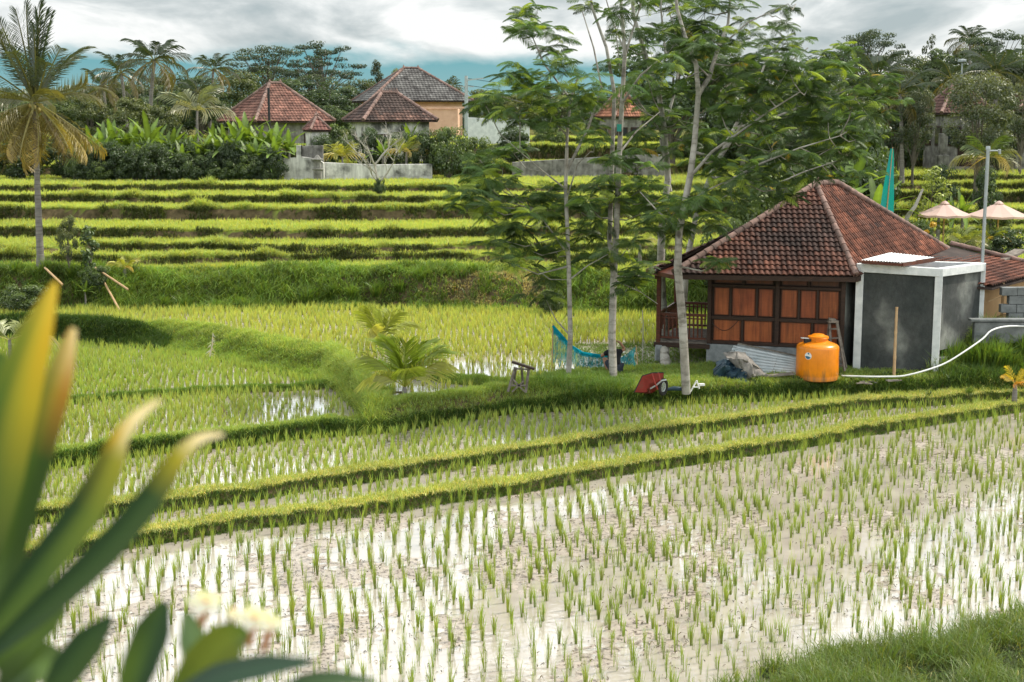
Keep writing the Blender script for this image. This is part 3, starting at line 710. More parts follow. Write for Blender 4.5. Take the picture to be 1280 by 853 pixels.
def feather_tree(name, label, group, base, trunk, limbs, clusters, rmain, seed, bark, fs=.62, fresh=.12, dens=1.2):
    """tall thin tree: trunk polyline, limb polylines, rosettes of doubly feathered leaves at cluster places"""
    r = np.random.default_rng(seed)
    t = thing(name, label, 'tree', base, 0, group); o = Vector(base)
    m = MB(); n = len(trunk)
    m.tube([Vector(p) - o for p in trunk], [rmain * (1 - .72 * i / (n - 1)) for i in range(n)], 10, col=(1, 1, 1))
    allp = [(Vector(p), rmain * (1 - .72 * i / (n - 1))) for i, p in enumerate(trunk)]
    for L, r0, r1 in limbs:
        L = [Vector(p) for p in L]; k = len(L)
        m.tube([p - o for p in L], [r0 + (r1 - r0) * i / (k - 1) for i in range(k)], 7, col=(.9, .9, .9))
        for a, b in zip(L[:-1], L[1:]):
            allp += [(a.lerp(b, q / 4), r0 * .6) for q in range(5)]
    Ps = []; Ds = []; Sc = []; Cc = []; Rl = []
    for (c, rad, cnt, tone) in clusters:
        c = Vector(c)
        best = min(allp, key=lambda a: (a[0] - c).length + max(0, a[0].z - c.z) * 1.2)
        st = best[0]; mid = st.lerp(c, .55) + Vector((0, 0, -.12 * (c - st).length))
        m.tube([st - o, mid - o, c - o], [min(.024, best[1] * .6), .014, .007], 5, col=(.75, .75, .72))
        for q in range(int(cnt * dens * 1.12 + r.uniform())):
            hc = c + Vector((r.normal(0, rad * .55), r.normal(0, rad * .55), r.normal(0, rad * .36)))
            if (hc - c).length > .25: m.tube([c.lerp(mid, .1) - o, hc - o], [.008, .004], 4, col=(.6, .65, .5), cap=False)
            nf = r.integers(6, 10); a0 = r.uniform(0, 6.28); lift = r.uniform(-.1, .4)
            for k in range(nf):
                a = a0 + k * 6.283 / nf + r.normal(0, .2); el = lift + r.normal(0, .28)
                Ps.append(tuple(hc - o)); Ds.append((math.cos(a) * math.cos(el), math.sin(a) * math.cos(el), math.sin(el)))
                Sc.append(fs * r.uniform(.45, .88)); Rl.append(r.normal(0, .5))
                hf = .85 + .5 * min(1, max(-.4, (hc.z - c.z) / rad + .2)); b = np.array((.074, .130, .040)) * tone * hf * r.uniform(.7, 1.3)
                if r.uniform() < fresh: b = np.array((.21, .28, .04)) * r.uniform(.8, 1.2)
                elif r.uniform() < .006: b = np.array((.35, .25, .04))
                Cc.append(b)
    m.build('trunk', bark, t, smooth=True)
    Ps = np.array(Ps); Ds = np.array(Ds); Sc = np.array(Sc); Cc = np.array(Cc); rot = frames(Ds, np.array(Rl))
    A = Acc(); h = np.arange(len(Ps)) % 2
    for j in (0, 1):
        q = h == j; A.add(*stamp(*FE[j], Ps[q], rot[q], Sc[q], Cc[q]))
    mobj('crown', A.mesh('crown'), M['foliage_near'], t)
    return t

def px_line(pts, d0, d1=None):
    d1 = d0 if d1 is None else d1; n = len(pts)
    return [P(x, y, d0 + (d1 - d0) * i / max(1, n - 1)) for i, (x, y) in enumerate(pts)]
def clus(lst, d, seed, dj=1.2):
    r = np.random.default_rng(seed); out = []
    for (x, y, rp, cnt, tone) in lst:
        dd = d + r.uniform(-dj, dj); out.append((P(x, y, dd), rp / FP * dd, cnt, tone))
    return out
GRP = None
# tree 1: slim brown trunk on the left
d = 31.9
b1 = G(710, 476, .60)
feather_tree('feathery_tree', 'slim young tree with a thin trunk and drooping feathery leaves, leftmost behind the blue net', GRP, b1,
    [b1 - Vector((0,0,.1))] + px_line([(713,420),(711,333),(707,234),(709,170),(713,125),(724,92)], d, d),
    [(px_line([(708,215),(735,160),(752,110),(742,60),(728,15)], d, d+.8), .035, .012), (px_line([(711,320),(690,290),(668,262)], d), .025, .008),
     (px_line([(709,238),(680,215),(650,190)], d, d-.8), .022, .007), (px_line([(716,128),(680,80),(665,45),(672,12)], d, d+.5), .024, .007),
     (px_line([(712,350),(735,332),(760,318)], d, d-.5), .02, .007), (px_line([(708,250),(722,205),(738,190)], d), .02, .008)],
    clus([(690,60,16,2,.9),(655,15,20,3,.9),(675,35,20,3,1),(645,40,16,2,1),(700,80,20,3,1),(640,95,24,3,1.1),(665,110,30,5,1.3),(700,105,30,5,1.3),(735,118,26,4,1.2),
          (625,120,22,4,1.1),(605,128,20,3,.9),(650,140,24,3,1),(690,140,30,5,1),(725,145,26,4,.9),(600,200,20,3,.9),(640,190,24,4,1.1),(600,225,20,3,1),
          (625,225,30,4,1),(655,245,30,5,.9),(600,255,24,4,.9),(620,280,26,4,.95),(650,280,28,5,.8),(685,265,26,4,1),(590,235,18,2,1.1),(690,235,24,4,.9),
          (655,310,22,3,.8),(625,300,20,2,.9),(690,310,22,3,.8),(668,335,20,3,.9),(640,330,18,2,.9),(680,370,12,2,.6),(745,175,18,2,.9),(705,300,22,2,.8)], d, 5), .066, 21, M['bark_pale'], .58, .19, 1.5)
# tree 2: grey trunk, two stems
d = 32.2
b2 = G(767, 478, .60)
feather_tree('feathery_tree', 'tall pale-trunked tree with two stems, standing behind the grass beside the blue net', GRP, b2,
    [b2 - Vector((0,0,.1))] + px_line([(765,420),(767,350),(770,297),(774,195),(777,137),(781,66),(776,0),(780,-70)], d),
    [(px_line([(767,345),(762,300),(765,195),(768,117),(758,60),(740,10),(735,-40)], d, d+.9), .07, .02),
     (px_line([(777,130),(800,95),(830,70),(850,50)], d, d-.9), .03, .01),
     (px_line([(768,200),(795,165),(825,140)], d, d+1), .028, .009), (px_line([(781,70),(795,25),(812,-30)], d), .03, .012),
     (px_line([(779,60),(765,25),(752,-20)], d), .02, .01), (px_line([(767,350),(800,365),(822,380)], d, d-1), .016, .006)],
    clus([(745,230,24,4,.95),(775,235,28,5,.9),(810,232,26,4,1),(740,262,28,5,.85),(775,262,30,5,.75),(800,268,26,4,.8),(740,290,26,4,.8),(765,330,24,4,.75),(742,325,20,3,.8),
          (785,310,26,4,.75),(790,350,20,3,.7),(800,335,20,3,.8),(760,200,18,2,1),(790,125,24,3,.95),(810,100,22,2,.9),(760,80,16,2,.9),(775,20,20,2,.8),(800,0,22,3,.75),(735,0,18,2,.8),(820,250,22,4,.95),(710,255,22,3,.9)], d, 6), .098, 22, M['bark_pale'], .58, .13, 1.3)
# tree 3: pale trunk in front of the veranda
d = 30.6
b3 = G(858, 486, .62)
feather_tree('feathery_tree', 'tall pale tree in front of the veranda, its trunk forking high above the roof', GRP, b3,
    [b3 - Vector((0,0,.1))] + px_line([(853,400),(847,333),(849,289),(863,219),(868,180),(873,117),(870,80),(856,45),(846,10),(842,-60)], d),
    [(px_line([(873,118),(886,98),(897,62),(910,30),(915,-30)], d, d+.8), .06, .02), (px_line([(862,222),(890,190),(925,165),(960,140),(1000,115)], d, d-.8), .04, .012),
     (px_line([(866,190),(900,200),(930,150),(965,95),(1010,60)], d, d+1.4), .04, .012), (px_line([(856,255),(885,238),(905,228)], d, d-.7), .025, .010),
     (px_line([(897,62),(935,28),(985,5)], d, d-.5), .022, .008), (px_line([(850,290),(820,262),(800,240)], d), .025, .008),
     (px_line([(905,230),(950,205),(1000,185),(1050,170)], d-.7, d-1.3), .03, .008), (px_line([(885,95),(860,70),(830,40)], d), .02, .008)],
    clus([(850,30,28,4,.75),(880,15,28,5,.75),(905,10,26,4,.8),(860,60,28,4,.8),(890,50,28,4,.8),(920,50,24,3,.8),(840,85,24,3,.85),(900,95,30,5,.8),(870,110,24,3,.9),
          (930,75,28,4,.75),(955,110,32,6,.8),(985,85,34,6,.8),(935,130,30,5,.85),(900,140,24,3,1),(970,150,32,6,.75),(1010,110,32,6,.75),(1000,160,34,6,.7),(1040,90,28,5,.8),(1035,140,34,6,.75),
          (930,180,30,5,.8),(965,190,32,6,.7),(1000,205,30,5,.75),(900,210,28,4,.9),(935,215,28,5,.75),(870,255,30,5,1),(845,262,30,5,.9),(890,250,28,5,.95),(915,240,24,4,.9),(855,285,24,4,.8),(825,280,24,3,.8),
          (1040,185,28,5,.75),(1065,150,26,4,.8),(1070,120,26,4,.75),(1060,195,22,3,.8),(995,5,16,1,.8),(970,20,16,1,.8),(985,235,20,3,.8),(905,325,14,2,.9),(870,200,20,2,1),(1070,175,20,2,.8)], d, 7), .102, 23, M['bark_pale'], .56, .14, 1.35)
# tree 4: trunk behind the veranda floor
d = 35.2
b4 = G(832, 461, .6)
feather_tree('feathery_tree', 'pale tree rising just behind the veranda post, leaning left with bare upper stems', GRP, b4,
    [b4 - Vector((0,0,.1))] + px_line([(829,400),(826,333),(827,290),(835,225),(830,160),(824,120),(806,66),(792,20),(786,-60)], d),
    [(px_line([(838,240),(826,175),(845,110),(850,60),(835,10)], d, d+1), .05, .015), (px_line([(830,170),(800,130),(775,90),(770,40)], d, d-1), .03, .01),
     (px_line([(824,122),(832,70),(826,10),(830,-60)], d), .035, .015), (px_line([(830,300),(812,280),(800,262)], d), .02, .008)],
    clus([(800,40,26,3,.7),(830,15,28,4,.7),(815,75,22,3,.75),(850,15,30,5,.7),(790,60,18,2,.8),(840,110,24,4,.75),(815,140,24,3,.85),(850,150,24,4,.8),(800,165,22,3,.85),(830,190,24,3,.85),(790,200,20,3,.9),(870,75,26,4,.7),(812,255,18,3,.8),(880,170,24,4,.75)], d, 8), .12, 24, M['bark_pale'], .62, .05)
# tree 5: slim leaning stems further right / behind the roof
d = 40.5
b5 = Vector((4.9, d, hz(4.9, d)))
feather_tree('feathery_tree', 'slanting thin-stemmed feathery tree filling the gap behind the left slope of the hut roof', GRP, b5,
    [b5 - Vector((0,0,.1))] + px_line([(858,330),(872,260),(890,215),(918,160),(945,110),(960,70)], d),
    [(px_line([(885,222),(920,222),(960,235),(1005,215),(1050,200)], d, d-.8), .04, .012), (px_line([(918,160),(960,150),(1010,130),(1040,120),(1060,112)], d, d+1), .04, .012), (px_line([(872,262),(900,255),(940,262)], d), .025, .01)],
    clus([(960,60,30,5,.7),(985,50,26,4,.7),(1000,90,34,6,.65),(945,85,26,4,.7),(1040,115,34,6,.65),(1075,100,30,5,.7),(1100,120,26,4,.75),(1090,150,30,5,.7),(1055,170,34,6,.65),(1040,215,30,5,.65),
          (1000,230,30,5,.7),(960,235,30,5,.7),(925,255,26,4,.75),(980,180,34,6,.6),(940,160,30,5,.65),(1010,150,34,6,.6),(1065,225,24,4,.7),(1020,70,26,4,.7),(905,285,20,3,.8),(1050,75,22,3,.75)], d, 9), .10, 25, M['bark_pale'], .56, .12, 1.7)

# ---------------- palms
def palm_frond_mesh(seed, L=3.2, n=34, pl=.62, droop=.75, col=(.07, .10, .02), col2=None, pw=.045, hang=.55, lift=.55):
    """one coconut frond along +X, returns V,F(quads),C colours"""
    r = np.random.default_rng(seed); V = []; F = []; C = []
    def cp(t): return np.array([L * (math.sin(t * 1.25) / 1.25) * (1 - .12 * t * t * droop), 0, L * (lift * t * .5 - droop * t ** 2.0 * .62)])
    def q(vs, c):
        o = len(V); V.extend(vs); F.append((o, o+1, o+2, o+3)); C.extend([c] * 4)
    col = np.array(col); col2 = col if col2 is None else np.array(col2)
    ts = np.linspace(0, 1, 12)
    for a, b in zip(ts[:-1], ts[1:]):
        p, p2 = cp(a), cp(b); w = .035 * L / 3.2 * (1 - a * .8); w2 = .035 * L / 3.2 * (1 - b * .8)
        q([p + [0, -w, 0], p + [0, w, 0], p2 + [0, w2, 0], p2 + [0, -w2, 0]], (col * .7 + np.array((.14, .12, .04))))
        q([p + [0, 0, -w], p + [0, 0, w], p2 + [0, 0, w2], p2 + [0, 0, -w2]], (col * .7 + np.array((.14, .12, .04))))
    for i in range(n):
        t = .16 + .84 * (i + .5) / n; p = cp(t); d0 = cp(min(1, t + .02)) - cp(t - .02); d0 /= np.linalg.norm(d0)
        l = pl * math.sin(math.pi * (.16 + .80 * t)) ** .6 * r.uniform(.85, 1.1); a = R(62 - 34 * t) + r.normal(0, .07)
        for s in (-1, 1):
            dirv = d0 * math.cos(a) + np.array([0, s, 0]) * math.sin(a) + np.array([0, 0, .15 - .1 * r.uniform()])
            dirv /= np.linalg.norm(dirv)
            side = np.array([0., 0, 1]) * .55 + d0 * .6; w = pw * .5
            hg = hang * r.uniform(.7, 1.3)
            c = (col * (1 - t) + col2 * t) * r.uniform(.78, 1.2)
            m1 = p + dirv * l * .5 + np.array([0, 0, -hg * l * .18]); e = p + dirv * l * .92 + np.array([0, 0, -hg * l * .75])
            q([p - side * w * .6, p + side * w * .6, m1 + side * w, m1 - side * w], c * .9); q([m1 - side * w, m1 + side * w, e + side * w * .15, e - side * w * .15], c * 1.1)
    return np.array(V), np.array(F), np.array(C)
def rotm(az, el, roll=0):
    return np.array(Matrix.Rotation(az, 3, 'Z') @ Matrix.Rotation(-el, 3, 'Y') @ Matrix.Rotation(roll, 3, 'X'))
def palm_crown(seed, L, nfr, greens, old, el_rng=(-.9, 1.25), pw=.045, n=34, pl=.62, hang=.55, az=None, rolls=None):
    """greens/old: colours; fronds go from upright young to hanging old"""
    r = np.random.default_rng(seed); A = Acc()
    for k in range(nfr):
        f = (k + .5) / nfr; el = el_rng[1] + (el_rng[0] - el_rng[1]) * f + r.normal(0, .08)
        a = k * 2.399 + r.normal(0, .15) if az is None else az[k % len(az)]
        isold = f > .66
        c = np.array(old if isold and r.uniform() < .75 else greens) * r.uniform(.8, 1.2)
        c2 = np.array(old) if f > .45 else c
        V, F, C = palm_frond_mesh(seed * 31 + k, L * r.uniform(.85, 1.05) * (.8 if f < .15 else 1), n, pl, .45 + .35 * f, c, c2 * .5 + c * .5, pw, hang + .6 * f, .45)
        m = rotm(a, el * .8, r.normal(0, .3) if rolls is None else rolls[k % len(rolls)]); V = V @ m.T
        A.add(V, F, np.clip(C, 0, 1))
    return A
def curved_trunk(h, r0, r1, lean=(0, 0), n=14, rings=True):
    pts = []; rr = []
    for i in range(n * 3):
        t = i / (n * 3 - 1); pts.append((lean[0] * t * t, lean[1] * t * t, h * t - .15 * (i == 0)))
        rr.append((r0 + (r1 - r0) * min(1, t * 1.6) + (.35 * r0 * max(0, 1 - t * 9))) * (1 + (.05 if i % 3 == 0 and rings else 0)))
    return pts, rr
# the big coconut palm at the left
dP = 41.5
pb = G(53, 372, .9); pb = Vector((pb.x, pb.y, hz(pb.x, pb.y)))
top = P(44, 128, pb.y)
t = thing('coconut_palm', 'tall coconut palm at the left edge with yellowing fronds hanging down its trunk', 'palm tree', pb)
hgt = top.z - pb.z
pts, rr = curved_trunk(hgt, .12, .085, (top.x - pb.x, 0))
MB().tube(pts, rr, 12).build('trunk', M['bark_palm'], t, smooth=True)
A = Acc(); r = np.random.default_rng(4); tp = np.array(pts[-1])
GREEN = (.034, .058, .026); OLDC = (.38, .27, .06)
spec = []
for k in range(10): spec.append((k * .67 + .3, 1.05 + .35 * r.uniform(), 3.75, .14, GREEN, GREEN))          # upright spears
for k in range(11): spec.append((k * .571 + .1, .62 + .3 * r.uniform(), 3.3, .40, GREEN, (.10, .115, .03)))
for k in range(11): spec.append((k * .571 + .35, .05 + .3 * r.uniform(), 3.2, .5, (.085, .10, .028), (.20, .17, .045)))
for k in range(22): spec.append((k * .5236 + .2, -.45 - .45 * r.uniform(), 3.3, .26, (.13, .125, .035), OLDC))
for k in range(7): spec.append((k * .9, -.85 - .3 * r.uniform(), 2.7, .18, (.17, .12, .04), (.20, .14, .05)))
for i, (a, el, L, dr_, c, c2) in enumerate(spec):
    V, F, C = palm_frond_mesh(900 + i, L * r.uniform(.85, 1.1), 40, .55, dr_, c, c2, .036, .8 if el < .3 else .35, .30)
    V = V @ rotm(a + r.normal(0, .15), el + r.normal(0, .08), r.normal(0, .7)).T + tp
    A.add(V, F, np.clip(C, 0, 1))
mobj('crown', A.mesh('palmcrown'), M['palm'], t)
for k in range(9):
    a = k * .7; m = MB(); m.lathe([(.005, -.10), (.055, -.075), (.085, 0), (.065, .07), (.01, .10)], (tp[0] + math.cos(a) * .17, tp[1] + math.sin(a) * .17, tp[2] - .12 - .07 * (k % 3)), 10)
    m.build('coconut', M['coconut'], t, smooth=True)

def small_palm(px, py, d, label, L, cols, old, nfr, el_rng, seed, name='young_coconut_palm', pl=.34, az=None, trunk_h=.25, n=26, pw=.03, z=None, hang=.45, group=None, mat='palm', rolls=None):
    p = P(px, py, d); zz = hz(p.x, p.y) if z is None else z
    t = thing(name, label, 'palm', (p.x, p.y, zz), 0, group)
    hh = max(trunk_h, p.z - zz)
    MB().tube([(0, 0, -.1), (0, 0, hh * .6), (0, 0, hh)], [.07, .06, .035], 8).build('stem', M['bark_palm'], t, smooth=True)
    A = palm_crown(seed, L, nfr, cols, old, el_rng, pw, n, pl, hang, az, rolls if rolls is not None else [.9, -.7, .5, -.9, .8, -.5, .2])
    for i in range(len(A.V)): A.V[i] = A.V[i] + np.array([0, 0, hh])
    mobj('crown', A.mesh('pcrown'), M[mat], t); return t
YG = (.20, .26, .035); YO = (.36, .27, .06)
t = small_palm(506, 500, 29.7, 'young coconut palm with bright green arching fronds at the end of the curved bank', 1.6, (.24, .33, .035), (.36, .38, .08), 10, (.40, 1.75), 3, pl=.55, n=36, pw=.05,
    az=[1.4, 2.2, .9, 2.9, .25, 3.1, 4.9, 6.1, 3.7], rolls=[.05, .5, -.4, .9, -.8, 1.1, .1, -1.0, .7], trunk_h=.25, hang=.25)
small_palm(476, 430, 36.0, 'smaller yellow-green coconut palm just behind the bigger young palm', 1.45, (.28, .33, .04), (.36, .36, .08), 9, (.55, 1.6), 5, pl=.38, n=28, pw=.045, az=[1.6, 2.7, .5, 3.1, 1.2, .1, 2.1, 4.4])
small_palm(8, 500, 27, 'low palm with pale fronds at the left edge behind the foreground leaves', 1.45, (.20, .24, .05), (.42, .36, .13), 9, (-.2, 1.15), 8, pl=.32, az=[.5, .15, .9, -.2, 2.4, 1.5, 3.2, .05, .7], trunk_h=.5)
small_palm(12, 425, 31, 'pale fan of palm fronds at the left edge below the coconut palm', 1.3, (.24, .27, .07), (.46, .42, .20), 8, (-.1, 1.1), 9, pl=.36, az=[.4, .1, .8, 2.4, 1.5, 3.2, .25, .6], trunk_h=.3)
small_palm(156, 341, 44.9, 'little bright yellow palm on the grass bank under the terraces', .75, (.42, .42, .06), (.60, .44, .12), 7, (.35, 1.25), 11, pl=.22, n=14, pw=.035)
small_palm(1269, 481, 31.6, 'small golden yellow palm-like plant on the mound at the right edge', .75, (.55, .46, .06), (.62, .30, .04), 9, (.3, 1.35), 12, pl=.14, n=14, pw=.035, name='yellow_cordyline', trunk_h=.12)

# ---------------- broad-leaved sprays: banana
def banana_leaf(seed, L, W, droop, col, el):
    r = np.random.default_rng(seed); n = 12; V = []; F = []; C = []
    for i in range(n + 1):
        t = i / n; x = L * t * (1 - .25 * droop * t); z = L * (.15 * t - droop * t * t * .7)
        w = W * .5 * (math.sin(math.pi * min(1, .06 + .94 * t) ** .75) ** .6 if t > .08 else .12)
        w *= r.uniform(.86, 1.04) if 2 < i < n else 1
        fold = .28 * w
        V += [(x, -w, z - fold * .3 + r.normal(0, .02)), (x, 0, z - fold), (x, w, z - fold * .3 + r.normal(0, .02))]
        c = np.array(col) * r.uniform(.85, 1.15); C += [c, c * 1.5, c]
    for i in range(n):
        a = i * 3; F += [(a, a + 1, a + 4, a + 3), (a + 1, a + 2, a + 5, a + 4)]
    return np.array(V) @ rotm(0, el).T, np.array(F), np.array(C)
def banana_parts(seed, h, nl, L, W, col):
    r = np.random.default_rng(seed); A = Acc()
    for k in range(nl):
        f = k / nl; V, F, C = banana_leaf(seed * 17 + k, L * r.uniform(.8, 1.1), W * r.uniform(.85, 1.1), .35 + .75 * f * r.uniform(.6, 1.3), np.array(col) * r.uniform(.65, 1.3), 1.3 - 1.15 * f)
        V = V @ np.array(Matrix.Rotation(k * 2.4 + r.normal(0, .2), 3, 'Z')).T + [0, 0, h]
        A.add(V, F, np.clip(C, 0, 1))
    return A
ban = []
for s in range(3):
    tr = MB().tube([(0, 0, -.4), (0, 0, 1.0), (.03, 0, 2.0)], [.15, .12, .07], 10)
    ban.append((tr, banana_parts(s + 2, 1.9, 11, 1.9, .40, (.11, .17, .035))))
def plant_proto(name, label, cat, trunkmb, A, tmat, cmat, loc, rz, sc, group=None, tn='trunk', cn='crown'):
    t = thing(name, label, cat, loc, rz, group); t.scale = (sc,) * 3 if not hasattr(sc, '__len__') else sc
    trunkmb.build(tn, tmat, t, smooth=True); mobj(cn, A.mesh(cn), cmat, t); return t
# ------------------------------------------------------------------ ROOFS
def tile_face(A, poly, tw=.21, th=.24, amp=.028, base=(.24, .085, .045), dark=(.09, .045, .035), seed=1, darkamt=.5, lum=1.0, samples=5, step=.03):
    """pan-tiled roof slope. poly: eave-left, eave-right, then the upper corners anticlockwise. adds (V,F,C) to A"""
    poly = [Vector(p) for p in poly]; o = poly[0]; u = (poly[1] - o).normalized()
    nrm = u.cross(poly[-1] - o).normalized()
    if nrm.z < 0: nrm = -nrm
    v = nrm.cross(u).normalized()
    if (poly[-1] - o).dot(v) < 0: v = -v
    pu = [(p - o).dot(u) for p in poly]; pv = [(p - o).dot(v) for p in poly]
    u0, u1, v1 = min(pu), max(pu), max(pv); nc = int((u1 - u0) / tw) + 1; nr = int(v1 / th) + 1
    r = np.random.default_rng(seed); bm = bmesh.new(); lay = bm.verts.layers.float_color.new('Col')
    prof = []
    for k in range(samples + 1):
        s = k / samples; prof.append((s, amp * (math.sin(s * math.pi * 2 - .6) * .5 + .5) ** 1.0))
    patch = lambda a, b: fbm(np.array([a * .8]), np.array([b * .8]), seed + 5, 2)[0]
    for j in range(nr):
        for i in range(nc):
            ua = u0 + i * tw; va = j * th
            f = darkamt * 1.6 * patch(ua, va) + r.normal(0, .16); f = min(1, max(0, f))
            c = (np.array(base) * (1 - f) + np.array(dark) * f) * lum * r.uniform(.75, 1.2)
            if r.uniform() < .05: c = c * 1.45
            jx = r.normal(0, .006); jz = r.normal(0, .003); rows = []
            for (vv, lift, cc) in ((va - .012, step - .030, .30), (va - .012, step, .8), (va + th * .5, step * .55, 1.0), (va + th, 0.0, .95)):  # lower lip of each course darkened, row shadow put into tile colour
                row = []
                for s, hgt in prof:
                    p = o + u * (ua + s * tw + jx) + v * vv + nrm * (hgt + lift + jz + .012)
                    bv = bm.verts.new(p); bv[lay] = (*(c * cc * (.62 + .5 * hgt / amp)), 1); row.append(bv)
                rows.append(row)
            for a, b in zip(rows[:-1], rows[1:]):
                for k in range(samples):
                    bm.faces.new((a[k], a[k+1], b[k+1], b[k]))
    n = len(poly)
    for k in range(1, n):            # all edges but the eave
        a = poly[k]; b = poly[(k + 1) % n]; e = (b - a)
        if e.length < 1e-4: continue
        out = e.cross(nrm).normalized()
        cen = sum(poly, Vector()) / n
        if out.dot(cen - a) > 0: out = -out
        bmesh.ops.bisect_plane(bm, geom=bm.verts[:] + bm.edges[:] + bm.faces[:], plane_co=a, plane_no=out, clear_outer=True)
    bm.verts.index_update()
    A.append(([v_.co.copy() for v_ in bm.verts], [tuple(v_.index for v_ in f.verts) for f in bm.faces], [tuple(v_[lay])[:3] for v_ in bm.verts]))
    bm.free()
def caps(m, a, b, r0=.085, L=.26, c=(1, 1, 1), seed=0):
    a = Vector(a); b = Vector(b); d = (b - a); n = max(2, int(d.length / L)); r = random.Random(seed)
    for i in range(n):
        p = a + d * (i / n); q = a + d * ((i + 1.25) / n); k = r.uniform(.6, 1.2)
        m.tube([p, q], [r0 * 1.12, r0 * .9], 8, col=(c[0] * k, c[1] * k, c[2] * k))
def roof(parent, o, faces, hips, mat='tile', name='roof', capr=.085, capL=.26, inv=Vector((0, 0, 0)), board=.05, over={}, **kw):
    """faces: polygons in world places; o: origin of the parent"""
    A = []
    for i, f in enumerate(faces): tile_face(A, [Vector(p) - o for p in f], seed=kw.get('seed', 1) * 10 + i, **{**{k: v for k, v in kw.items() if k != 'seed'}, **over.get(i, {})})
    m = MB()
    for V, F, C in A:
        b = len(m.V); m.V += [tuple(v) for v in V]; m.F += [tuple(i + b for i in f) for f in F]; m.C += C
    # boards under the tiles
    for f in faces:
        pts = [Vector(p) - o - Vector((0, 0, .03)) for p in f]; low = [p - Vector((0, 0, board)) for p in pts]; n = len(pts)
        m.add(pts + low, [tuple(range(n)), tuple(range(2 * n - 1, n - 1, -1))] + [(i, i + n, (i + 1) % n + n, (i + 1) % n) for i in range(n)], (.05, .035, .03))
    r = m.build(name, M[mat], parent)
    c = MB()
    for i, (a, b) in enumerate(hips): caps(c, Vector(a) - o + Vector((0, 0, .045)), Vector(b) - o + Vector((0, 0, .045)), capr, capL, seed=i)
    c.build('ridge_tiles', M['cap'], r, smooth=True)
    return r

# ------------------------------------------------------------------ THE HUT
HO = Vector((6.2, 35.2, .6))
hut = thing('wooden_hut', 'small wooden hut with a mossy red clay tile roof, woven panel walls and a veranda', 'hut', HO)
WA = Vector((4.74, 34.0, 0)); WN = Vector((7.78, 33.05, 0)); ud = (WN - WA).normalized(); vd = Vector((-ud.y, ud.x, 0)); WL = (WN - WA).length
def W(s, d, z): return WA + ud * (s * WL) + vd * d + Vector((0, 0, z)) - HO
ZF, ZT = 1.18, 3.02
# foundation
f = MB(); f.prism([tuple((W(a, b, 0))[:2]) for a, b in ((-.01, -.02), (1.0, -.02), (1.0, 4.0), (-.01, 4.0))], -.45, ZF - .03 - HO.z)
f.build('foundation', M['foundation'], hut, bevel=.01)
b = MB(); b.prism([tuple((W(a, b_, 0))[:2]) for a, b_ in ((.01, .06), (.99, .06), (.99, 3.95), (.01, 3.95))], ZF - HO.z, ZT + .15 - HO.z)
b.build('wall', M['wood_dark'], hut)
frame = MB()
def beam(s0, z0, s1, z1, w, dep=.0, th=.07): frame.bar(W(s0, dep, z0), W(s1, dep, z1), w if abs(z1 - z0) < .01 and False else th, w, up=(0, 0, 1)) if abs(z1 - z0) < .01 else frame.bar(W(s0, dep, z0), W(s1, dep, z1), w, th, up=tuple(vd))
for s in (.0, .508, .985): beam(s + .008, ZF - .02, s + .008, ZT + .1, .095, -.02, .10)
for z, w in ((ZF + .02, .08), (1.80, .085), (2.575, .07), (2.93, .08)): frame.bar(W(.0, .0, z), W(1, .0, z), .075, w)
mull = {1: [(.20 if 0 else .255, .0)], }
for s in (.258, .775): beam(s, ZF, s, 1.80, .055, .005, .06)
for s in (.165, .362, .672, .808): beam(s, 1.80, s, 2.575, .055, .005, .06)
for s in (.262, .742): beam(s, 2.575, s, 2.93, .055, .005, .06)
frame.build('timber_frame', M['wood_dark'], hut, bevel=.006)
pr = random.Random(5)
def panel(s0, s1, z0, z1, k=1.0):
    m = MB(); v = k * pr.uniform(.82, 1.15); c = (v, v * pr.uniform(.85, 1.05), v * .95)
    s0 += .011; s1 -= .011
    m.add([W(s0, .035, z0 + .03), W(s1, .035, z0 + .03), W(s1, .035, z1 - .03), W(s0, .035, z1 - .03)], [(0, 1, 2, 3)], c)
    # thin bead round the panel
    for a, b2 in ((W(s0, .03, z0 + .04), W(s1, .03, z0 + .04)), (W(s0, .03, z1 - .04), W(s1, .03, z1 - .04)), (W(s0 + .004, .03, z0 + .04), W(s0 + .004, .03, z1 - .04)), (W(s1 - .004, .03, z0 + .04), W(s1 - .004, .03, z1 - .04))):
        m.bar(a, b2, .012, .014, (c[0] * .45,) * 3)
    m.build('wall_panel', M['panel'], hut)
for a, b2 in ((.03, .258), (.258, .49), (.53, .775), (.775, .97)): panel(a, b2, ZF + .03, 1.78, 1.05)
for a, b2 in ((.03, .165), (.165, .362), (.362, .49), (.53, .672), (.672, .808), (.808, .97)): panel(a, b2, 1.83, 2.55, .95)
for a, b2 in ((.03, .262), (.262, .49), (.53, .742), (.742, .97)): panel(a, b2, 2.60, 2.91, .42)
# a hanging cable on the lower left panel
m = MB(); m.tube([W(.03 + .2 * t, -.02, 1.66 - .22 * math.sin(math.pi * t) + .1 * t) for t in [i / 10 for i in range(11)]], .007, 5); m.build('cable', M['black'], hut)
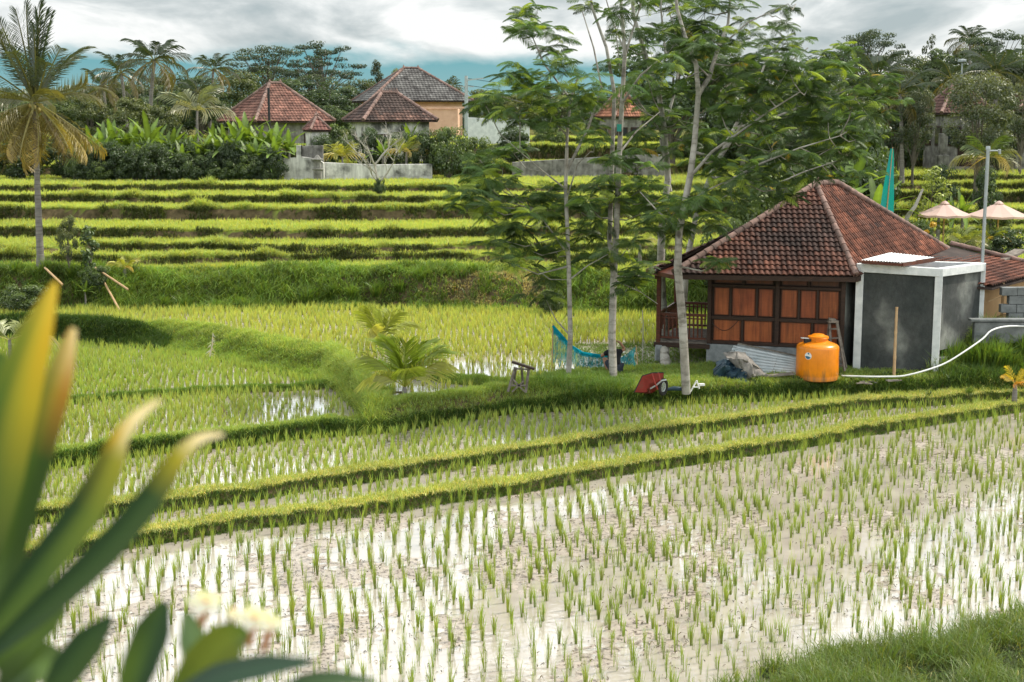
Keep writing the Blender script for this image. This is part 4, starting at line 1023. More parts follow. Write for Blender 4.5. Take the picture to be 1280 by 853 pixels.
# veranda
vw = 1.22
def Vv(a, d, z): return WA - ud * a + vd * d + Vector((0, 0, z)) - HO
m = MB()
for k in range(9):
    d0 = k * .26; m.bar(Vv(-.02, d0 + .12, 1.15), Vv(vw + .05, d0 + .12, 1.15), .24, .035)
m.build('veranda_floor', M['wood_grey'], hut)
m = MB(); m.bar(Vv(-.05, -.03, 1.08), Vv(vw + .1, -.03, 1.08), .07, .11); m.bar(Vv(-.05, 2.3, 1.08), Vv(vw + .1, 2.3, 1.08), .07, .11); m.bar(Vv(vw, 0, 1.08), Vv(vw, 2.3, 1.08), .07, .11); m.build('floor_beam', M['wood_dark'], hut)
for d0 in (0, 2.25):
    m = MB(); m.bar(Vv(vw, d0, 1.1), Vv(vw, d0, 3.02), .10, .10, up=tuple(vd)); m.build('veranda_post', M['wood_red'], hut, bevel=.008)
    m = MB(); p = Vv(vw - .02, d0, 0); m.box((p.x, p.y, .16 - .15), (.20, .20, .92), taper=.88); m.build('footing', M['foundation'], hut, bevel=.01)
m = MB(); p1 = Vv(vw, 0, 2.3); m.box((p1.x - .06, p1.y, p1.z + .45), (.10, .07, .14)); m.build('bracket', M['wood_red'], hut)
def railing(pa, pb, n, name='railing'):
    m = MB(); pa = Vector(pa); pb = Vector(pb); zt = Vector((0, 0, .66)); zb = Vector((0, 0, .09))
    m.bar(pa + zt, pb + zt, .05, .065); m.bar(pa + zt - Vector((0, 0, .09)), pb + zt - Vector((0, 0, .09)), .03, .03); m.bar(pa + zb, pb + zb, .045, .05)
    for i in range(1, n): q = pa.lerp(pb, i / n); m.bar(q + zb, q + zt, .034, .034, up=tuple(vd))
    m.build(name, M['wood_red'], hut)
railing(Vv(vw - .05, 0, 1.17), Vv(.05, 0, 1.17), 11)
railing(Vv(vw, .05, 1.17), Vv(vw, 2.2, 1.17), 16)
railing(Vv(vw - .05, 2.25, 1.17), Vv(.05, 2.25, 1.17), 11)
# roof
eA = P(842, 344, 33.0); eA.z = 2.95; eN = Vector((7.97, 32.78, 2.91)); eR = Vector((11.75, 38.3, 3.02)); eB = Vector((5.6, 40.4, 2.95)); eL = Vector((3.1, 34.4, 2.93))
ap1 = P(1020, 232, 35.2); ap2 = P(1046, 233, 36.0); ap2.z = ap1.z
hips = [(eN, ap1), (eA, ap1), (eR, ap2), (eB, ap2), (ap1, ap2)]
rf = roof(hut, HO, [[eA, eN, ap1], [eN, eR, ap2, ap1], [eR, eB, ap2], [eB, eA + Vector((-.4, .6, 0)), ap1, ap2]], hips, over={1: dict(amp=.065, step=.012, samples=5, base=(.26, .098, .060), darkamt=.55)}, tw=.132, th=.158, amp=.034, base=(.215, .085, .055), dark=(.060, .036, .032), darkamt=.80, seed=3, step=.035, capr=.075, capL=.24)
# left veranda eave
m = MB(); vl = P(808, 336, 34.2)
q0 = vl - HO; q1 = P(880, 314, 34.4) - HO; q2 = eA - HO + Vector((0, 0, -.03)); q3 = P(846, 322, 36.6) - HO
m.add([q0, q2, q1, q3] + [p - Vector((0, 0, .07)) for p in (q0, q2, q1, q3)], [(0, 1, 2, 3), (7, 6, 5, 4), (0, 4, 5, 1), (3, 7, 4, 0), (2, 6, 7, 3), (1, 5, 6, 2)], (1, 1, 1))
m.bar(q0 + Vector((0, -.02, -.06)), q2 + Vector((0, -.02, -.04)), .03, .10, (1.1, 1, .9)); m.build('veranda_eave', M['wood_red'], hut)
for i, (a, b2) in enumerate(((eA, eN), (eN, eR))):
    m = MB(); m.bar(a - HO - Vector((0, 0, .07)), b2 - HO - Vector((0, 0, .07)), .03, .11); m.build('fascia', M['wood_dark'], hut)
m = MB(); pt = ap1.lerp(ap2, .1) - HO
m.tube([pt + Vector((0, 0, .02)), pt + Vector((0, 0, .14)), pt + Vector((0, 0, .2))], [.05, .035, .008], 8); m.build('finial', M['cap'], hut)

# annex behind and right of the cement box
AO = Vector((11.2, 35.5, .6))
ax = thing('annex', 'low tiled annex with tan walls joining the right side of the hut', 'annex', AO)
E1 = P(1098, 346, 33.9); E2 = P(1188, 306, 38.6); E3 = P(1318, 338, 37.4); E4 = P(1240, 359, 34.2)
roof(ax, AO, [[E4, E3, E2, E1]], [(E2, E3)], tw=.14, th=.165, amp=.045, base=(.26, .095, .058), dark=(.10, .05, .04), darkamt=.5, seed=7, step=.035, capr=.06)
m = MB(); m.prism([((p - AO).x, (p - AO).y) for p in (Vector((8.3, 35.2, 0)), Vector((11.5, 34.75, 0)), Vector((13.7, 37.0, 0)), Vector((10.6, 39.3, 0)))], -.3, 1.86)
m.build('wall', M['plaster_tan'], ax)
m = MB(); p = P(1252, 400, 34.9) - AO; m.box((p.x, p.y, p.z), (.05, .05, 1.9)); m.bar(P(1235, 377, 34.6) - AO, P(1275, 362, 34.6) - AO, .03, .03); m.build('bamboo_frame', M['bamboo'], ax)
# stone block wall at the far right
bw = thing('block_wall', 'dark grey block wall at the right edge beside the annex', 'wall', P(1270, 420, 34.4) * Vector((1, 1, 0)) + Vector((0, 0, .6)) if False else Vector((P(1270, 420, 34.4).x, 34.4, .6)))
m = MB(); r = random.Random(3)
for row in range(9):
    for k in range(7):
        z = .1 + row * .21; x = -.25 + k * .38 + (row % 2) * .19
        v = r.uniform(.8, 1.1); m.box((x, r.uniform(-.012, .012), z), (.368, .2, .198), col=(v, v, v))
m.build('blocks', M['block'], bw, bevel=.008)
m = MB(); p = P(1215, 412, 33.6) - bw.location
m.bar((p.x - .1, -.9, 1.20), (p.x + 1.8, -.9, 1.20), .26, .06); m.bar((p.x, -.9, .9), (p.x + 1.8, -.9, .9), .16, .5); m.build('coping', M['block'], bw, bevel=.01)

# cement box
CO = Vector((9.9, 34.0, .6))
cb_ = thing('cement_box', 'unfinished dark cement bathroom box edged with pale concrete columns and beams', 'outbuilding', CO)
cl = Vector((8.14, 33.1, 0)); cm = Vector((9.92, 32.88, 0)); cr_ = Vector((11.4, 34.35, 0)); ck = Vector((9.7, 34.85, 0))
zt = {0: 3.18, 1: 3.09, 2: 3.07, 3: 3.07}
cols = [cl, cm, cr_, ck]
for i, p in enumerate(cols):
    m = MB(); q = p - CO; m.box((q.x, q.y, (zt[i] - .6) / 2 - .15), (.17, .17, zt[i] - .6 + .3), rz=-.32); m.build('column', M['cement_white'], cb_, bevel=.008)
for i in range(4):
    a = cols[i] - CO; b2 = cols[(i + 1) % 4] - CO
    m = MB(); za, zb = zt[i] - .6 - .09, zt[(i + 1) % 4] - .6 - .09
    m.bar((a.x, a.y, za), (b2.x, b2.y, zb), .19, .19); m.build('beam', M['cement_white'], cb_, bevel=.008)
    m = MB(); inn = ((b2 - a).cross(Vector((0, 0, 1)))).normalized() * (-.03)
    aa = a + inn; bb = b2 + inn; dd = (bb - aa).normalized() * .08
    zc_ = 1.12 if i != 1 else 1.48; aa.z = zc_; bb.z = zc_; m.bar(aa + dd, bb - dd, .10, 2.6 if i != 1 else 1.86); m.build('wall', M['cement_dark'], cb_)
m = MB(); a = cm - CO; b2 = cr_ - CO; r = random.Random(9)
for row in range(4):
    for k in range(5):
        t0 = (k + (row % 2) * .5) / 5; q = a.lerp(b2, min(.96, .06 + t0 * .95)); v = r.uniform(.8, 1.15)
        m.box((q.x, q.y, .01 + row * .135 - .1), (.39, .16, .125), rz=math.atan2(b2.y - a.y, b2.x - a.x), col=(v, v, v))
m.build('footing_blocks', M['block'], cb_, bevel=.006)
# strip of cement wall between hut and box
m = MB(); m.bar(WN - CO + Vector((.02, .12, 1.75)), cl - CO + Vector((0, .5, 1.75)), .08, 2.3); m.build('side_wall', M['cement_dark'], cb_)
m = MB(); s = [P(1077, 325, 32.8), P(1112, 316, 34.6), P(1168, 322, 34.1), P(1128, 328, 32.6)]; s = [Vector((q.x, q.y, q.z)) - CO for q in s]
mid = [s[0].lerp(s[3], .0)]
def ribbed(m, a, b, c, d, n, amp, col=(1, 1, 1), sub=4):
    """corrugated sheet, ribs run from a-d side to b-c side"""
    V = []; F = []; nrm = (b - a).cross(d - a).normalized(); N = n * sub
    for i in range(N + 1):
        t = i / N; off = nrm * (amp * math.sin(t * n * 2 * math.pi))
        V += [a.lerp(d, t) + off, b.lerp(c, t) + off]
    for i in range(N): F.append((2*i, 2*i+1, 2*i+3, 2*i+2))
    m.add(V, F, col)
ribbed(m, s[0], s[1], s[2], s[3], 14, .012); o_ = m.build('sheet_roof', M['zinc_white'], cb_)
m = MB(); m.bar(s[0] + Vector((0, 0, -.06)), s[3] + Vector((0, 0, -.06)), .05, .06); m.bar(s[3] + Vector((0, 0, -.06)), s[2] + Vector((0, 0, -.06)), .05, .08); m.build('roof_batten', M['wood_red'], cb_)
# steel pole standing on the box
sp_ = P(1228, 326, 34.6); tp_ = P(1228, 186, 34.6)
t = thing('steel_pole', 'thin galvanised steel pole with a short crossarm rising behind the cement box', 'pole', (sp_.x, sp_.y, sp_.z))
m = MB(); m.tube([(0, 0, -2.3), (0, 0, tp_.z - sp_.z)], .04, 10); m.build('shaft', M['steel'], t, smooth=True)
m = MB(); hh = tp_.z - sp_.z; m.tube([(-.03, 0, hh - .05), (.3, 0, hh - .05)], .018, 8); m.tube([(.27, 0, hh - .02), (.29, 0, hh - .13)], [.04, .03], 8); m.tube([(0, 0, hh - .02), (0, 0, hh + .06)], [.06, .05], 8); m.build('crossarm', M['steel'], t)

# ------------------------------------------------------------------ THINGS IN THE YARD
# orange water tank
tk = P(1021, 475, 32.25); gz = tk.z
t = thing('water_tank', 'bright orange plastic water tank standing in the grass in front of the hut', 'water tank', (tk.x, tk.y, hz(tk.x, tk.y) - .02))
ft = 57 / FP * 32.0
r_ = .485
MB().lathe([(r_ - .03, 0), (r_, .02), (r_, .10), (r_ - .004, .12), (r_, .14), (r_, .74), (r_ - .01, .78), (r_ - .06, .825), (r_ - .17, .865), (.245, .89), (.225, .90), (.225, .945), (.24, .95), (.24, .975), (.22, .99), (.12, 1.02), (.11, 1.035), (.02, 1.045)], n=48).build('body', M['orange'], t, smooth=True)
m = MB(); m.lathe([(.20, .97), (.235, .975), (.235, 1.0), (.15, 1.025), (.12, 1.05), (.03, 1.06)], n=32); m.build('lid', M['orange'], t, smooth=True)
m = MB(); m.box((-.26, -.08, .90), (.16, .12, .09)); m.build('inlet', M['black'], t, bevel=.01)
m = MB(); m.bar((-.24, -.1, .96), (-.42, -.12, .975), .09, .015); m.build('inlet_flap', M['zinc'], t)
# round sticker: a blue and white emblem curved on the body
def patch(m, az, zc, rad, rr, scale=(1, 1), col=(1, 1, 1), half=None):
    V = []; F = []; n = 24
    V.append((rr * math.sin(az), -rr * math.cos(az), zc))
    for k in range(n + 1):
        a = (half[0] + (half[1] - half[0]) * k / n) if half else 2 * math.pi * k / n
        da = az + math.cos(a) * rad * scale[0] / r_; V.append((rr * math.sin(da), -rr * math.cos(da), zc + math.sin(a) * rad * scale[1]))
    for k in range(n): F.append((0, k + 1, k + 2))
    m.add(V, F, col)
azs = -.66
m = MB(); patch(m, azs, .60, .082, r_ + .003); m.build('sticker', M['white'], t)
st = t.children[-1]
m = MB(); patch(m, azs, .595, .066, r_ + .006, half=(math.pi * 1.0, math.pi * 1.9)); patch(m, azs + .02, .655, .02, r_ + .006); m.build('sticker_emblem', M['sticker_blue'], st)
# corrugated sheets leaning on the foundation
t = thing('corrugated_sheet', 'stack of rusty corrugated zinc sheets leaning against the hut foundation', 'metal sheet', P(960, 470, 32.7))
o = t.location.copy()
a = P(922, 430, 33.3) - o; b_ = P(1002, 447, 33.0) - o; c_ = P(1002, 472, 32.2) - o; d_ = P(905, 468, 32.5) - o
m = MB(); ribbed(m, a, b_, c_, d_, 9, .014, sub=6); m.build('sheet', M['zinc'], t)
m = MB(); off = Vector((-.1, -.04, -.03)); k1 = a.lerp(b_, .0) + off; ribbed(m, k1, a.lerp(b_, .72) + off, d_.lerp(c_, .70) + off * 1.3, d_ + off * 1.3, 9, .014, sub=6); m.build('sheet', M['zinc'], t)
m = MB(); m.bar(a + Vector((0, -.05, .02)), b_ + Vector((0, -.05, .02)), .03, .03); m.bar(a.lerp(b_, .72) + off * 1.5, d_.lerp(c_, .7) + off * 1.8, .02, .02); m.build('edge_batten', M['wood_grey'], t)
# cloth heaps
def cloth(name, label, pts3, mat, seed, thick=.09, cat='tarpaulin'):
    """crumpled cloth laid over a lump: rows of places, folded by noise"""
    rows = [[Vector(p) for p in row] for row in pts3]; o = rows[-1][len(rows[-1]) // 2].copy(); r = np.random.default_rng(seed)
    nu, nv = 36, 30; V = []; F = []
    R_, C_ = len(rows), len(rows[0])
    for j in range(nv + 1):
        fj = j / nv * (R_ - 1); j0 = min(int(fj), R_ - 2); tj = fj - j0; tj = tj * tj * (3 - 2 * tj)
        for i in range(nu + 1):
            fi = i / nu * (C_ - 1); i0 = min(int(fi), C_ - 2); ti = fi - i0; ti = ti * ti * (3 - 2 * ti)
            p = rows[j0][i0].lerp(rows[j0][i0+1], ti).lerp(rows[j0+1][i0].lerp(rows[j0+1][i0+1], ti), tj)
            u, v = i / nu, j / nv
            n = fbm(np.array([u * 7 + v * 2 + seed]), np.array([v * 4]), seed, 3)[0] - .5; n2 = abs(vnoise(np.array([u * 9 + v * 5]), np.array([v * 3 + 9.]), seed + 2)[0] - .5)
            V.append(p + Vector((n * .08, -n * thick * 2.2 - n2 * thick, n * .12 + n2 * .05)) - o)
    for j in range(nv):
        for i in range(nu): a = j * (nu + 1) + i; F.append((a, a + 1, a + nu + 2, a + nu + 1))
    m = MB(); m.add(V, F); ob = m.build(name, mat, None, smooth=True); ob.location = o; tag(ob, label, cat)
    s = ob.modifiers.new('Solidify', 'SOLIDIFY'); s.thickness = .012; return ob
D = 32.0
cloth('navy_tarpaulin', 'crumpled dark navy tarpaulin heaped in front of the hut foundation', [[P(897, 452, D+.4), P(905, 450, D+.2), P(920, 452, D+.2), P(930, 458, D+.2)], [P(893, 462, D+.1), P(905, 458, D-.1), P(922, 462, D), P(932, 466, D)], [P(889, 474, D+.1), P(903, 476, D+.1), P(918, 479, D-.2), P(931, 480, D-.2)]], M['tarp_navy'], 4, .16)
cloth('grey_cloth', 'rumpled grey cloth thrown over the heap beside the corrugated sheets', [[P(905, 441, D+.5), P(918, 441, D+.4), P(932, 443, D+.4), P(944, 455, D+.4)], [P(908, 449, D+.2), P(922, 450, D), P(938, 456, D), P(952, 463, D+.2)], [P(918, 458, D+.1), P(932, 470, D-.1), P(942, 470, D-.1), P(957, 468, D)], [P(931, 470, D), P(934, 481, D-.1), P(941, 473, D-.1), P(960, 470, D)]], M['tarp_grey'], 8, .12, 'cloth')
t = thing('plank_pile', 'low pile of weathered planks lying between the cloth heap and the orange tank', 'planks', P(945, 478, 31.9)); o = t.location.copy()
r = random.Random(2)
for k, (x0, y0, x1, y1) in enumerate(((900, 473, 934, 479), (938, 472, 992, 467), (940, 476, 1000, 473), (905, 477, 930, 476), (960, 470, 998, 476))):
    m = MB(); m.bar(P(x0, y0, 31.9 + k * .12) - o, P(x1, y1, 31.9 + k * .1) - o, .18, .04); m.build('plank', M['wood_grey'], t, bevel=.004)
# old A-frame step ladder behind the tank
q = P(1046, 463, 32.9); t = thing('step_ladder', 'worn wooden step ladder standing behind the orange tank', 'ladder', q); o = q.copy()
m = MB(); Lr = [(P(1056, 464, 32.5) - o, P(1046, 404, 32.8) - o), (P(1040, 466, 32.6) - o, P(1037, 404, 32.9) - o)]
for a, b_ in Lr: m.bar(a, b_, .05, .035)
for k in range(5): tt = .12 + k * .19; m.bar(Lr[0][0].lerp(Lr[0][1], tt), Lr[1][0].lerp(Lr[1][1], tt), .08, .03)
m.build('front_frame', M['wood_grey'], t)
m = MB(); a, b_ = P(1060, 470, 33.0) - o, P(1047, 404, 32.85) - o; m.bar(a, b_, .04, .03); a2, b2 = P(1033, 440, 33.1) - o, P(1036, 404, 32.9) - o; m.bar(a2, b2, .04, .03); m.bar(a.lerp(b_, .2), a2.lerp(b2, .1), .03, .03); m.build('rear_frame', M['wood_grey'], t)
m = MB(); p = P(1041, 402, 32.85) - o; m.box(p, (.24, .16, .05)); m.box((p.x - .02, p.y, p.z + .05), (.16, .12, .05), ry=.15); m.build('top_step', M['wood_grey'], t)
# bamboo pole leaning
q = P(1117, 478, 32.3); tpp = P(1121, 384, 32.6); ob = MB(); o = q.copy(); pts = []; rad = []
for i in range(25):
    tt = i / 24; pts.append((tpp - q) * tt); rad.append(.036 * (1 - .15 * tt) * (1.16 if i % 4 == 0 else 1))
ob.tube(pts, rad, 10); b_ = ob.build('bamboo_pole', M['bamboo'], None, smooth=True); b_.location = q; tag(b_, 'upright yellow bamboo pole in front of the dark cement box', 'pole')
# white hose
pts = [P(x, y, dd) for x, y, dd in ((1052, 470, 32.2), (1085, 471, 32.0), (1110, 471, 32.0), (1130, 470, 32.0), (1158, 463, 32.1), (1182, 454, 32.3), (1205, 440, 32.5), (1228, 424, 32.8), (1240, 413, 33.0), (1262, 408, 33.3), (1300, 409, 33.4))]
sm = []
for i in range(len(pts) - 1):
    for k in range(4):
        p0, p1, p2, p3 = pts[max(0, i-1)], pts[i], pts[i+1], pts[min(len(pts)-1, i+2)]; s = k / 4
        sm.append(.5 * ((2 * p1) + (p2 - p0) * s + (2*p0 - 5*p1 + 4*p2 - p3) * s * s + (3*p1 - p0 - 3*p2 + p3) * s ** 3))
o = pts[0].copy(); b_ = MB().tube([p - o for p in sm], .021, 8).build('hose', M['pvc'], None, smooth=True); b_.location = o; tag(b_, 'long white hose curving past the cement box up to the mound on the right', 'hose')
t = thing('scrap_heap', 'flat scraps of pale sacking and sticks on the grass at the bamboo pole foot', 'scraps', P(1100, 478, 31.6)); o = t.location.copy()
r = random.Random(8)
for k in range(9): m = MB(); a = P(1072 + r.uniform(0, 40), 474 + r.uniform(0, 6), 31.7 + r.uniform(0, .4)) - o; m.bar(a, a + Vector((r.uniform(-.35, .35), r.uniform(-.1, .1), r.uniform(0, .03))), .05, .02); m.build('stick', M['tarp_grey'] if k % 2 else M['wood_grey'], t)
# low debris sticks left of the heap
t = thing('white_trestle', 'tiny white folding frame lying in the grass by the pale tree trunk', 'frame', P(862, 488, 31.2)); o = t.location.copy()
m = MB()
for a, b_ in (((856, 488), (857, 477)), ((863, 490), (871, 476)), ((866, 484), (874, 484)), ((871, 476), (874, 486))): m.bar(P(*a, 31.0) - o, P(*b_, 31.1) - o, .025, .025)
m.build('frame', M['white'], t)
m = MB(); m.box((0, 0, 0), (.13, .09, .05), rz=.2); ob = m.build('painted_brick', M['white'], None, bevel=.006); ob.location = P(877, 481, 31.3); tag(ob, 'small pale block on the bare soil near the foundation corner', 'brick')

# red wheelbarrow, tipped on its nose
q = P(812, 489, 30.6); WB_ = thing('wheelbarrow', 'rusty red wheelbarrow tipped forward in the grass between two tree trunks', 'wheelbarrow', q); o = q.copy()
dd = 30.6
def Q(x, y, k=0): return P(x, y, dd + k) - o
# tray: open box seen from its underside-left, mouth away
rim = [Q(793, 490, -.25), Q(803, 470, -.3), Q(815, 466.5, -.25), Q(829, 466, -.1), Q(829, 478, .45), Q(812, 492, .4)]
deep = [Q(808, 490, -.1), Q(812, 479, -.18), Q(821, 477, -.12), Q(824, 478, -.02), Q(824, 484, .25), Q(815, 491, .3)]
m = MB(); n = 6; m.add(rim + deep, [(i, (i + 1) % n, (i + 1) % n + n, i + n) for i in range(n)] + [tuple(range(n, 2 * n))])
ob = m.build('tray', M['red'], WB_); s = ob.modifiers.new('Solidify', 'SOLIDIFY'); s.thickness = .012; sb = ob.modifiers.new('Bevel', 'BEVEL'); sb.width = .03; sb.segments = 3
m = MB(); m.tube(rim + [rim[0]], .014, 6); m.build('rim', M['rubber'], ob)
m = MB(); m.tube([Q(815, 467, -.33), Q(819, 480, -.34), Q(822, 487, -.3)], .014, 6); m.tube([Q(823, 466, -.25), Q(826, 478, -.28)], .014, 6); m.build('brace', M['red'], WB_)
for s_ in (0, .35):
    m = MB(); m.tube([Q(813, 486, -.2 + s_), Q(820, 482, -.25 + s_), Q(827, 476, -.3 + s_), Q(833, 475, -.3 + s_)], .017, 7); m.build('handle', M['steel'], WB_)
m = MB(); c = Q(829, 484, .0); V = []
m.tube([c + Vector((.16 * math.cos(a) * .55, .16 * math.cos(a) * .8, .16 * math.sin(a))) for a in [k * math.pi / 8 for k in range(17)]], .036, 8, cap=False); tw = m.build('wheel', M['rubber'], WB_, smooth=True)
m = MB(); m.tube([c + Vector((.10 * math.cos(a) * .55, .10 * math.cos(a) * .8, .10 * math.sin(a))) for a in [k * math.pi / 8 for k in range(17)]], .014, 6, cap=False)
for k in range(4): a = k * math.pi / 4; m.bar(c - Vector((.1 * math.cos(a) * .55, .1 * math.cos(a) * .8, .1 * math.sin(a))), c + Vector((.1 * math.cos(a) * .55, .1 * math.cos(a) * .8, .1 * math.sin(a))), .012, .012)
m.build('rim', M['steel'], tw)
m = MB(); m.bar(Q(812, 492, -.1), Q(810, 486, -.15), .03, .02); m.bar(Q(806, 492, .0), Q(812, 490, -.15), .03, .03); m.build('leg', M['wood_red'], WB_)
# blue hoe head / bag
q = P(845, 489, 31.0); m = MB(); m.tube([(-.22, 0, .03), (-.05, 0, .06), (.1, 0, .05), (.2, .02, .01)], [.03, .05, .045, .02], 8); ob = m.build('water_bag', M['tarp_navy'], None, smooth=True); ob.location = q; tag(ob, 'small limp blue bag lying in grass right of the wheelbarrow', 'bag')

# wooden trestle
q = P(649, 490, 30.15); t = thing('wooden_trestle', 'rough wooden sawhorse with a slanting top board on the pond bund', 'sawhorse', q); o = q.copy(); dd = 30.15
m = MB(); m.bar(P(640, 452.5, dd - .1) - o, P(668, 461.5, dd - .1) - o, .13, .045); m.build('top_board', M['wood_dark'], t)
for (a, b_) in (((635, 490), (644, 459)), ((657, 491), (661, 461)), ((654, 486), (652, 459)), ((641, 485), (645, 460))):
    k = .0 if a[0] in (635, 657) else .45; m = MB(); m.bar(P(*a, dd + k) - o, P(*b_, dd + .1) - o, .045, .04); m.build('leg', M['wood_grey'], t)
m = MB()
for a, b_ in (((638, 482), (658, 482)), ((640, 490), (655, 476)), ((641, 474), (655, 489)), ((642, 461), (663, 462))): m.bar(P(*a, dd + .02) - o, P(*b_, dd + .02) - o, .035, .03)
m.build('cross_brace', M['wood_grey'], t)

# teal net hung from stakes
q = P(742, 470, 33.4); t = thing('blue_net', 'torn teal netting strung sagging between stakes behind the two slim trunks', 'net', q); o = q.copy(); dd = 33.4
top = [(691, 407), (700, 418), (712, 430), (728, 441), (745, 444), (757, 444), (765, 441), (772, 449), (782, 458), (792, 462), (801, 464)]
V = []; F = []; C = []; nx = 60; ny = 9
tx = np.array([p[0] for p in top]); ty = np.array([p[1] for p in top])
low = np.interp(np.linspace(691, 801, nx + 1), [691, 705, 730, 757, 770, 785, 801], [452, 456, 464, 462, 455, 462, 468])
for i in range(nx + 1):
    x = 691 + 110 * i / nx; yt = np.interp(x, tx, ty)
    for j in range(ny + 1):
        s = j / ny; y = yt + (max(low[i], yt + 5) - yt) * s * (1 + .18 * math.sin(i * 1.7)); k = .12 * math.sin(i * .9 + s * 2) + .05 * math.sin(i * 2.3)
        V.append(P(x, y, dd + k) - o); g = 1.15 if s < .22 else (.62 if math.sin(i * 2.1 + s * 3) > .3 else .42); C.append((g, g, g))
for i in range(nx):
    for j in range(ny):
        a = i * (ny + 1) + j; F.append((a, a + ny + 1, a + ny + 2, a + 1))
me = np_mesh('netting', np.array([tuple(v) for v in V]), np.array(F), col=np.array(C)); mobj('netting', me, M['net'], t)
m = MB(); m.tube([P(x, y + .5, dd - .02 + .03 * math.sin(x)) - o for x, y in top], [.035 + .02 * math.sin(k * 2.2) for k in range(len(top))], 6, col=(1.2, 1.2, 1.2)); m.build('gathered_edge', M['net'], t)
m = MB(); V2 = [P(773, 449, dd) - o, P(790, 437, dd) - o, P(795, 433, dd) - o, P(792, 447, dd) - o, P(797, 462, dd) - o, P(786, 458, dd) - o, P(783, 443, dd + .1) - o]
m.add(V2, [(0, 6, 5), (6, 1, 3), (1, 2, 3), (6, 3, 5), (5, 3, 4)], (.62,) * 3); m.build('torn_flap', M['net'], t)
m = MB(); m.tube([P(691, 405, dd) - o, P(690, 470, dd) - o], .016, 6); m.build('stake', M['bamboo'], t); m = MB(); m.tube([P(795, 432, dd) - o, P(799, 478, dd) - o], .010, 6); m.build('stake', M['bamboo'], t)
m = MB(); m.tube([P(803, 388, 34.5), P(804, 405, 34.5), P(803, 470, 34.5)], .012, 6); m2 = m.build('thin_stick', M['twig'], None); tag(m2, 'single thin crooked stick standing in the rice left of the veranda', 'stick')

# squatting person behind the second trunk
def skin_body(name, verts, edges, radii, mat, parent, root=0, sub=2):
    me = bpy.data.meshes.new(name); me.from_pydata(verts, edges, []); me.materials.append(mat)
    ob = bpy.data.objects.new(name, me); link(ob, parent)
    ob.modifiers.new('Skin', 'SKIN'); me.skin_vertices[0].data  # layer made by the modifier
    for i, r in enumerate(radii): me.skin_vertices[0].data[i].radius = (r, r) if not hasattr(r, '__len__') else r
    me.skin_vertices[0].data[root].use_root = True
    s = ob.modifiers.new('Sub', 'SUBSURF'); s.levels = sub; s.render_levels = sub
    ob.modifiers['Skin'].use_smooth_shade = True
    return ob
pp = P(771, 480, 32.75); pz = hz(pp.x, pp.y)
per = thing('person', 'person in dark clothes squatting behind a tree trunk with one hand raised to the head', 'person', (pp.x - .03, pp.y, pz - .05), .3)
# facing +Y (away), local metres; pelvis low
J = {'pel': (0, 0, .22), 'sp': (0, .06, .36), 'ch': (0, .14, .50), 'nk': (0, .18, .60), 'hd': (0, .20, .70),
     'sR': (.15, .14, .56), 'eR': (.30, .20, .60), 'wR': (.19, .22, .76), 'sL': (-.15, .14, .56), 'eL': (-.22, .36, .44), 'wL': (-.10, .50, .46),
     'hR': (.09, .02, .20), 'kR': (.16, .36, .40), 'aR': (.13, .12, .06), 'tR': (.14, .30, .02), 'hL': (-.09, .02, .20), 'kL': (-.16, .36, .40), 'aL': (-.13, .12, .06), 'tL': (-.14, .30, .02)}
names = list(J); V = [J[n] for n in names]
E = [('pel','sp'),('sp','ch'),('ch','nk'),('nk','hd'),('ch','sR'),('sR','eR'),('eR','wR'),('ch','sL'),('sL','eL'),('eL','wL'),('pel','hR'),('hR','kR'),('kR','aR'),('aR','tR'),('pel','hL'),('hL','kL'),('kL','aL'),('aL','tL')]
rad = {'pel': .12, 'sp': .11, 'ch': .12, 'nk': .05, 'hd': .05, 'sR': .055, 'eR': .038, 'wR': .027, 'sL': .055, 'eL': .038, 'wL': .027, 'hR': .09, 'kR': .055, 'aR': .036, 'tR': .03, 'hL': .09, 'kL': .055, 'aL': .036, 'tL': .03}
E = [(names.index(a), names.index(b)) for a, b in E]; Rr = [rad[n] for n in names]
for hand, wn, dr in ((0, 'wR', Vector((-.06, .0, .03))), (1, 'wL', Vector((.05, .05, -.02)))):
    w0 = Vector(J[wn]); pi = len(V); V.append(tuple(w0 + dr * .7)); Rr.append(.028); E.append((names.index(wn), pi))
    for f_ in range(5):
        lf = (.045, .065, .075, .068, .05)[f_]; off = Vector((0, (f_ - 2) * .017, .004 * (2 - abs(f_ - 2)))); b0 = len(V)
        d1 = dr.normalized() if f_ else (dr.normalized() + Vector((0, -.9, 0))).normalized()
        V += [tuple(w0 + dr + off), tuple(w0 + dr + off + d1 * lf * .6 ), tuple(w0 + dr + off + d1 * lf + Vector((0, 0, -.012)))]; Rr += [.010, .009, .007]
        E += [(pi, b0), (b0, b0 + 1), (b0 + 1, b0 + 2)]
skin_body('body', V, E, Rr, M['skin'], per)
m = MB(); hc = Vector((0, .21, .73)); V = []; F = []
for i in range(13):
    th_ = math.pi * i / 12
    for k in range(18):
        a = 2 * math.pi * k / 18; x = math.sin(th_) * math.cos(a) * .077; y = math.sin(th_) * math.sin(a) * .095; z = math.cos(th_) * .115
        if z < -.03: x *= .86; y *= .92
        if abs(x) < .02 and y > .06 and -.045 < z < .01: y += .018
        V.append(hc + Vector((x, y, z)))
for i in range(12):
    for k in range(18): F.append((i*18+k, i*18+(k+1)%18, (i+1)*18+(k+1)%18, (i+1)*18+k))
m.add(V, F)
for s_ in (-1, 1): m.tube([hc + Vector((s_ * .074, -.005, -.03)), hc + Vector((s_ * .084, -.012, 0)), hc + Vector((s_ * .078, -.008, .025))], [.010, .014, .008], 6)
hd = m.build('head', M['skin'], per, smooth=True)
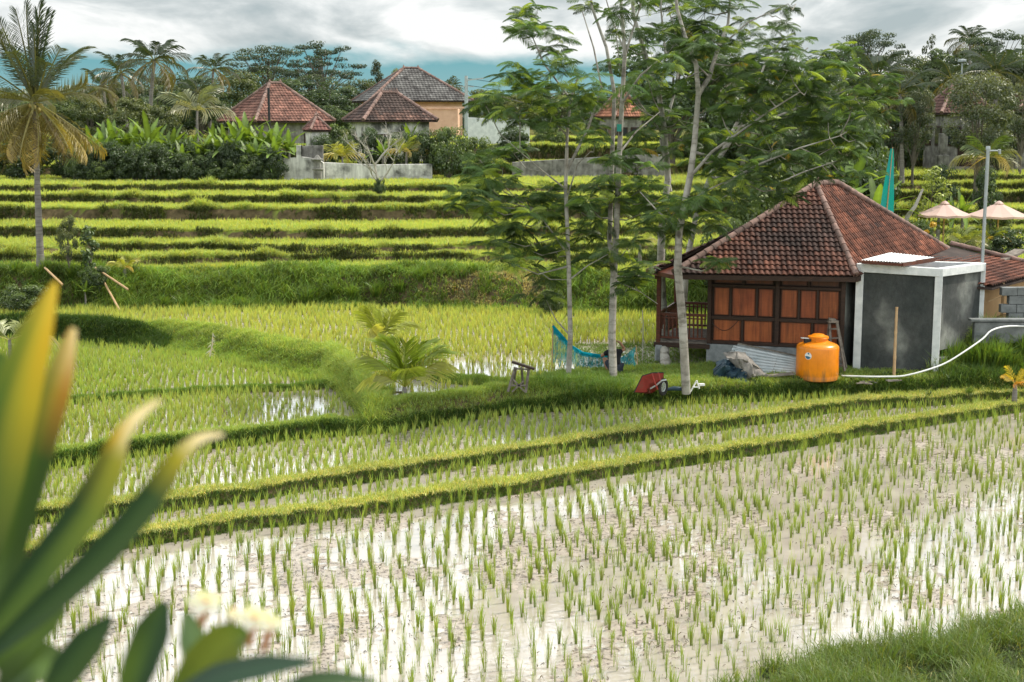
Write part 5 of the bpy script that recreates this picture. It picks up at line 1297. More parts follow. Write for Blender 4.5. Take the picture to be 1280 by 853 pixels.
m = MB(); V2 = [hc + (v - hc) * 1.10 + Vector((0, -.006, .006)) for v in V]; F2 = [f for f in F if all((V[i] - hc).y < .045 or (V[i] - hc).z > .055 for i in f) and all((V[i] - hc).z > -.085 for i in f)]
m.add(V2, F2); m.build('hair', M['hair'], per, smooth=True)
m = MB()
for s_ in (-1, 1): m.lathe([(.002, -.004), (.009, 0), (.002, .004)], (hc.x + s_ * .03, hc.y + .09, hc.z + .005), 8)
m.build('eye', M['white'], hd); m = MB(); m.bar(hc + Vector((-.02, .088, -.055)), hc + Vector((.02, .088, -.055)), .006, .006); m.build('mouth', M['wood_red'], hd)
keys = ['pel','sp','ch','sR','sL']; ext = {'uR': tuple(Vector(J['sR']).lerp(Vector(J['eR']), .5)), 'uL': tuple(Vector(J['sL']).lerp(Vector(J['eL']), .5))}
vs = [J[k] for k in keys] + [ext['uR'], ext['uL']]; skin_body('shirt', vs, [(0,1),(1,2),(2,3),(2,4),(3,5),(4,6)], [.13, .125, .135, .07, .07, .056, .056], M['shirt'], per)
vs = [J['pel'], J['hR'], tuple(Vector(J['hR']).lerp(Vector(J['kR']), .7)), J['hL'], tuple(Vector(J['hL']).lerp(Vector(J['kL']), .7))]
skin_body('shorts', vs, [(0,1),(1,2),(0,3),(3,4)], [.128, .10, .078, .10, .078], M['shorts'], per)

# small green sign high on the double trunk
q = P(774, 160, 31.8); ob = MB().box((0, 0, 0), (.10, .02, .16)).build('trunk_tag', M['flag'], None); ob.data.color_attributes['Col'].data.foreach_set('color', [.03, .35, .33, 1] * 8); ob.location = q; tag(ob, 'small teal tag fixed to the pale double trunk', 'tag')

# dead fronds planted in the bank, poles
def deadfrond(px0, py0, px1, py1, d, label, col):
    a = P(px0, py0, d); b_ = P(px1, py1, d); m = MB(); v = b_ - a; L = v.length; r = random.Random(int(px0))
    m.tube([(0, 0, 0), tuple(v * .5 + Vector((.03, 0, 0))), tuple(v)], [.02, .015, .006], 6, col=col)
    for k in range(22):
        t_ = .1 + .9 * k / 22; s_ = 1 if r.random() < .75 else -1; p = v * t_; dv = Vector((s_ * r.uniform(.3, .9), r.uniform(-.3, .3), -r.uniform(.2, .9))).normalized() * L * .28 * (1.1 - t_ * .5)
        m.add([p, p + Vector((0, 0, .03)), p + dv], [(0, 1, 2)], tuple(c * r.uniform(.7, 1.2) for c in col))
    o = m.build('dry_frond', M['dead'], None); o.location = a; tag(o, label, 'dry frond')
deadfrond(262, 446, 266, 416, 35.5, 'pale dried frond stuck upright in the curved grassy bank', (.55, .50, .40))
deadfrond(293, 540, 276, 506, 29.5, 'brown dried frond drooping over the flooded field on the left', (.26, .17, .12))
for i, (a, b_, lab) in enumerate((((56, 335, 44.2), (78, 356, 43.4), 'pale bamboo pole leaning on the bank right of the palm trunk'), ((119, 335, 44.6), (160, 362, 43.6), 'thin bamboo pole lying slanted on the grassy bank below the sapling'), ((128, 349, 44.4), (150, 389, 43.0), 'long pale bamboo pole propped steeply from the bank foot'))):
    A_ = P(*a); B_ = P(*b_); o = MB().tube([(0, 0, 0), tuple(A_ - B_)], .035, 8).build('leaning_pole', M['bamboo'], None, smooth=True); o.location = B_; tag(o, lab, 'pole')
# ------------------------------------------------------------------ MIDDLE DISTANCE AND BACKGROUND
def crown_acc(seed, W_=6, H_=6, z0=2.2, nclump=34, leaves=150, ls=.24, col=(.05, .085, .028), kind='round', light=(.13, .17, .045)):
    """leaf clumps spread through a crown's volume; dark inside and below, lighter on top"""
    r = np.random.default_rng(seed); A = Acc(); cents = []
    if kind == 'round':
        for k in range(nclump):
            v = r.normal(0, 1, 3); v /= np.linalg.norm(v); rr = r.uniform(.45, 1.0) ** .7
            cents.append((v[0] * W_ * .42 * rr, v[1] * W_ * .42 * rr, z0 + H_ * .5 + v[2] * H_ * .42 * rr, W_ * r.uniform(.09, .17), .75))
    elif kind == 'flat':
        for k in range(nclump):
            a = r.uniform(0, 6.28); rr = math.sqrt(r.uniform(0, 1)) * W_ * .48; lay = r.choice([0, 0, .35, .6, .9]) 
            cents.append((math.cos(a) * rr * (1 - lay * .4), math.sin(a) * rr * (1 - lay * .4), z0 + H_ * (.25 + .6 * lay * .9) + r.normal(0, .15) - .18 * rr / W_ * H_, W_ * r.uniform(.07, .12), .26))
    elif kind == 'column':
        for k in range(nclump):
            f = (k + .5) / nclump; a = r.uniform(0, 6.28); ww = W_ * .34 * math.sin(math.pi * (.12 + .82 * f)) ** .7 * r.uniform(.4, 1)
            cents.append((math.cos(a) * ww, math.sin(a) * ww, z0 + H_ * f, W_ * r.uniform(.12, .2), .8))
    for (x, y, z, cr, fl) in cents:
        n = leaves; v = r.normal(0, 1, (n, 3)); v = v / np.linalg.norm(v, axis=1, keepdims=True); rad = r.uniform(.35, 1, (n, 1)) ** .5
        p = v * rad * np.array([cr, cr, cr * fl]) + [x, y, z]
        nrm = unit(v + r.normal(0, .55, (n, 3)) + [0, 0, .5]); a = unit(np.cross(nrm, r.normal(0, 1, (n, 3)))); b = np.cross(nrm, a)
        s = ls * r.uniform(.6, 1.3, (n, 1)); 
        V = np.stack([p - a * s * .5, p + b * s * .28, p + a * s * .5 - nrm * s * .15, p - b * s * .28], 1).reshape(-1, 3)
        o = (np.arange(n) * 4)[:, None]; F = o + np.array([[0, 1, 2, 3]])
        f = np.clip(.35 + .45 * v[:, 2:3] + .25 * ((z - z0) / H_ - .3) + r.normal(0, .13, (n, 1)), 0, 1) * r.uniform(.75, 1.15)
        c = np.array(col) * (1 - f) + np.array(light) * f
        A.add(V, F, np.repeat(np.clip(c, 0, 1), 4, axis=0))
    return A, cents
def limbs_mb(cents, z0, H_, r0=.16, seed=0, flat=False, n=14):
    r = random.Random(seed); m = MB(); top = z0 + H_ * .5
    m.tube([(0, 0, -.4), (.05, 0, z0 * .5), (0, .05, z0), (.05, 0, top)], [r0 * 1.2, r0, r0 * .8, r0 * .3], 8)
    for c in r.sample(cents, min(n, len(cents))):
        h = r.uniform(.45, .95) * (z0 if not flat else z0 * .95); st = Vector((0, 0, h)); e = Vector(c[:3]); mid = st.lerp(e, .5) + Vector((0, 0, .12 * (e - st).length * (1 if not flat else .6)))
        m.tube([st, mid, e], [r0 * .42, r0 * .25, r0 * .08], 5)
    return m
PROTO = {}
def proto(key, **kw):
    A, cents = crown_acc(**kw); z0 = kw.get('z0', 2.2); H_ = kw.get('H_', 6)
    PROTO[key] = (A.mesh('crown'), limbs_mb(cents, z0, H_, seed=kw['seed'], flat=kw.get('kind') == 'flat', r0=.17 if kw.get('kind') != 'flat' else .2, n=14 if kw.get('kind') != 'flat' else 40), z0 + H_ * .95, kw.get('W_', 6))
DK = (.036, .064, .034); LT = (.11, .155, .055)  # crown tones lifted and slightly blued in place of distance haze
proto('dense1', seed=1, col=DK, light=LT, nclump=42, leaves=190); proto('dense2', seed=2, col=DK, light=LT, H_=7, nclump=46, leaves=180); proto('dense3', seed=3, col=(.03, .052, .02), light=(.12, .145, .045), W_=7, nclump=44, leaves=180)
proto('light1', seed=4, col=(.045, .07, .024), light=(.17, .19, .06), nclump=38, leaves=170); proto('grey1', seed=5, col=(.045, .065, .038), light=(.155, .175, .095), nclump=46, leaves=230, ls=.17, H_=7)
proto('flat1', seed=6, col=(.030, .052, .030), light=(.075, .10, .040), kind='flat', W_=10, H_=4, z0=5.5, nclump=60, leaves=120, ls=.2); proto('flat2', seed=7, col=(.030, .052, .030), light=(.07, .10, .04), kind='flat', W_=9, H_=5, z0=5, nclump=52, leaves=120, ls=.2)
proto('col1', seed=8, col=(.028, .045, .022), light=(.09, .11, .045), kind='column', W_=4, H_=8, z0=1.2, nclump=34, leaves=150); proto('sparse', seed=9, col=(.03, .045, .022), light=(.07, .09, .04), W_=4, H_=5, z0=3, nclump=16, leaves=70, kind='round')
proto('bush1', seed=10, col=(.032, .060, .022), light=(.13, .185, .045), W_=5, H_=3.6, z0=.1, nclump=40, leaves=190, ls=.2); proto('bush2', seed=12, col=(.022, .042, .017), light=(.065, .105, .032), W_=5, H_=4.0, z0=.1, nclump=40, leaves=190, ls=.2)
BUILT = {}
def place(key, px, ytop, d, wpx, label, cat='tree', name='broadleaf_tree', group=None, zb=None, bark='bark_dark'):
    cm, tm, H, W_ = PROTO[key]; p = P(px, ytop, d); zb = hz(p.x, d) if zb is None else zb
    sz = max(.25, (p.z - zb) / H); sx = wpx / FP * d / W_; rz = random.uniform(0, 6.28)
    if key not in BUILT:
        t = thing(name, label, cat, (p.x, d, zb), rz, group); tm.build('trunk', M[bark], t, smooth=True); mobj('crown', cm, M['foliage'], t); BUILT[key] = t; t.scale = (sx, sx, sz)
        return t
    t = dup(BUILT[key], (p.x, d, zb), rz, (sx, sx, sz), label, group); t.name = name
    if 'group' in t and group is None: del t['group']
    t['category'] = cat
    return t
# far wooded ridge: one mass nobody could count
A = Acc(); r = np.random.default_rng(77)
n = 60000; X = r.uniform(-110, 130, n); Y = r.uniform(165, 215, n); top = 9.6 + 2.5 * fbm(X * .08, Y * 0 + 1, 4, 3) - 1.2 + 4.5 * sstep(25, 95, X) - 1.5 * (np.abs(X + 12) < 30)
Z = 5 + (top - 5) * r.uniform(0, 1, n) ** .55
v = unit(r.normal(0, 1, (n, 3)) + [0, -.3, .6]); a = unit(np.cross(v, r.normal(0, 1, (n, 3)))); b = np.cross(v, a); s = r.uniform(.5, 1.3, (n, 1)); p = np.stack([X, Y, Z], 1)
Vv_ = np.stack([p - a * s * .5, p + b * s * .35, p + a * s * .5, p - b * s * .35], 1).reshape(-1, 3)
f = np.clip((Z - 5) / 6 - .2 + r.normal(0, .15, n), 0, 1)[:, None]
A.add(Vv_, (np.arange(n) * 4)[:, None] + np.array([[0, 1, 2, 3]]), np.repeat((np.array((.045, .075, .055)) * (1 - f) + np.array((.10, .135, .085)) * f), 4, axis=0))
tag(mobj('distant_wood', A.mesh('wood'), M['foliage']), 'hazy green wood closing the view beyond the houses', 'woodland', kind='stuff')
# hazy hills
xs = np.linspace(-900, 900, 80); m = MB(); V = []; F = []
for i, x in enumerate(xs):
    h = 14 + 14 * float(fbm(np.array([x * .004]), np.array([3.]), 8, 3)[0]) ; V += [(x, 1200, 0), (x, 1200, h), (x, 1500, h * .9)]
for i in range(79): a = i * 3; F += [(a, a + 3, a + 4, a + 1), (a + 1, a + 4, a + 5, a + 2)]
m.add(V, F); M['hill'] = surf('hazy_hills', (.10, .20, .20), (.13, .23, .22), .05, 1, 0, 0)
tag(m.build('hills', M['hill'], None), kind='structure')

BG1 = 'dark trees of the belt behind the left palm'; BG2 = 'trees of the belt between the left palms and the red roof'
T = 'broadleaf_tree'
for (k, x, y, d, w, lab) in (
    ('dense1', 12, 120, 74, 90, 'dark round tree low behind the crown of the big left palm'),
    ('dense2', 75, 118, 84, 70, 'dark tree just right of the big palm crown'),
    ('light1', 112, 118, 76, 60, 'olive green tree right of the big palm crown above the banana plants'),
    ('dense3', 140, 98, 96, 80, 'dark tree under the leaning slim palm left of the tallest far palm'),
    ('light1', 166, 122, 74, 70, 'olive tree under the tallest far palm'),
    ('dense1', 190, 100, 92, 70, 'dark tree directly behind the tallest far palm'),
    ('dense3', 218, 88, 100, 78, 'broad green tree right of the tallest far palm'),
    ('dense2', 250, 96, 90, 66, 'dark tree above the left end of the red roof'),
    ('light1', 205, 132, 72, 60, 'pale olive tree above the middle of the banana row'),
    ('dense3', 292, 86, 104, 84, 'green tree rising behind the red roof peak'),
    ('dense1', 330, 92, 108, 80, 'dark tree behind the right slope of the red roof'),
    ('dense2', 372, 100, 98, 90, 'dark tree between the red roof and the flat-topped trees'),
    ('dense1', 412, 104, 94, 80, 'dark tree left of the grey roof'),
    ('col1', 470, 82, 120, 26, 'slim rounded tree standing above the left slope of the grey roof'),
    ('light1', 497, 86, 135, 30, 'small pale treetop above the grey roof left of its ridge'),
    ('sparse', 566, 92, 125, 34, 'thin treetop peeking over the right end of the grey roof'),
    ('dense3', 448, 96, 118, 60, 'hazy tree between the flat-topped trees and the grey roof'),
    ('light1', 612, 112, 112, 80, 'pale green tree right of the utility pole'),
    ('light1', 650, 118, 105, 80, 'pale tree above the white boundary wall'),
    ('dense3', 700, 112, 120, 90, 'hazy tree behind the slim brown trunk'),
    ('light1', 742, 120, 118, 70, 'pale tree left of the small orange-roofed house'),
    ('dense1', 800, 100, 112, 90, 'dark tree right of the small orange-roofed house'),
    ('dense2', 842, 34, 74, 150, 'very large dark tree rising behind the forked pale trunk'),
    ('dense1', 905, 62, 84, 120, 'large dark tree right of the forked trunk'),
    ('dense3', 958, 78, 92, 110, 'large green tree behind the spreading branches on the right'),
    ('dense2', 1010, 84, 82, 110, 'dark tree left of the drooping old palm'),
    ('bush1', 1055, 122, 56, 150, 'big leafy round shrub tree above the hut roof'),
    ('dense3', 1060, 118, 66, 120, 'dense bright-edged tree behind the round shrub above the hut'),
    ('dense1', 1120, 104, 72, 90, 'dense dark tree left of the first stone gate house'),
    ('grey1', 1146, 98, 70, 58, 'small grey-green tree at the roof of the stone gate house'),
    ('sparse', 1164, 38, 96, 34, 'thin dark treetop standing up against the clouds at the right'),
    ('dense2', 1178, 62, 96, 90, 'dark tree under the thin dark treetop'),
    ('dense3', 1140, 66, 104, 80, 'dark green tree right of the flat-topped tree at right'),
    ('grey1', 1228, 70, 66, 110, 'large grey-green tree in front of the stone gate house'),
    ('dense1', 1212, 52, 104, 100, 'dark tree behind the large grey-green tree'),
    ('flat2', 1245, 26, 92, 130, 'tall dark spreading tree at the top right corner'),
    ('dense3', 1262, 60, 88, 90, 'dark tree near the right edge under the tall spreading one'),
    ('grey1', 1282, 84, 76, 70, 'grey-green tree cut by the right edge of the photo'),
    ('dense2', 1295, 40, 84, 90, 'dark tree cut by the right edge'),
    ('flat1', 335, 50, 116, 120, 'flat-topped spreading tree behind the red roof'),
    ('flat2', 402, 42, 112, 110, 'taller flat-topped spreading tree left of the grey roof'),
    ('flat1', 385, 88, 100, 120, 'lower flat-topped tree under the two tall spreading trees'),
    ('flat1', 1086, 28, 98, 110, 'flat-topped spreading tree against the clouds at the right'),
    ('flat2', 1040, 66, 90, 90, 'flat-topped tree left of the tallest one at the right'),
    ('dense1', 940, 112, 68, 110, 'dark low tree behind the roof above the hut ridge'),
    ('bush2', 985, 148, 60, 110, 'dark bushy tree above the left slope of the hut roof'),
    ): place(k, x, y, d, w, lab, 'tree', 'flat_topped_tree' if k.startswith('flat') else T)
gbx = 'low bushes filling the foot of the tree belt at the right'
rq = random.Random(44)
for i in range(26):
    x = 880 + i * 16 + rq.uniform(-6, 6)
    if 1150 < x < 1240 or x > 1262: dd_, yt = 84 + rq.uniform(0, 4), 140
    else: dd_, yt = 78 + rq.uniform(-3, 4), 138
    place(('bush1', 'bush2')[i % 2] if i % 3 else 'light1', x, yt + rq.uniform(-14, 16), dd_, rq.uniform(44, 70), 'leafy dark bush in the belt of trees behind the upper right terraces', 'shrub', 'shrub', group=gbx)
gbl = 'low bushes filling the foot of the tree belt at the left'
for i in range(22):
    x = 10 + i * 29 + rq.uniform(-8, 8)
    if 425 < x < 600: continue
    place(('bush1', 'bush2', 'dense1')[i % 3], x, 132 + rq.uniform(-16, 14), 90 + rq.uniform(-2, 6), rq.uniform(50, 76), 'leafy bush low in the belt of trees behind the houses', 'shrub', 'shrub', group=gbl)
# hedge under the banana row and shrubs
for (k, x, y, d, w, lab, nm) in (
    ('bush2', 25, 168, 68.5, 90, 'dark hedge bush low behind the big palm trunk', 'hedge_bush'), ('bush2', 80, 172, 68.5, 80, 'dark hedge bush right of the big palm trunk', 'hedge_bush'),
    ('bush2', 118, 178, 68.2, 70, 'dark hedge bush at the left end of the banana row', 'hedge_bush'), ('bush1', 150, 176, 67.8, 70, 'leafy hedge bush under the first bananas', 'hedge_bush'),
    ('bush2', 190, 178, 68, 76, 'dark hedge bush under the middle bananas', 'hedge_bush'), ('bush2', 228, 176, 68, 76, 'dark hedge bush below the grey-leaved young palm', 'hedge_bush'),
    ('bush1', 262, 172, 67.8, 60, 'leafy hedge bush right of the grey-leaved young palm', 'hedge_bush'), ('bush2', 300, 178, 68, 70, 'dark hedge bush under the tallest bananas', 'hedge_bush'),
    ('bush2', 335, 182, 68, 56, 'dark hedge bush left of the ruined white wall', 'hedge_bush'),
    ('bush2', 402, 170, 72, 44, 'dark bush behind the ruined white wall', 'shrub'), ('bush1', 425, 150, 75, 50, 'leafy bush in front of the brown roof', 'shrub'),
    ('bush2', 462, 162, 71, 50, 'dark bush left of the bare white tree', 'shrub'), ('bush2', 500, 168, 71, 50, 'dark bush right of the bare white tree', 'shrub'),
    ('bush1', 560, 152, 69, 62, 'round dark leafy tree before the white boundary wall', 'shrub'), ('bush2', 530, 164, 69.5, 44, 'low dark shrub right of the brown-roofed house', 'shrub'),
    ('bush1', 598, 166, 71, 50, 'leafy shrub at the right of the round tree', 'shrub'), ('bush2', 640, 160, 74, 60, 'shrub below the white boundary wall', 'shrub'),
    ('bush1', 690, 158, 86, 50, 'pale shrub on the upper terrace behind the slim trunk', 'shrub'), ('bush2', 860, 170, 84, 60, 'dark shrub beside the grey shed roof', 'shrub'),
    ('bush1', 960, 210, 46, 120, 'light green shrubs behind the left slope of the hut roof', 'shrub'), ('bush1', 905, 262, 43, 60, 'low shrub in the gap left of the hut ridge', 'shrub'),
    ('bush1', 1010, 186, 50, 110, 'leafy shrub behind the hut roof ridge', 'shrub'), ('bush2', 1075, 196, 49, 90, 'dark shrub right of the hut roof peak', 'shrub'),
    ('bush1', 1210, 282, 45, 60, 'leafy shrub under the nearer parasol', 'shrub'), ('bush2', 1255, 288, 46, 70, 'dark shrub under the second parasol', 'shrub'),
    ('bush1', 1150, 268, 46, 50, 'leafy shrub left of the nearer parasol', 'shrub'), ('bush2', 1235, 210, 61, 40, 'small dark terrace bush under the fan palm', 'shrub'), ('bush2', 1180, 208, 64, 44, 'small bush on the terrace above the parasols', 'shrub'),
    ('bush1', 1245, 262, 50, 46, 'bush beside the steel pole', 'shrub'),
    ('bush1', 690, 358, 42.5, 34, 'small rounded bush on the field edge left of the two slim trunks', 'shrub'), ('bush1', 25, 352, 43.0, 70, 'dark bush at the foot of the big palm', 'shrub'),
    ('bush1', 475, 240, 59.6, 16, 'grass clump at the foot of the bare white tree', 'shrub'),
    ('light1', 86, 326, 44.6, 30, 'grassy bush on the bank right of the palm trunk', 'shrub'), ('bush1', 118, 344, 44.4, 40, 'bushy weeds round the leaning poles', 'shrub'), ('bush1', 822, 318, 47, 26, 'spiky bush left of the veranda roof', 'shrub'),
    ): place(k, x, y, d, w, lab, 'shrub', nm)
# grass tussocks on the bank (individual clumps)
TV = []
for s in range(3):
    Vt, Ft, Ct = tufts(np.zeros(1), np.zeros(1), np.zeros(1), 130, .62, .03, (.13, .21, .035), .10, 1.0); TV.append(np_mesh('tussock', Vt, None, Ft, col=Ct)); TV[-1].materials.append(M['grass'])
for i, (x, y, s) in enumerate(((188, 356, .9), (230, 368, 1), (205, 372, .8), (300, 365, .9), (330, 362, 1), (385, 360, 1.1), (412, 350, 1.1), (440, 352, 1), (470, 350, 1), (500, 352, 1), (525, 356, .9), (420, 362, .9), (350, 372, .8), (270, 370, .8), (60, 362, 1), (20, 350, 1.1), (90, 350, 1))):
    p = P(x, y + 10, 44.6 if y < 366 else 43.9); o = bpy.data.objects.new('grass_tussock', TV[i % 3]); COL.objects.link(o); o.location = (p.x, p.y, hz(p.x, p.y) - .03); o.scale = (s, s, s * .9); o.rotation_euler = (0, 0, i * 1.3)
    tag(o, 'arching clump of long grass on the steep bank below the terraces', 'grass clump', 'grass tussocks on the bank')

rt = random.Random(17)
for i in range(34):
    x, y, dd_ = (rt.uniform(1186, 1290), rt.uniform(420, 462), rt.uniform(32.9, 33.7)) if i < 24 else (rt.uniform(1000, 1230), 470, rt.uniform(31.9, 32.5))
    p = P(x, y, dd_); o = bpy.data.objects.new('grass_tussock', TV[i % 3]); COL.objects.link(o); o.location = (p.x, p.y, hz(p.x, p.y) - .03); s = rt.uniform(.75, 1.25) if i < 24 else rt.uniform(.3, .5); o.scale = (s * .8, s * .8, s); o.rotation_euler = (0, 0, i * 1.3)
    tag(o, 'long grass clump growing on the mound and yard before the cement box', 'grass clump', 'grass tussocks on the mound and in the yard')

# banana plants
ban_root = None; rb = random.Random(12)
def banana(x, y, d, sc, lab, group=None):
    global ban_root
    p = P(x, y, d); zb = hz(p.x, d); k = rb.randrange(3); s = max(.3, (p.z - zb) / 3.7) * sc
    if k not in BB:
        t = plant_proto('banana_plant', lab, 'banana plant', ban[k][0], ban[k][1], M['bark_palm'], M['banana'], (p.x, d, zb), rb.uniform(0, 6), s, group); BB[k] = t
    else:
        t = dup(BB[k], (p.x, d, zb), rb.uniform(0, 6), s, lab, group)
        if group is None and 'group' in t: del t['group']
    return t
BB = {}
gb = 'banana plants in the row above the dark hedge'
for x, y in ((128, 150), (140, 138), (155, 148), (170, 142), (186, 136), (198, 146), (212, 150), (226, 158), (242, 160), (262, 152), (280, 148), (296, 138), (306, 132), (318, 146), (330, 148), (346, 144), (358, 152), (150, 160), (178, 156), (206, 162), (272, 160), (310, 158), (340, 160)):
    banana(x + rb.uniform(-4, 4), y, 69 + rb.uniform(-.6, 2), 1.0, 'banana plant with broad torn green leaves in the row above the hedge', gb)
banana(1065, 172, 47.5, 1.0, 'banana plant with long drooping leaves right of the hut roof peak'); banana(1098, 200, 46.5, .9, 'banana plant just left of the teal flag')
gb2 = 'banana plants behind the parasols'
for x, y in ((1175, 236), (1192, 240), (1205, 232)): banana(x, y, 55, 1, 'banana plant with upright leaves behind the nearer parasol', gb2)
banana(478, 150, 70, .8, 'single banana plant rising behind the bare white tree'); banana(106, 352, 43.9, .9, 'little banana sprout at the bank foot right of the big palm trunk'); banana(512, 132, 76, .8, 'slender plant at the right corner of the brown roof')
banana(1030, 232, 46, .7, 'low banana plant half hidden by the hut ridge')

for i in range(20):
    x = 112 + i * 12.2 + rb.uniform(-5, 5)
    banana(x, 166 + rb.uniform(-12, 14), 67.0 + rb.uniform(-.2, .5), 1.0, 'lower banana plant hanging its leaves over the front of the dark hedge', 'banana plants hanging over the front of the hedge')
rb2 = random.Random(91)
for i in range(26):
    x = 96 + i * 9.9 + rb2.uniform(-4, 4)
    place('bush2' if i % 3 else 'bush1', x, rb2.uniform(176, 200), 66.4 + rb2.uniform(-.1, .3), rb2.uniform(26, 48), 'dark bushy growth at the foot of the hedge along the top left terrace', 'shrub', 'hedge_bush', group='bushes along the foot of the hedge')
# far coconut palms
PC = []
for s in range(3):
    A = palm_crown(40 + s, 2.9, 22, (.040, .062, .028), (.15, .12, .04), (-1.1, 1.3), .075, 20, .55, .7); PC.append(A)
palm_root = {}
def far_palm(x, y, d, lean, lab, sc=1.0, k=None, name='coconut_palm'):
    """(x, y): middle of the crown"""
    k = (len(palm_root) + int(x)) % 3 if k is None else k; p = P(x, y, d); zb = hz(p.x, d); H = (p.z - zb) / sc; H0 = 7.0
    if k not in palm_root:
        t = thing(name, lab, 'palm tree', (p.x, d, zb)); pts, rr = curved_trunk(H0, .17, .10, (.5, 0)); MB().tube(pts, rr, 8).build('trunk', M['bark_palm'], t, smooth=True)
        A = PC[k]
        for i in range(len(A.V)): A.V[i] = A.V[i] + np.array([.5, 0, H0])
        mobj('crown', A.mesh('pc'), M['palm'], t); palm_root[k] = t
    else: t = dup(palm_root[k], (p.x, d, zb), 0, 1, lab)
    t.scale = (sc, sc, sc); t.rotation_euler = (0, 0, lean)
    # stand the trunk so that the crown is in place: sink or lift by the missing height
    t.location = (p.x - .5 * sc * math.cos(lean), d, p.z - H0 * sc)
    return t
far_palm(192, 76, 78, .3, 'tallest of the far palms, standing free against the clouds on the left', 1.0)
far_palm(150, 92, 82, 2.6, 'far palm with upright fronds just left of the tallest far palm', .85)
far_palm(266, 88, 92, .5, 'dark far palm above the left end of the red roof', .8)
far_palm(128, 110, 88, 2.9, 'dark far palm behind the leaves of the big left palm', .8)
far_palm(246, 116, 86, 1.2, 'far palm half sunk in the trees left of the red roof', .7)
far_palm(566, 108, 120, 1, 'tiny palm above the right slope of the grey roof', .45)
far_palm(1098, 96, 74, .4, 'old palm with drooping olive fronds left of the thin treetop', 1.15)
far_palm(1128, 118, 70, 2.0, 'low palm with yellowing fronds beside the grey-green tree', .95)
far_palm(1078, 118, 72, 3.0, 'palm with pale hanging fronds right of the big canopy', .9)
far_palm(1190, 100, 88, 3, 'palm crown between the dark trees at the right', .9)
far_palm(1250, 90, 82, 1.5, 'palm crown near the top right corner', 1.1)
far_palm(1215, 50, 96, 1.5, 'dark palm on the skyline left of the top right spreading tree', .8)
far_palm(932, 100, 74, 1.5, 'yellowing palm seen through the feathery branches', 1.0)
small_palm(246, 138, 72, 'grey-leaved young coconut palm standing above the dark hedge', 2.6, (.20, .22, .12), (.34, .32, .2), 11, (-.2, 1.3), 61, pl=.62, n=18, pw=.07, trunk_h=1.6)
small_palm(428, 196, 69.5, 'yellow-leaved palm left of the bare white tree', 1.5, (.30, .30, .05), (.48, .40, .12), 12, (-.1, 1.3), 62, pl=.42, n=16, pw=.05, trunk_h=.8)
small_palm(508, 190, 69.5, 'yellow-green palm right of the bare white tree', 1.5, (.26, .30, .05), (.48, .38, .14), 12, (-.1, 1.3), 63, pl=.42, n=16, pw=.05, trunk_h=.8)
small_palm(1236, 196, 57, 'fan-shaped coconut palm behind the steel pole', 1.9, (.07, .11, .03), (.38, .30, .12), 12, (-.5, 1.3), 64, pl=.5, n=22, pw=.05, trunk_h=1.0)
small_palm(1205, 304, 44, 'small palm with striped pale fronds under the nearer parasol', 1.0, (.24, .28, .06), (.40, .36, .14), 9, (.2, 1.2), 65, pl=.3, n=18, pw=.04, trunk_h=.3)
small_palm(800, 306, 46.5, 'pale yellow palm sprout seen between the tree trunks', .95, (.30, .34, .10), (.5, .46, .24), 8, (.1, 1.2), 66, pl=.3, n=16, pw=.04, trunk_h=.2)
small_palm(1240, 300, 46, 'small palm right of the nearer parasol', .9, (.20, .24, .05), (.40, .30, .10), 8, (.2, 1.2), 67, pl=.28, n=16, pw=.04, trunk_h=.3)

# bare white tree
def bare_tree(px, py, ytop, d, label):
    r = random.Random(31); p = P(px, py, d); p.z = hz(p.x, d); top = P(px, ytop, d).z - p.z; t = thing('bare_tree', label, 'tree', p); m = MB(); tw = MB()
    def br(a, dv, L, rad, lev):
        pts = [a]; q = a.copy(); dd = dv.copy()
        for k in range(4):
            dd = (dd + Vector((r.uniform(-.22, .22), r.uniform(-.22, .22), r.uniform(-.05, .16)))).normalized(); q = q + dd * L / 4; pts.append(q.copy())
        (m if lev < 2 else tw).tube(pts, [rad * (1 - .5 * k / 4) for k in range(5)], 6 if lev < 2 else 4, cap=False)
        if lev < 4:
            for k in range(3 if lev else 6):
                s = pts[r.choice((2, 3, 4))]; a2 = r.uniform(0, 6.28); nd = (dd * .7 + Vector((math.cos(a2), math.sin(a2), .25)) * .75).normalized(); br(s, nd, L * r.uniform(.5, .72), rad * .55, lev + 1)
    br(Vector((0, 0, -.1)), Vector((0, 0, 1)), top * .52, .085, 0)
    m.build('trunk', M['twig'], t, smooth=True); tw.build('twigs', M['twig'], t)
bare_tree(478, 245, 158, 59.8, 'leafless white-barked tree standing on a terrace edge before the brown roof')
def sapling(px, py, ytop, wpx, d, label, col, light, n=14, name='sapling'):
    p = P(px, py, d); p.z = hz(p.x, d); H = P(px, ytop, d).z - p.z; W_ = wpx / FP * d
    A, cents = crown_acc(int(px), W_, H * .75, H * .25, n, 60, .11, col, 'column', light); t = thing(name, label, 'sapling', p); limbs_mb(cents, H * .25, H * .75, .03, int(px), n=10).build('trunk', M['bark_dark'], t); mobj('crown', A.mesh('c'), M['foliage'], t)
sapling(113, 338, 284, 34, 44.7, 'young feathery sapling on the bank between the big palm and the yellow palm', (.05, .09, .03), (.16, .22, .06))
sapling(1160, 300, 212, 60, 47.5, 'pale-leaved frangipani shrub with thick white branches right of the teal flag', (.09, .13, .03), (.28, .34, .07), 22, 'frangipani_shrub')
sapling(1240, 262, 228, 26, 53, 'small round sapling right of the steel pole', (.04, .075, .03), (.12, .17, .05))
sapling(1162, 308, 276, 24, 42, 'golden-leaved small shrub under the parasol', (.35, .25, .03), (.55, .38, .04), 10, 'golden_shrub')
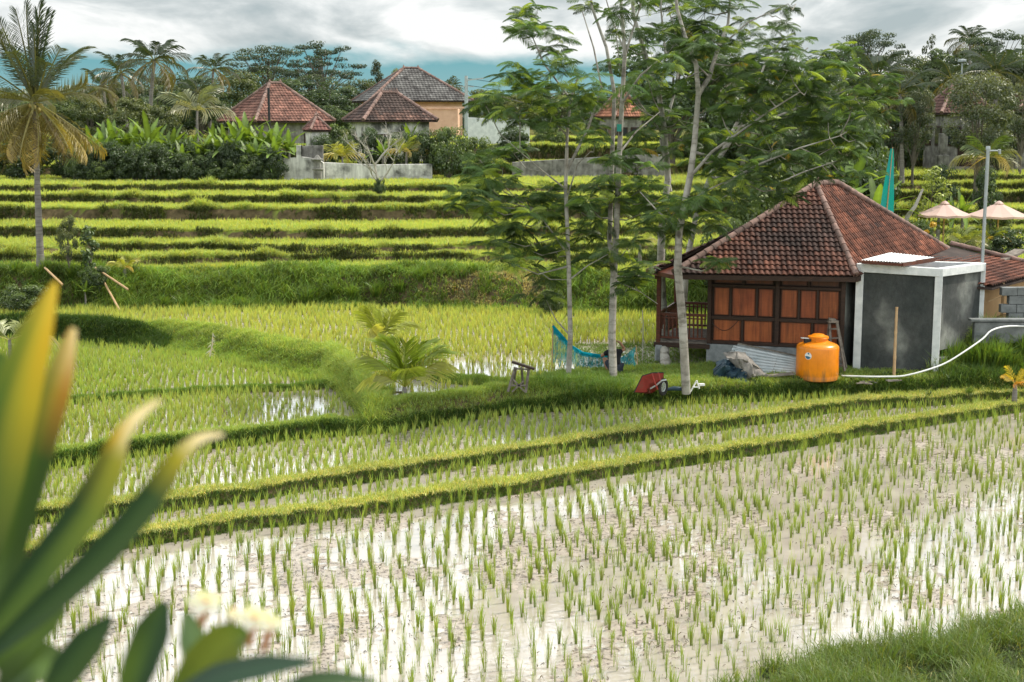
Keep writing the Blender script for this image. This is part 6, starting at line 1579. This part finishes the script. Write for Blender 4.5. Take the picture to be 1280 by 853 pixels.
# thick pale branches of the frangipani
q = P(1130, 275, 46.8); o = MB().tube([(0, 0, -.4), (.1, 0, .1), (.35, 0, .45), (.6, .1, 1.0)], [.09, .08, .06, .035], 7).build('frangipani_branch', M['twig'], None, smooth=True); o.location = q; tag(o, 'thick forked white branch at the foot of the pale-leaved shrub', 'branch')
# teal flag
q = P(1108, 268, 41.5); tq = P(1115, 186, 41.5); q.z = q.z; gzz = hz(q.x, q.y); t = thing('tall_flag', 'narrow teal banner on a tall pole rising behind the hut roof', 'flag', (q.x, q.y, gzz)); o = Vector((q.x, q.y, gzz))
m = MB(); m.tube([(0.03, 0, 0), tuple(q - o), tuple(tq - o + Vector((.02, 0, .05)))], [.03, .025, .01], 7); m.build('pole', M['bamboo'], t)
V = []; F = []
for i in range(21):
    s = i / 20; c = q.lerp(tq, s) - o; wd = .36 * (1 - s) ** .8 + .07
    for k in range(4): u = k / 3 - .5; V.append((c.x + u * wd, c.y + .02 * math.sin(s * 9 + u * 4), c.z))
for i in range(20):
    for k in range(3): a = i * 4 + k; F.append((a, a + 1, a + 5, a + 4))
m = MB(); m.add(V, F, (.0, .27, .34)); m.build('banner', M['flag'], t, smooth=True)
# parasols
def parasol(px, ytop, d, wpx, label, open_flaps=False):
    p = P(px, ytop, d); zb = hz(p.x, d); t = thing('parasol', label, 'parasol', (p.x, d, zb)); H = p.z - zb; W_ = wpx / FP * d / 2; h = .33 * W_ + .12
    m = MB(); m.tube([(0, 0, 0), (0, 0, H + .05)], [.028, .022], 8); m.build('pole', M['bamboo'], t)
    V = [(0, 0, H)]; F = []; n = 8; K = 6
    for j in range(1, 5):
        f = j / 4
        for k in range(n * K):
            a = 2 * math.pi * k / (n * K) + .2; sg = 1 - .055 * f * math.cos((k % K) / K * 2 * math.pi - math.pi) ** 1 * 0; loc = abs((k % K) / K - .5) * 2; rr = W_ * f * (.94 + .06 * loc ** 2)
            V.append((math.cos(a) * rr, math.sin(a) * rr, H - h * f - .03 * (1 - loc) * f + (.02 if j == 4 else 0)))
    N = n * K
    for k in range(N): F.append((0, 1 + k, 1 + (k + 1) % N))
    for j in range(3):
        for k in range(N): a = 1 + j * N; F.append((a + k, a + N + k, a + N + (k + 1) % N, a + (k + 1) % N))
    # valance
    b0 = len(V); 
    for k in range(N): x, y, z = V[1 + 3 * N + k]; V.append((x * 1.0, y * 1.0, z - .07))
    for k in range(N): F.append((1 + 3 * N + k, b0 + k, b0 + (k + 1) % N, 1 + 3 * N + (k + 1) % N))
    m = MB(); m.add(V, F, (.62, .45, .41)); c = m.build('canopy', M['umbrella'], t)
    m = MB(); m.lathe([(.16, -.045), (.08, .02), (.02, .05)], (0, 0, H), 12, col=(.6, .44, .4)); m.build('top_vent', M['umbrella'], c)
    for k in range(8): a = 2 * math.pi * k / 8 + .2; m = MB(); m.bar((0, 0, H - .06), (math.cos(a) * W_ * .97, math.sin(a) * W_ * .97, H - h - .03), .015, .02); m.build('rib', M['bamboo'], t)
parasol(1181, 253, 47, 66, 'pale pink canvas parasol, the nearer one left of the steel pole')
parasol(1249, 253, 49, 74, 'pale pink canvas parasol right of the steel pole')
q = P(1240, 330, 37.6); m = MB(); o_ = q.copy(); m.bar((0, 0, 0), tuple(P(1276, 313, 38.5) - q), .35, .06); ob = m.build('wooden_board', M['wood_grey'], None); ob.location = q; tag(ob, 'weathered wooden board leaning behind the annex roof', 'board')

# ------------------------------------------------------------------ HOUSES
def house(name, label, cat, px, y_eave, y_top, d, wpx, rot, ridge, wallm, roofkw, side=None, finial=True, deep=1.0, zb=None, tiles='tile', windows=True):
    c = P(px, y_eave, d); top = P(px, y_top, d).z; ze = c.z; zb = hz(c.x, d) if zb is None else zb
    half = wpx / FP * d / 2 / (abs(math.cos(rot)) + abs(math.sin(rot)) * deep); hx, hy = half, half * deep
    o = Vector((c.x, d, zb)); t = thing(name, label, cat, o); Rm = Matrix.Rotation(rot, 3, 'Z')
    def w(x, y, z): return o + Rm @ Vector((x, y, 0)) + Vector((0, 0, z - zb))
    e = [w(-hx, -hy, ze), w(hx, -hy, ze), w(hx, hy, ze), w(-hx, hy, ze)]; r1, r2 = w(-ridge, 0, top), w(ridge, 0, top)
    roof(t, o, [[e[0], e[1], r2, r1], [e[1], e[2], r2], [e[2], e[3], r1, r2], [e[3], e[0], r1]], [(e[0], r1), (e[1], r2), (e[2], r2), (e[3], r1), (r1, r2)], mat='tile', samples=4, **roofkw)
    k = .82
    m = MB(); m.prism([tuple((w(a * hx * k, b * hy * k, 0) - o)[:2]) for a, b in ((-1, -1), (1, -1), (1, 1), (-1, 1))], -1, ze - zb + .1); m.build('wall', M[wallm], t)
    if windows:
        for (nx, ny, lx, ly, L, off) in ((0, -1, 1, 0, hx, hy), (1, 0, 0, 1, hy, hx), (-1, 0, 0, 1, hy, hx)):
            for s in (-.45, .45):
                pc = Rm @ Vector((nx * off * k * 1.0 + lx * s * L, ny * off * k * 1.0 + ly * s * L, 0)); zc = (ze - zb) - 1.25
                nv = Rm @ Vector((nx, ny, 0)); lv = Rm @ Vector((lx, ly, 0))
                m = MB(); a = pc + nv * .03 - lv * .42 + Vector((0, 0, zc)); b = pc + nv * .03 + lv * .42 + Vector((0, 0, zc)); m.bar(a, b, .05, 1.1); fo = m.build('window', M['wood_dark'], t)
                m = MB(); a = pc + nv * .06 - lv * .34 + Vector((0, 0, zc)); b = pc + nv * .06 + lv * .34 + Vector((0, 0, zc)); m.bar(a, b, .03, .92); m.build('pane', M['glass'], fo)
    if finial:
        m = MB(); 
        for f in ((0, 1) if ridge > .2 else (.5,)):
            q = r1.lerp(r2, f) - o; m = MB(); m.tube([q, q + Vector((0, 0, .16)), q + Vector((0, 0, .28))], [.11, .07, .02], 6, col=(1, 1, 1)); m.build('finial', M['cap'], t)
    return t, o, w, hx, hy, ze, zb
RK = dict(tw=.20, th=.23, amp=.028, base=(.28, .135, .105), dark=(.17, .095, .075), darkamt=.45, capr=.10, capL=.4, step=.03)
house('red_roofed_house', 'house with a broad pinkish-red tiled pyramid roof behind the banana row', 'house', 345, 152, 105, 86, 150, .62, .35, 'stone', dict(RK, seed=21))
h2 = house('brown_roofed_house', 'smaller house with a weathered brown tiled hip roof and pale walls', 'house', 487, 151, 117, 78, 122, .38, .42, 'plaster', dict(RK, seed=22, base=(.20, .11, .085), dark=(.07, .05, .045), darkamt=1.0))
t, o, w, hx, hy, ze, zb = h2
m = MB()
for k in range(7): q = w(-.42 + k * .14, 0, P(487, 115, 78).z) - o; m.box((q.x, q.y, q.z + .08), (.10, .07, .26), taper=.3)
m.build('ridge_crest', M['cap'], t)
h3 = house('grey_roofed_house', 'large two-storey peach-walled house with a dark grey tiled roof', 'house', 514, 127, 86, 108, 156, .30, .55, 'plaster_pink', dict(RK, seed=23, tw=.24, th=.26, base=(.155, .155, .155), dark=(.09, .09, .09), darkamt=.4), deep=.9)
t, o, w, hx, hy, ze, zb = h3
m = MB(); q = P(545, 140, 101) - o; m.box((q.x, q.y, q.z - 1.1), (3.2, 3.4, 2.6)); m.build('terrace_block', M['plaster_pink'], t, bevel=.03)
m = MB(); m.box((q.x + .6, q.y - 1.9 + .1, q.z + .28), (3.4, .1, .12)); m.build('parapet', M['plaster_pink'], t)
# small pavilion
house('garden_pavilion', 'tiny red-roofed pavilion in front of the red-roofed house', 'pavilion', 396, 163, 146, 74, 36, .5, .0, 'plaster', dict(RK, seed=24, base=(.26, .12, .10), dark=(.16, .08, .07), capr=.07), windows=False)
house('orange_roofed_house', 'small house with a pointed orange roof seen between the tree trunks', 'house', 776, 146, 112, 96, 62, .5, .1, 'stone', dict(RK, seed=25, base=(.45, .20, .12), dark=(.32, .14, .09)), windows=True)
house('grey_shed', 'low grey-roofed shed glimpsed behind the pale forked trunk', 'shed', 905, 148, 136, 92, 70, .2, .9, 'stone', dict(RK, seed=26, base=(.35, .35, .36), dark=(.25, .25, .26)), finial=False)
for px, w_, lab in ((1196, 78, 'dark stone gate house with a brown hip roof, left of the grey-green tree'), (1290, 76, 'dark stone house with a brown roof cut by the right edge')):
    t, o, w, hx, hy, ze, zb = house('stone_house', lab, 'house', px, 142, 108, 82, w_, .12, .3, 'stone', dict(RK, seed=27 + px % 3, base=(.17, .085, .065), dark=(.09, .05, .045)))
    for s in (-1, 1):
        m = MB(); q = w(s * hx * .86, -hy * .92, zb) - o; m.box((q.x, q.y, 1.0), (.42, .42, 2.4)); m.box((q.x, q.y, .55), (.62, .62, .9)); m.build('stone_pillar', M['stone'], t, bevel=.03)
    m = MB(); q = w(0, -hy * .84, zb) - o; m.box((q.x, q.y, 1.0), (.9, .08, 2.0)); m.build('door', M['wood_dark'], t)
    m = MB(); q = w(0, -hy * 1.05, zb) - o; m.box((q.x, q.y, .1), (hx * 2.2, .8, .5)); m.build('plinth', M['stone'], t)
# walls
def wall(name, label, pts, d, h0, mat, thick=.25, extra=None):
    ps = [P(x, y, dd) for (x, y), dd in zip(pts, d)]; o = Vector((ps[0].x, ps[0].y, hz(ps[0].x, ps[0].y))); m = MB()
    for a, b in zip(ps[:-1], ps[1:]):
        za = hz(a.x, a.y) - .4; n = (b - a).cross(Vector((0, 0, 1))).normalized() * thick / 2
        V = [a + n, b + n, b - n, a - n]; V = [Vector((v.x, v.y, za)) - o for v in V] + [v - o for v in V]
        m.add(V, [(0, 3, 2, 1), (4, 5, 6, 7), (0, 1, 5, 4), (1, 2, 6, 5), (2, 3, 7, 6), (3, 0, 4, 7)])
    ob = m.build(name, M[mat], None, bevel=.02); ob.location = o; tag(ob, label, 'wall')
    return ob
wall('ruined_wall', 'stained white ruined wall with a stepped top between the hedge and the long wall', [(355, 198), (371, 197), (371, 182), (377, 182), (377, 196), (398, 199), (405, 204)], [67.6] * 7, 0, 'plaster', .35)
wall('ruined_wall', 'grey slab of broken wall standing behind the white ruined wall', [(372, 183), (404, 182)], [68.6, 68.6], 0, 'stone', .2)
wall('garden_wall', 'long low grey and white garden wall behind the top left terrace', [(403, 203), (470, 206), (500, 205.5), (540, 205)], [68, 68.2, 68.3, 68.5], 0, 'plaster', .3)
wall('boundary_wall', 'pale grey boundary wall right of the grey-roofed house', [(585, 147), (625, 149), (662, 149)], [84, 84, 84], 0, 'plaster_grey' if 'plaster_grey' in M else 'cement_white', .25)
wall('retaining_wall', 'dark stone retaining wall crossing the terraces behind the tree trunks', [(640, 203), (690, 200), (740, 197), (790, 194), (835, 193)], [71.4] * 5, 0, 'stone', .4)
# little shrine on the wall
q = P(397, 212, 67.2); t = thing('stone_shrine', 'small dark carved stone shrine in front of the white wall', 'shrine', (q.x, q.y, hz(q.x, q.y))); m = MB()
m.box((0, 0, .3), (.34, .34, .7)); m.box((0, 0, .68), (.46, .46, .08)); m.box((0, 0, .9), (.3, .3, .36)); m.build('body', M['stone'], t, bevel=.02); m = MB(); m.box((0, 0, 1.12), (.5, .5, .08)); m.box((0, 0, 1.24), (.34, .34, .18), taper=.3); m.build('cap', M['stone'], t, bevel=.02)
# utility pole with wires, and dark pole in front of red roof
q = P(583, 150, 95); tq = P(583, 95, 95); zb = hz(q.x, 95); t = thing('utility_pole', 'concrete utility pole with wires right of the grey-roofed house', 'utility pole', (q.x, 95, zb)); H = tq.z - zb
MB().tube([(0, 0, 0), (0, 0, H)], [.16, .10], 8).build('shaft', M['steel'], t, smooth=True); m = MB(); m.bar((-.1, 0, H - .3), (1.2, 0, H - .15), .08, .08); m.bar((-.4, 0, H - .7), (.5, 0, H - .7), .06, .06); m.build('crossarm', M['steel'], t)
for k, (dx, dz) in enumerate(((26, -.15), (26, -.6))):
    m = MB(); m.tube([(dx * s, 4 * s, H + dz - 1.2 * math.sin(math.pi * s)) for s in [i / 16 for i in range(17)]], .022, 4); m.build('wire', M['black'], t)
q = P(337, 168, 80); t = MB().tube([(0, 0, -2), (0, 0, P(337, 110, 80).z - q.z)], .07, 8).build('dark_pole', M['black'], None); t.location = q; tag(t, 'thin black pole standing before the red pyramid roof', 'pole')
q = P(1202, 95, 86); t = thing('lamp_post', 'slim pale lamp post between the trees at the upper right', 'street lamp', (q.x, 86, hz(q.x, 86))); H = P(1202, 77, 86).z - hz(q.x, 86)
MB().tube([(0, 0, 0), (0, 0, H)], .05, 6).build('post', M['steel'], t); m = MB(); m.lathe([(.05, -.1), (.26, -.02), (.26, .1), (.05, .16)], (0, 0, H), 10); m.build('lamp_head', M['steel'], t)

# ------------------------------------------------------------------ FOREGROUND FRANGIPANI
FD = 1.45
fr = thing('frangipani', 'blurred frangipani plant in the foreground at the lower left, with yellow-tinged leaves and cream flowers', 'plant', (-1.0, 1.2, 0)); FO = Vector((-1.0, 1.2, 0))
def PF(x, y, d=FD): return P(x, y, d) - FO
def leaf(pts, widths, cols, d=FD, roll=0, fold=.25, edge=None, colR=None, dd=0, tiltv=(.2, -1, .1)):
    """pts: pixel midline base->tip, widths px, cols colours along the leaf; colR colour of right half"""
    n = 18; k = len(pts); V = []; F = []; C = []
    xs = np.linspace(0, k - 1, n + 1); P3 = [PF(p[0], p[1], d + (p[2] if len(p) > 2 else 0)) for p in pts]
    def at(arr, x): i = min(int(x), k - 2); f = x - i; f2 = f; a = arr[i]; b = arr[i + 1]; return a + (b - a) * f2
    def cat(x):
        i = min(int(x), k - 2); f = x - i; p0, p1, p2, p3 = P3[max(i-1, 0)], P3[i], P3[i+1], P3[min(i+2, k-1)]
        return .5 * ((2*p1) + (p2 - p0) * f + (2*p0 - 5*p1 + 4*p2 - p3) * f*f + (3*p1 - p0 - 3*p2 + p3) * f**3)
    for j, x in enumerate(xs):
        c = cat(x); tg = (cat(min(k - 1, x + .05)) - cat(max(0, x - .05))).normalized(); tv = Vector(tiltv).normalized(); sd = tg.cross(tv).normalized(); nn = sd.cross(tg).normalized()
        w = at(widths, x) / FP * d * .5 * 1.0
        cl = np.array(at([np.array(q) for q in cols], x)); cr2 = np.array(at([np.array(q) for q in (colR or cols)], x))
        V += [c - sd * w + nn * fold * w, c - sd * w * .5 + nn * fold * w * .4, c, c + sd * w * .5 + nn * fold * w * .4, c + sd * w + nn * fold * w]
        C += [cl * .95, cl, (cl + cr2) * .6, cr2, cr2 * .95]
    for j in range(n):
        for q in range(4): a = j * 5 + q; F.append((a, a + 5, a + 6, a + 1))
    me = np_mesh('leaf', np.array([tuple(v) for v in V]), np.array(F), col=np.clip(np.array(C), 0, 1), smooth=True); mobj('leaf', me, M['plumeria'], fr)
g1 = (.075, .13, .028); g2 = (.038, .075, .026); gd = (.022, .052, .030); ye = (.55, .36, .02); org = (.75, .38, .02); cream = (.85, .70, .52); gp = (.13, .20, .10)
leaf([(-28, 700), (-5, 600), (20, 500), (45, 420), (70, 352)], [52, 68, 62, 42, 5], [g2, g2, (.09, .15, .03), (.20, .23, .035), (.6, .4, .05)], colR=[g2, (.14, .18, .025), (.40, .32, .02), (.55, .36, .02), (.65, .45, .06)])
leaf([(-20, 780), (5, 680), (40, 570), (72, 480), (92, 410)], [56, 60, 54, 36, 8], [gp, g1, g1, (.22, .22, .05), (.6, .4, .2)], colR=[g2, g2, g2, (.4, .2, .04), cream], d=1.5)
leaf([(-20, 800), (50, 710), (105, 640), (140, 575), (150, 548), (172, 520), (200, 500)], [30, 44, 46, 34, 22, 15, 5], [g2, gd, gd, (.14, .15, .03), (.5, .33, .03), cream, cream], colR=[g1, g1, (.14, .19, .03), (.28, .27, .03), (.6, .5, .3), cream, cream], d=1.42)
leaf([(-10, 815), (60, 755), (130, 690), (190, 620), (222, 572), (250, 548), (280, 543)], [18, 36, 40, 34, 22, 14, 5], [gd, gd, gd, gd, (.28, .26, .03), cream, cream], colR=[gd, g2, g2, g2, (.35, .3, .03), cream, cream], d=1.38)
leaf([(-25, 860), (20, 800), (60, 770), (82, 762)], [50, 60, 42, 6], [g2, g1, g1, g1], d=1.5)
leaf([(55, 880), (85, 835), (112, 800), (140, 771)], [20, 44, 42, 6], [g2, gd, gd, gd], colR=[g2, g2, g2, gd], d=1.4)
leaf([(160, 880), (175, 830), (192, 785), (207, 752)], [30, 46, 46, 10], [g1, g1, g2, g2], colR=[gd, gd, gd, gd], d=1.4)
leaf([(255, 870), (248, 830), (240, 795), (234, 765)], [20, 34, 34, 8], [gp, (.16, .25, .15), (.16, .25, .15), gp], d=1.45)
leaf([(225, 870), (255, 830), (285, 800), (310, 790)], [30, 58, 56, 10], [g1, (.13, .17, .03), (.13, .17, .03), g1], d=1.42)
leaf([(210, 880), (270, 850), (330, 835), (392, 828)], [20, 40, 36, 6], [gd, gd, gd, gd], d=1.35, tiltv=(.1, -.6, .8))
leaf([(330, 880), (380, 856), (420, 850), (470, 853)], [14, 28, 24, 6], [gd, g2, g2, g2], d=1.4, tiltv=(.1, -.6, .8))
leaf([(-30, 880), (10, 850), (50, 830), (100, 850)], [50, 70, 60, 8], [g2, g2, g1, g1], d=1.5, tiltv=(.1, -.7, .6))
leaf([(-40, 760), (-25, 640), (-10, 520), (2, 440)], [30, 50, 44, 8], [g2, g1, g1, g1], d=1.55)
# branches down to the ground outside the frame
m = MB(); base = Vector((0, 0, 0))
top = PF(-30, 900, 1.45); m.tube([(0, 0, 0), (.02, 0, 2.5), (.0, .05, 4.8), tuple(top + Vector((-.02, 0, -.08))), tuple(PF(-15, 840))], [.06, .05, .035, .018, .012], 8)
for x, y, dd in ((60, 900, 1.42), (175, 905, 1.4), (250, 900, 1.42), (330, 905, 1.4)): m.tube([(0, .03, 5.2), tuple((Vector((0, .03, 5.2)) + PF(x, y, dd)) * .5 + Vector((0, 0, -.05))), tuple(PF(x, y - 20, dd))], [.022, .014, .009], 7)
m.tube([tuple(PF(250, 890)), tuple(PF(262, 820)), tuple(PF(290, 775))], [.006, .005, .004], 6); m.build('branch', M['bark_pale'], fr, smooth=True)
def flower(x, y, s, d=1.45):
    c = PF(x, y, d); V = []; F = []; C = []
    for k in range(5):
        a = k * 1.2566 + .3; b0 = len(V); 
        for j in range(7):
            t_ = j / 6; rr = s * (.1 + .95 * t_); w = s * .42 * math.sin(math.pi * (.08 + .86 * t_)) ; 
            for q in (-1, 0, 1):
                aa = a + .25 * t_; px_ = math.cos(aa) * rr - math.sin(aa) * q * w; pz_ = math.sin(aa) * rr + math.cos(aa) * q * w
                V.append((c.x + px_, c.y - .35 * s * t_ * t_ + .1 * s * abs(q), c.z + pz_ * .72)); C.append(np.array((.94, .93, .92)) if t_ > .06 else np.array((.85, .55, .2)))
        for j in range(6):
            for q in range(2): e = b0 + j * 3 + q; F.append((e, e + 3, e + 4, e + 1))
    me = np_mesh('flower', np.array(V), np.array(F), col=np.array(C), smooth=True); ob = mobj('flower', me, M['petal'], fr)
    m = MB(); m.tube([c + Vector((0, .01, 0)), PF(x - 8, y + 34, d + .02)], [.006, .004], 6, col=(.6, .35, .25)); m.build('flower_tube', M['petal'], ob)
flower(257, 752, .019); flower(318, 772, .020); flower(338, 778, .014); flower(290, 768, .008)
# ------------------------------------------------------------------ CAMERA, SKY, SUN
cam = bpy.data.cameras.new('Camera'); cam.lens = 50; cam.sensor_width = 36; cam.clip_end = 6000; cam.clip_start = .05
cam.dof.use_dof = True; cam.dof.focus_distance = 29; cam.dof.aperture_fstop = 4.4
co = bpy.data.objects.new('Camera', cam); COL.objects.link(co); co.location = (0, 0, CAMZ); co.rotation_euler = (math.pi / 2 - TH, 0, 0)
scene.camera = co
SUNV = Vector((.60, .22, .80)).normalized()
sun = bpy.data.lights.new('Sun', 'SUN'); sun.energy = 5.0; sun.angle = R(1.8); sun.color = (1, .925, .79)
so = bpy.data.objects.new('Sun', sun); COL.objects.link(so); so.rotation_euler = SUNV.to_track_quat('Z', 'Y').to_euler()
w = bpy.data.worlds.new('World'); scene.world = w; w.use_nodes = True; nt = w.node_tree; nt.nodes.clear(); t = NT(nt)
out = t.n('ShaderNodeOutputWorld'); bg = t.n('ShaderNodeBackground')
sky = t.n('ShaderNodeTexSky'); sky.sky_type = 'NISHITA'; sky.sun_disc = False
sky.sun_elevation = math.asin(SUNV.z); sky.sun_rotation = math.atan2(SUNV.x, SUNV.y)
skc = t.mix(1.0, sky.outputs[0], (.10, .10, .10), 'MULTIPLY')
tc = t.n('ShaderNodeTexCoord'); sp = t.n('ShaderNodeSeparateXYZ'); t.l(tc.outputs['Generated'], sp.inputs[0])
x, y, z = sp.outputs
h = t.math('ADD', t.math('MULTIPLY', t.math('MAXIMUM', z, 0.0), .6), .13)
cx = t.math('MULTIPLY', t.math('DIVIDE', x, h), 2.0); cy = t.math('DIVIDE', y, h); cb = t.n('ShaderNodeCombineXYZ'); t.l(cx, cb.inputs[0]); t.l(t.math('MULTIPLY', z, 30.0), cb.inputs[1]); t.l(t.math('MULTIPLY', cy, .15), cb.inputs[2])
n1 = t.n('ShaderNodeTexNoise'); n1.inputs['Scale'].default_value = .95; n1.inputs['Detail'].default_value = 8; n1.inputs['Roughness'].default_value = .55; n1.inputs['Distortion'].default_value = .35
t.l(cb.outputs[0], n1.inputs['Vector'])
cloudcol = t.ramp(n1.outputs['Fac'], [(.34, (.40, .47, .49)), (.43, (.55, .60, .61)), (.51, (.74, .775, .775)), (.58, (.93, .94, .93))])
# unseen upper sky brightened for water glare, dimmed overhead to deepen shadows
up = t.ramp(z, [(.07, (1.0,) * 3), (.16, (1.5, 1.49, 1.47)), (.45, (1.5, 1.5, 1.5))])
upm = t.n('ShaderNodeMapRange'); upm.inputs['From Min'].default_value = .09; upm.inputs['From Max'].default_value = .18; upm.inputs['To Min'].default_value = 1.0; upm.inputs['To Max'].default_value = 2.6
t.l(z, upm.inputs['Value'])
hi = t.n('ShaderNodeMapRange'); hi.inputs['From Min'].default_value = .32; hi.inputs['From Max'].default_value = .60; hi.inputs['To Min'].default_value = 1.0; hi.inputs['To Max'].default_value = .70; t.l(z, hi.inputs['Value'])
sc_ = t.n('ShaderNodeVectorMath'); sc_.operation = 'SCALE'; t.l(cloudcol, sc_.inputs[0]); t.l(t.math('MULTIPLY', upm.outputs[0], hi.outputs[0]), sc_.inputs['Scale'])
# teal gap low above the hills
n2 = t.n('ShaderNodeTexNoise'); n2.inputs['Scale'].default_value = 1.1; n2.inputs['Detail'].default_value = 6; t.l(cb.outputs[0], n2.inputs['Vector'])
zz = t.math('ADD', z, t.math('MULTIPLY', t.math('SUBTRACT', n2.outputs['Fac'], .5), .045))
zz = t.math('ADD', zz, t.math('MULTIPLY', t.math('MAXIMUM', t.math('SUBTRACT', x, .06), 0.0), .5))
gap = t.ramp(zz, [(.040, (1, 1, 1)), (.052, (0, 0, 0))])
teal = t.ramp(z, [(0.0, (.30, .52, .56)), (.04, (.09, .38, .46))])
c = t.mix(gap, sc_.outputs[0], t.mix(.15, teal, skc))
c = t.mix(.08, c, skc)
t.l(c, bg.inputs['Color']); bg.inputs['Strength'].default_value = 1.12; t.l(bg.outputs[0], out.inputs['Surface'])
scene.view_settings.view_transform = 'Standard'; scene.view_settings.look = 'None'; scene.view_settings.exposure = 0
scene.cycles.use_denoising = True; scene.cycles.denoising_prefilter = 'ACCURATE'
scene.cycles.max_bounces = 7; scene.cycles.diffuse_bounces = 3; scene.cycles.glossy_bounces = 3; scene.cycles.transmission_bounces = 4; scene.cycles.transparent_max_bounces = 12
scene.cycles.caustics_reflective = False; scene.cycles.caustics_refractive = False
scene.render.use_persistent_data = False
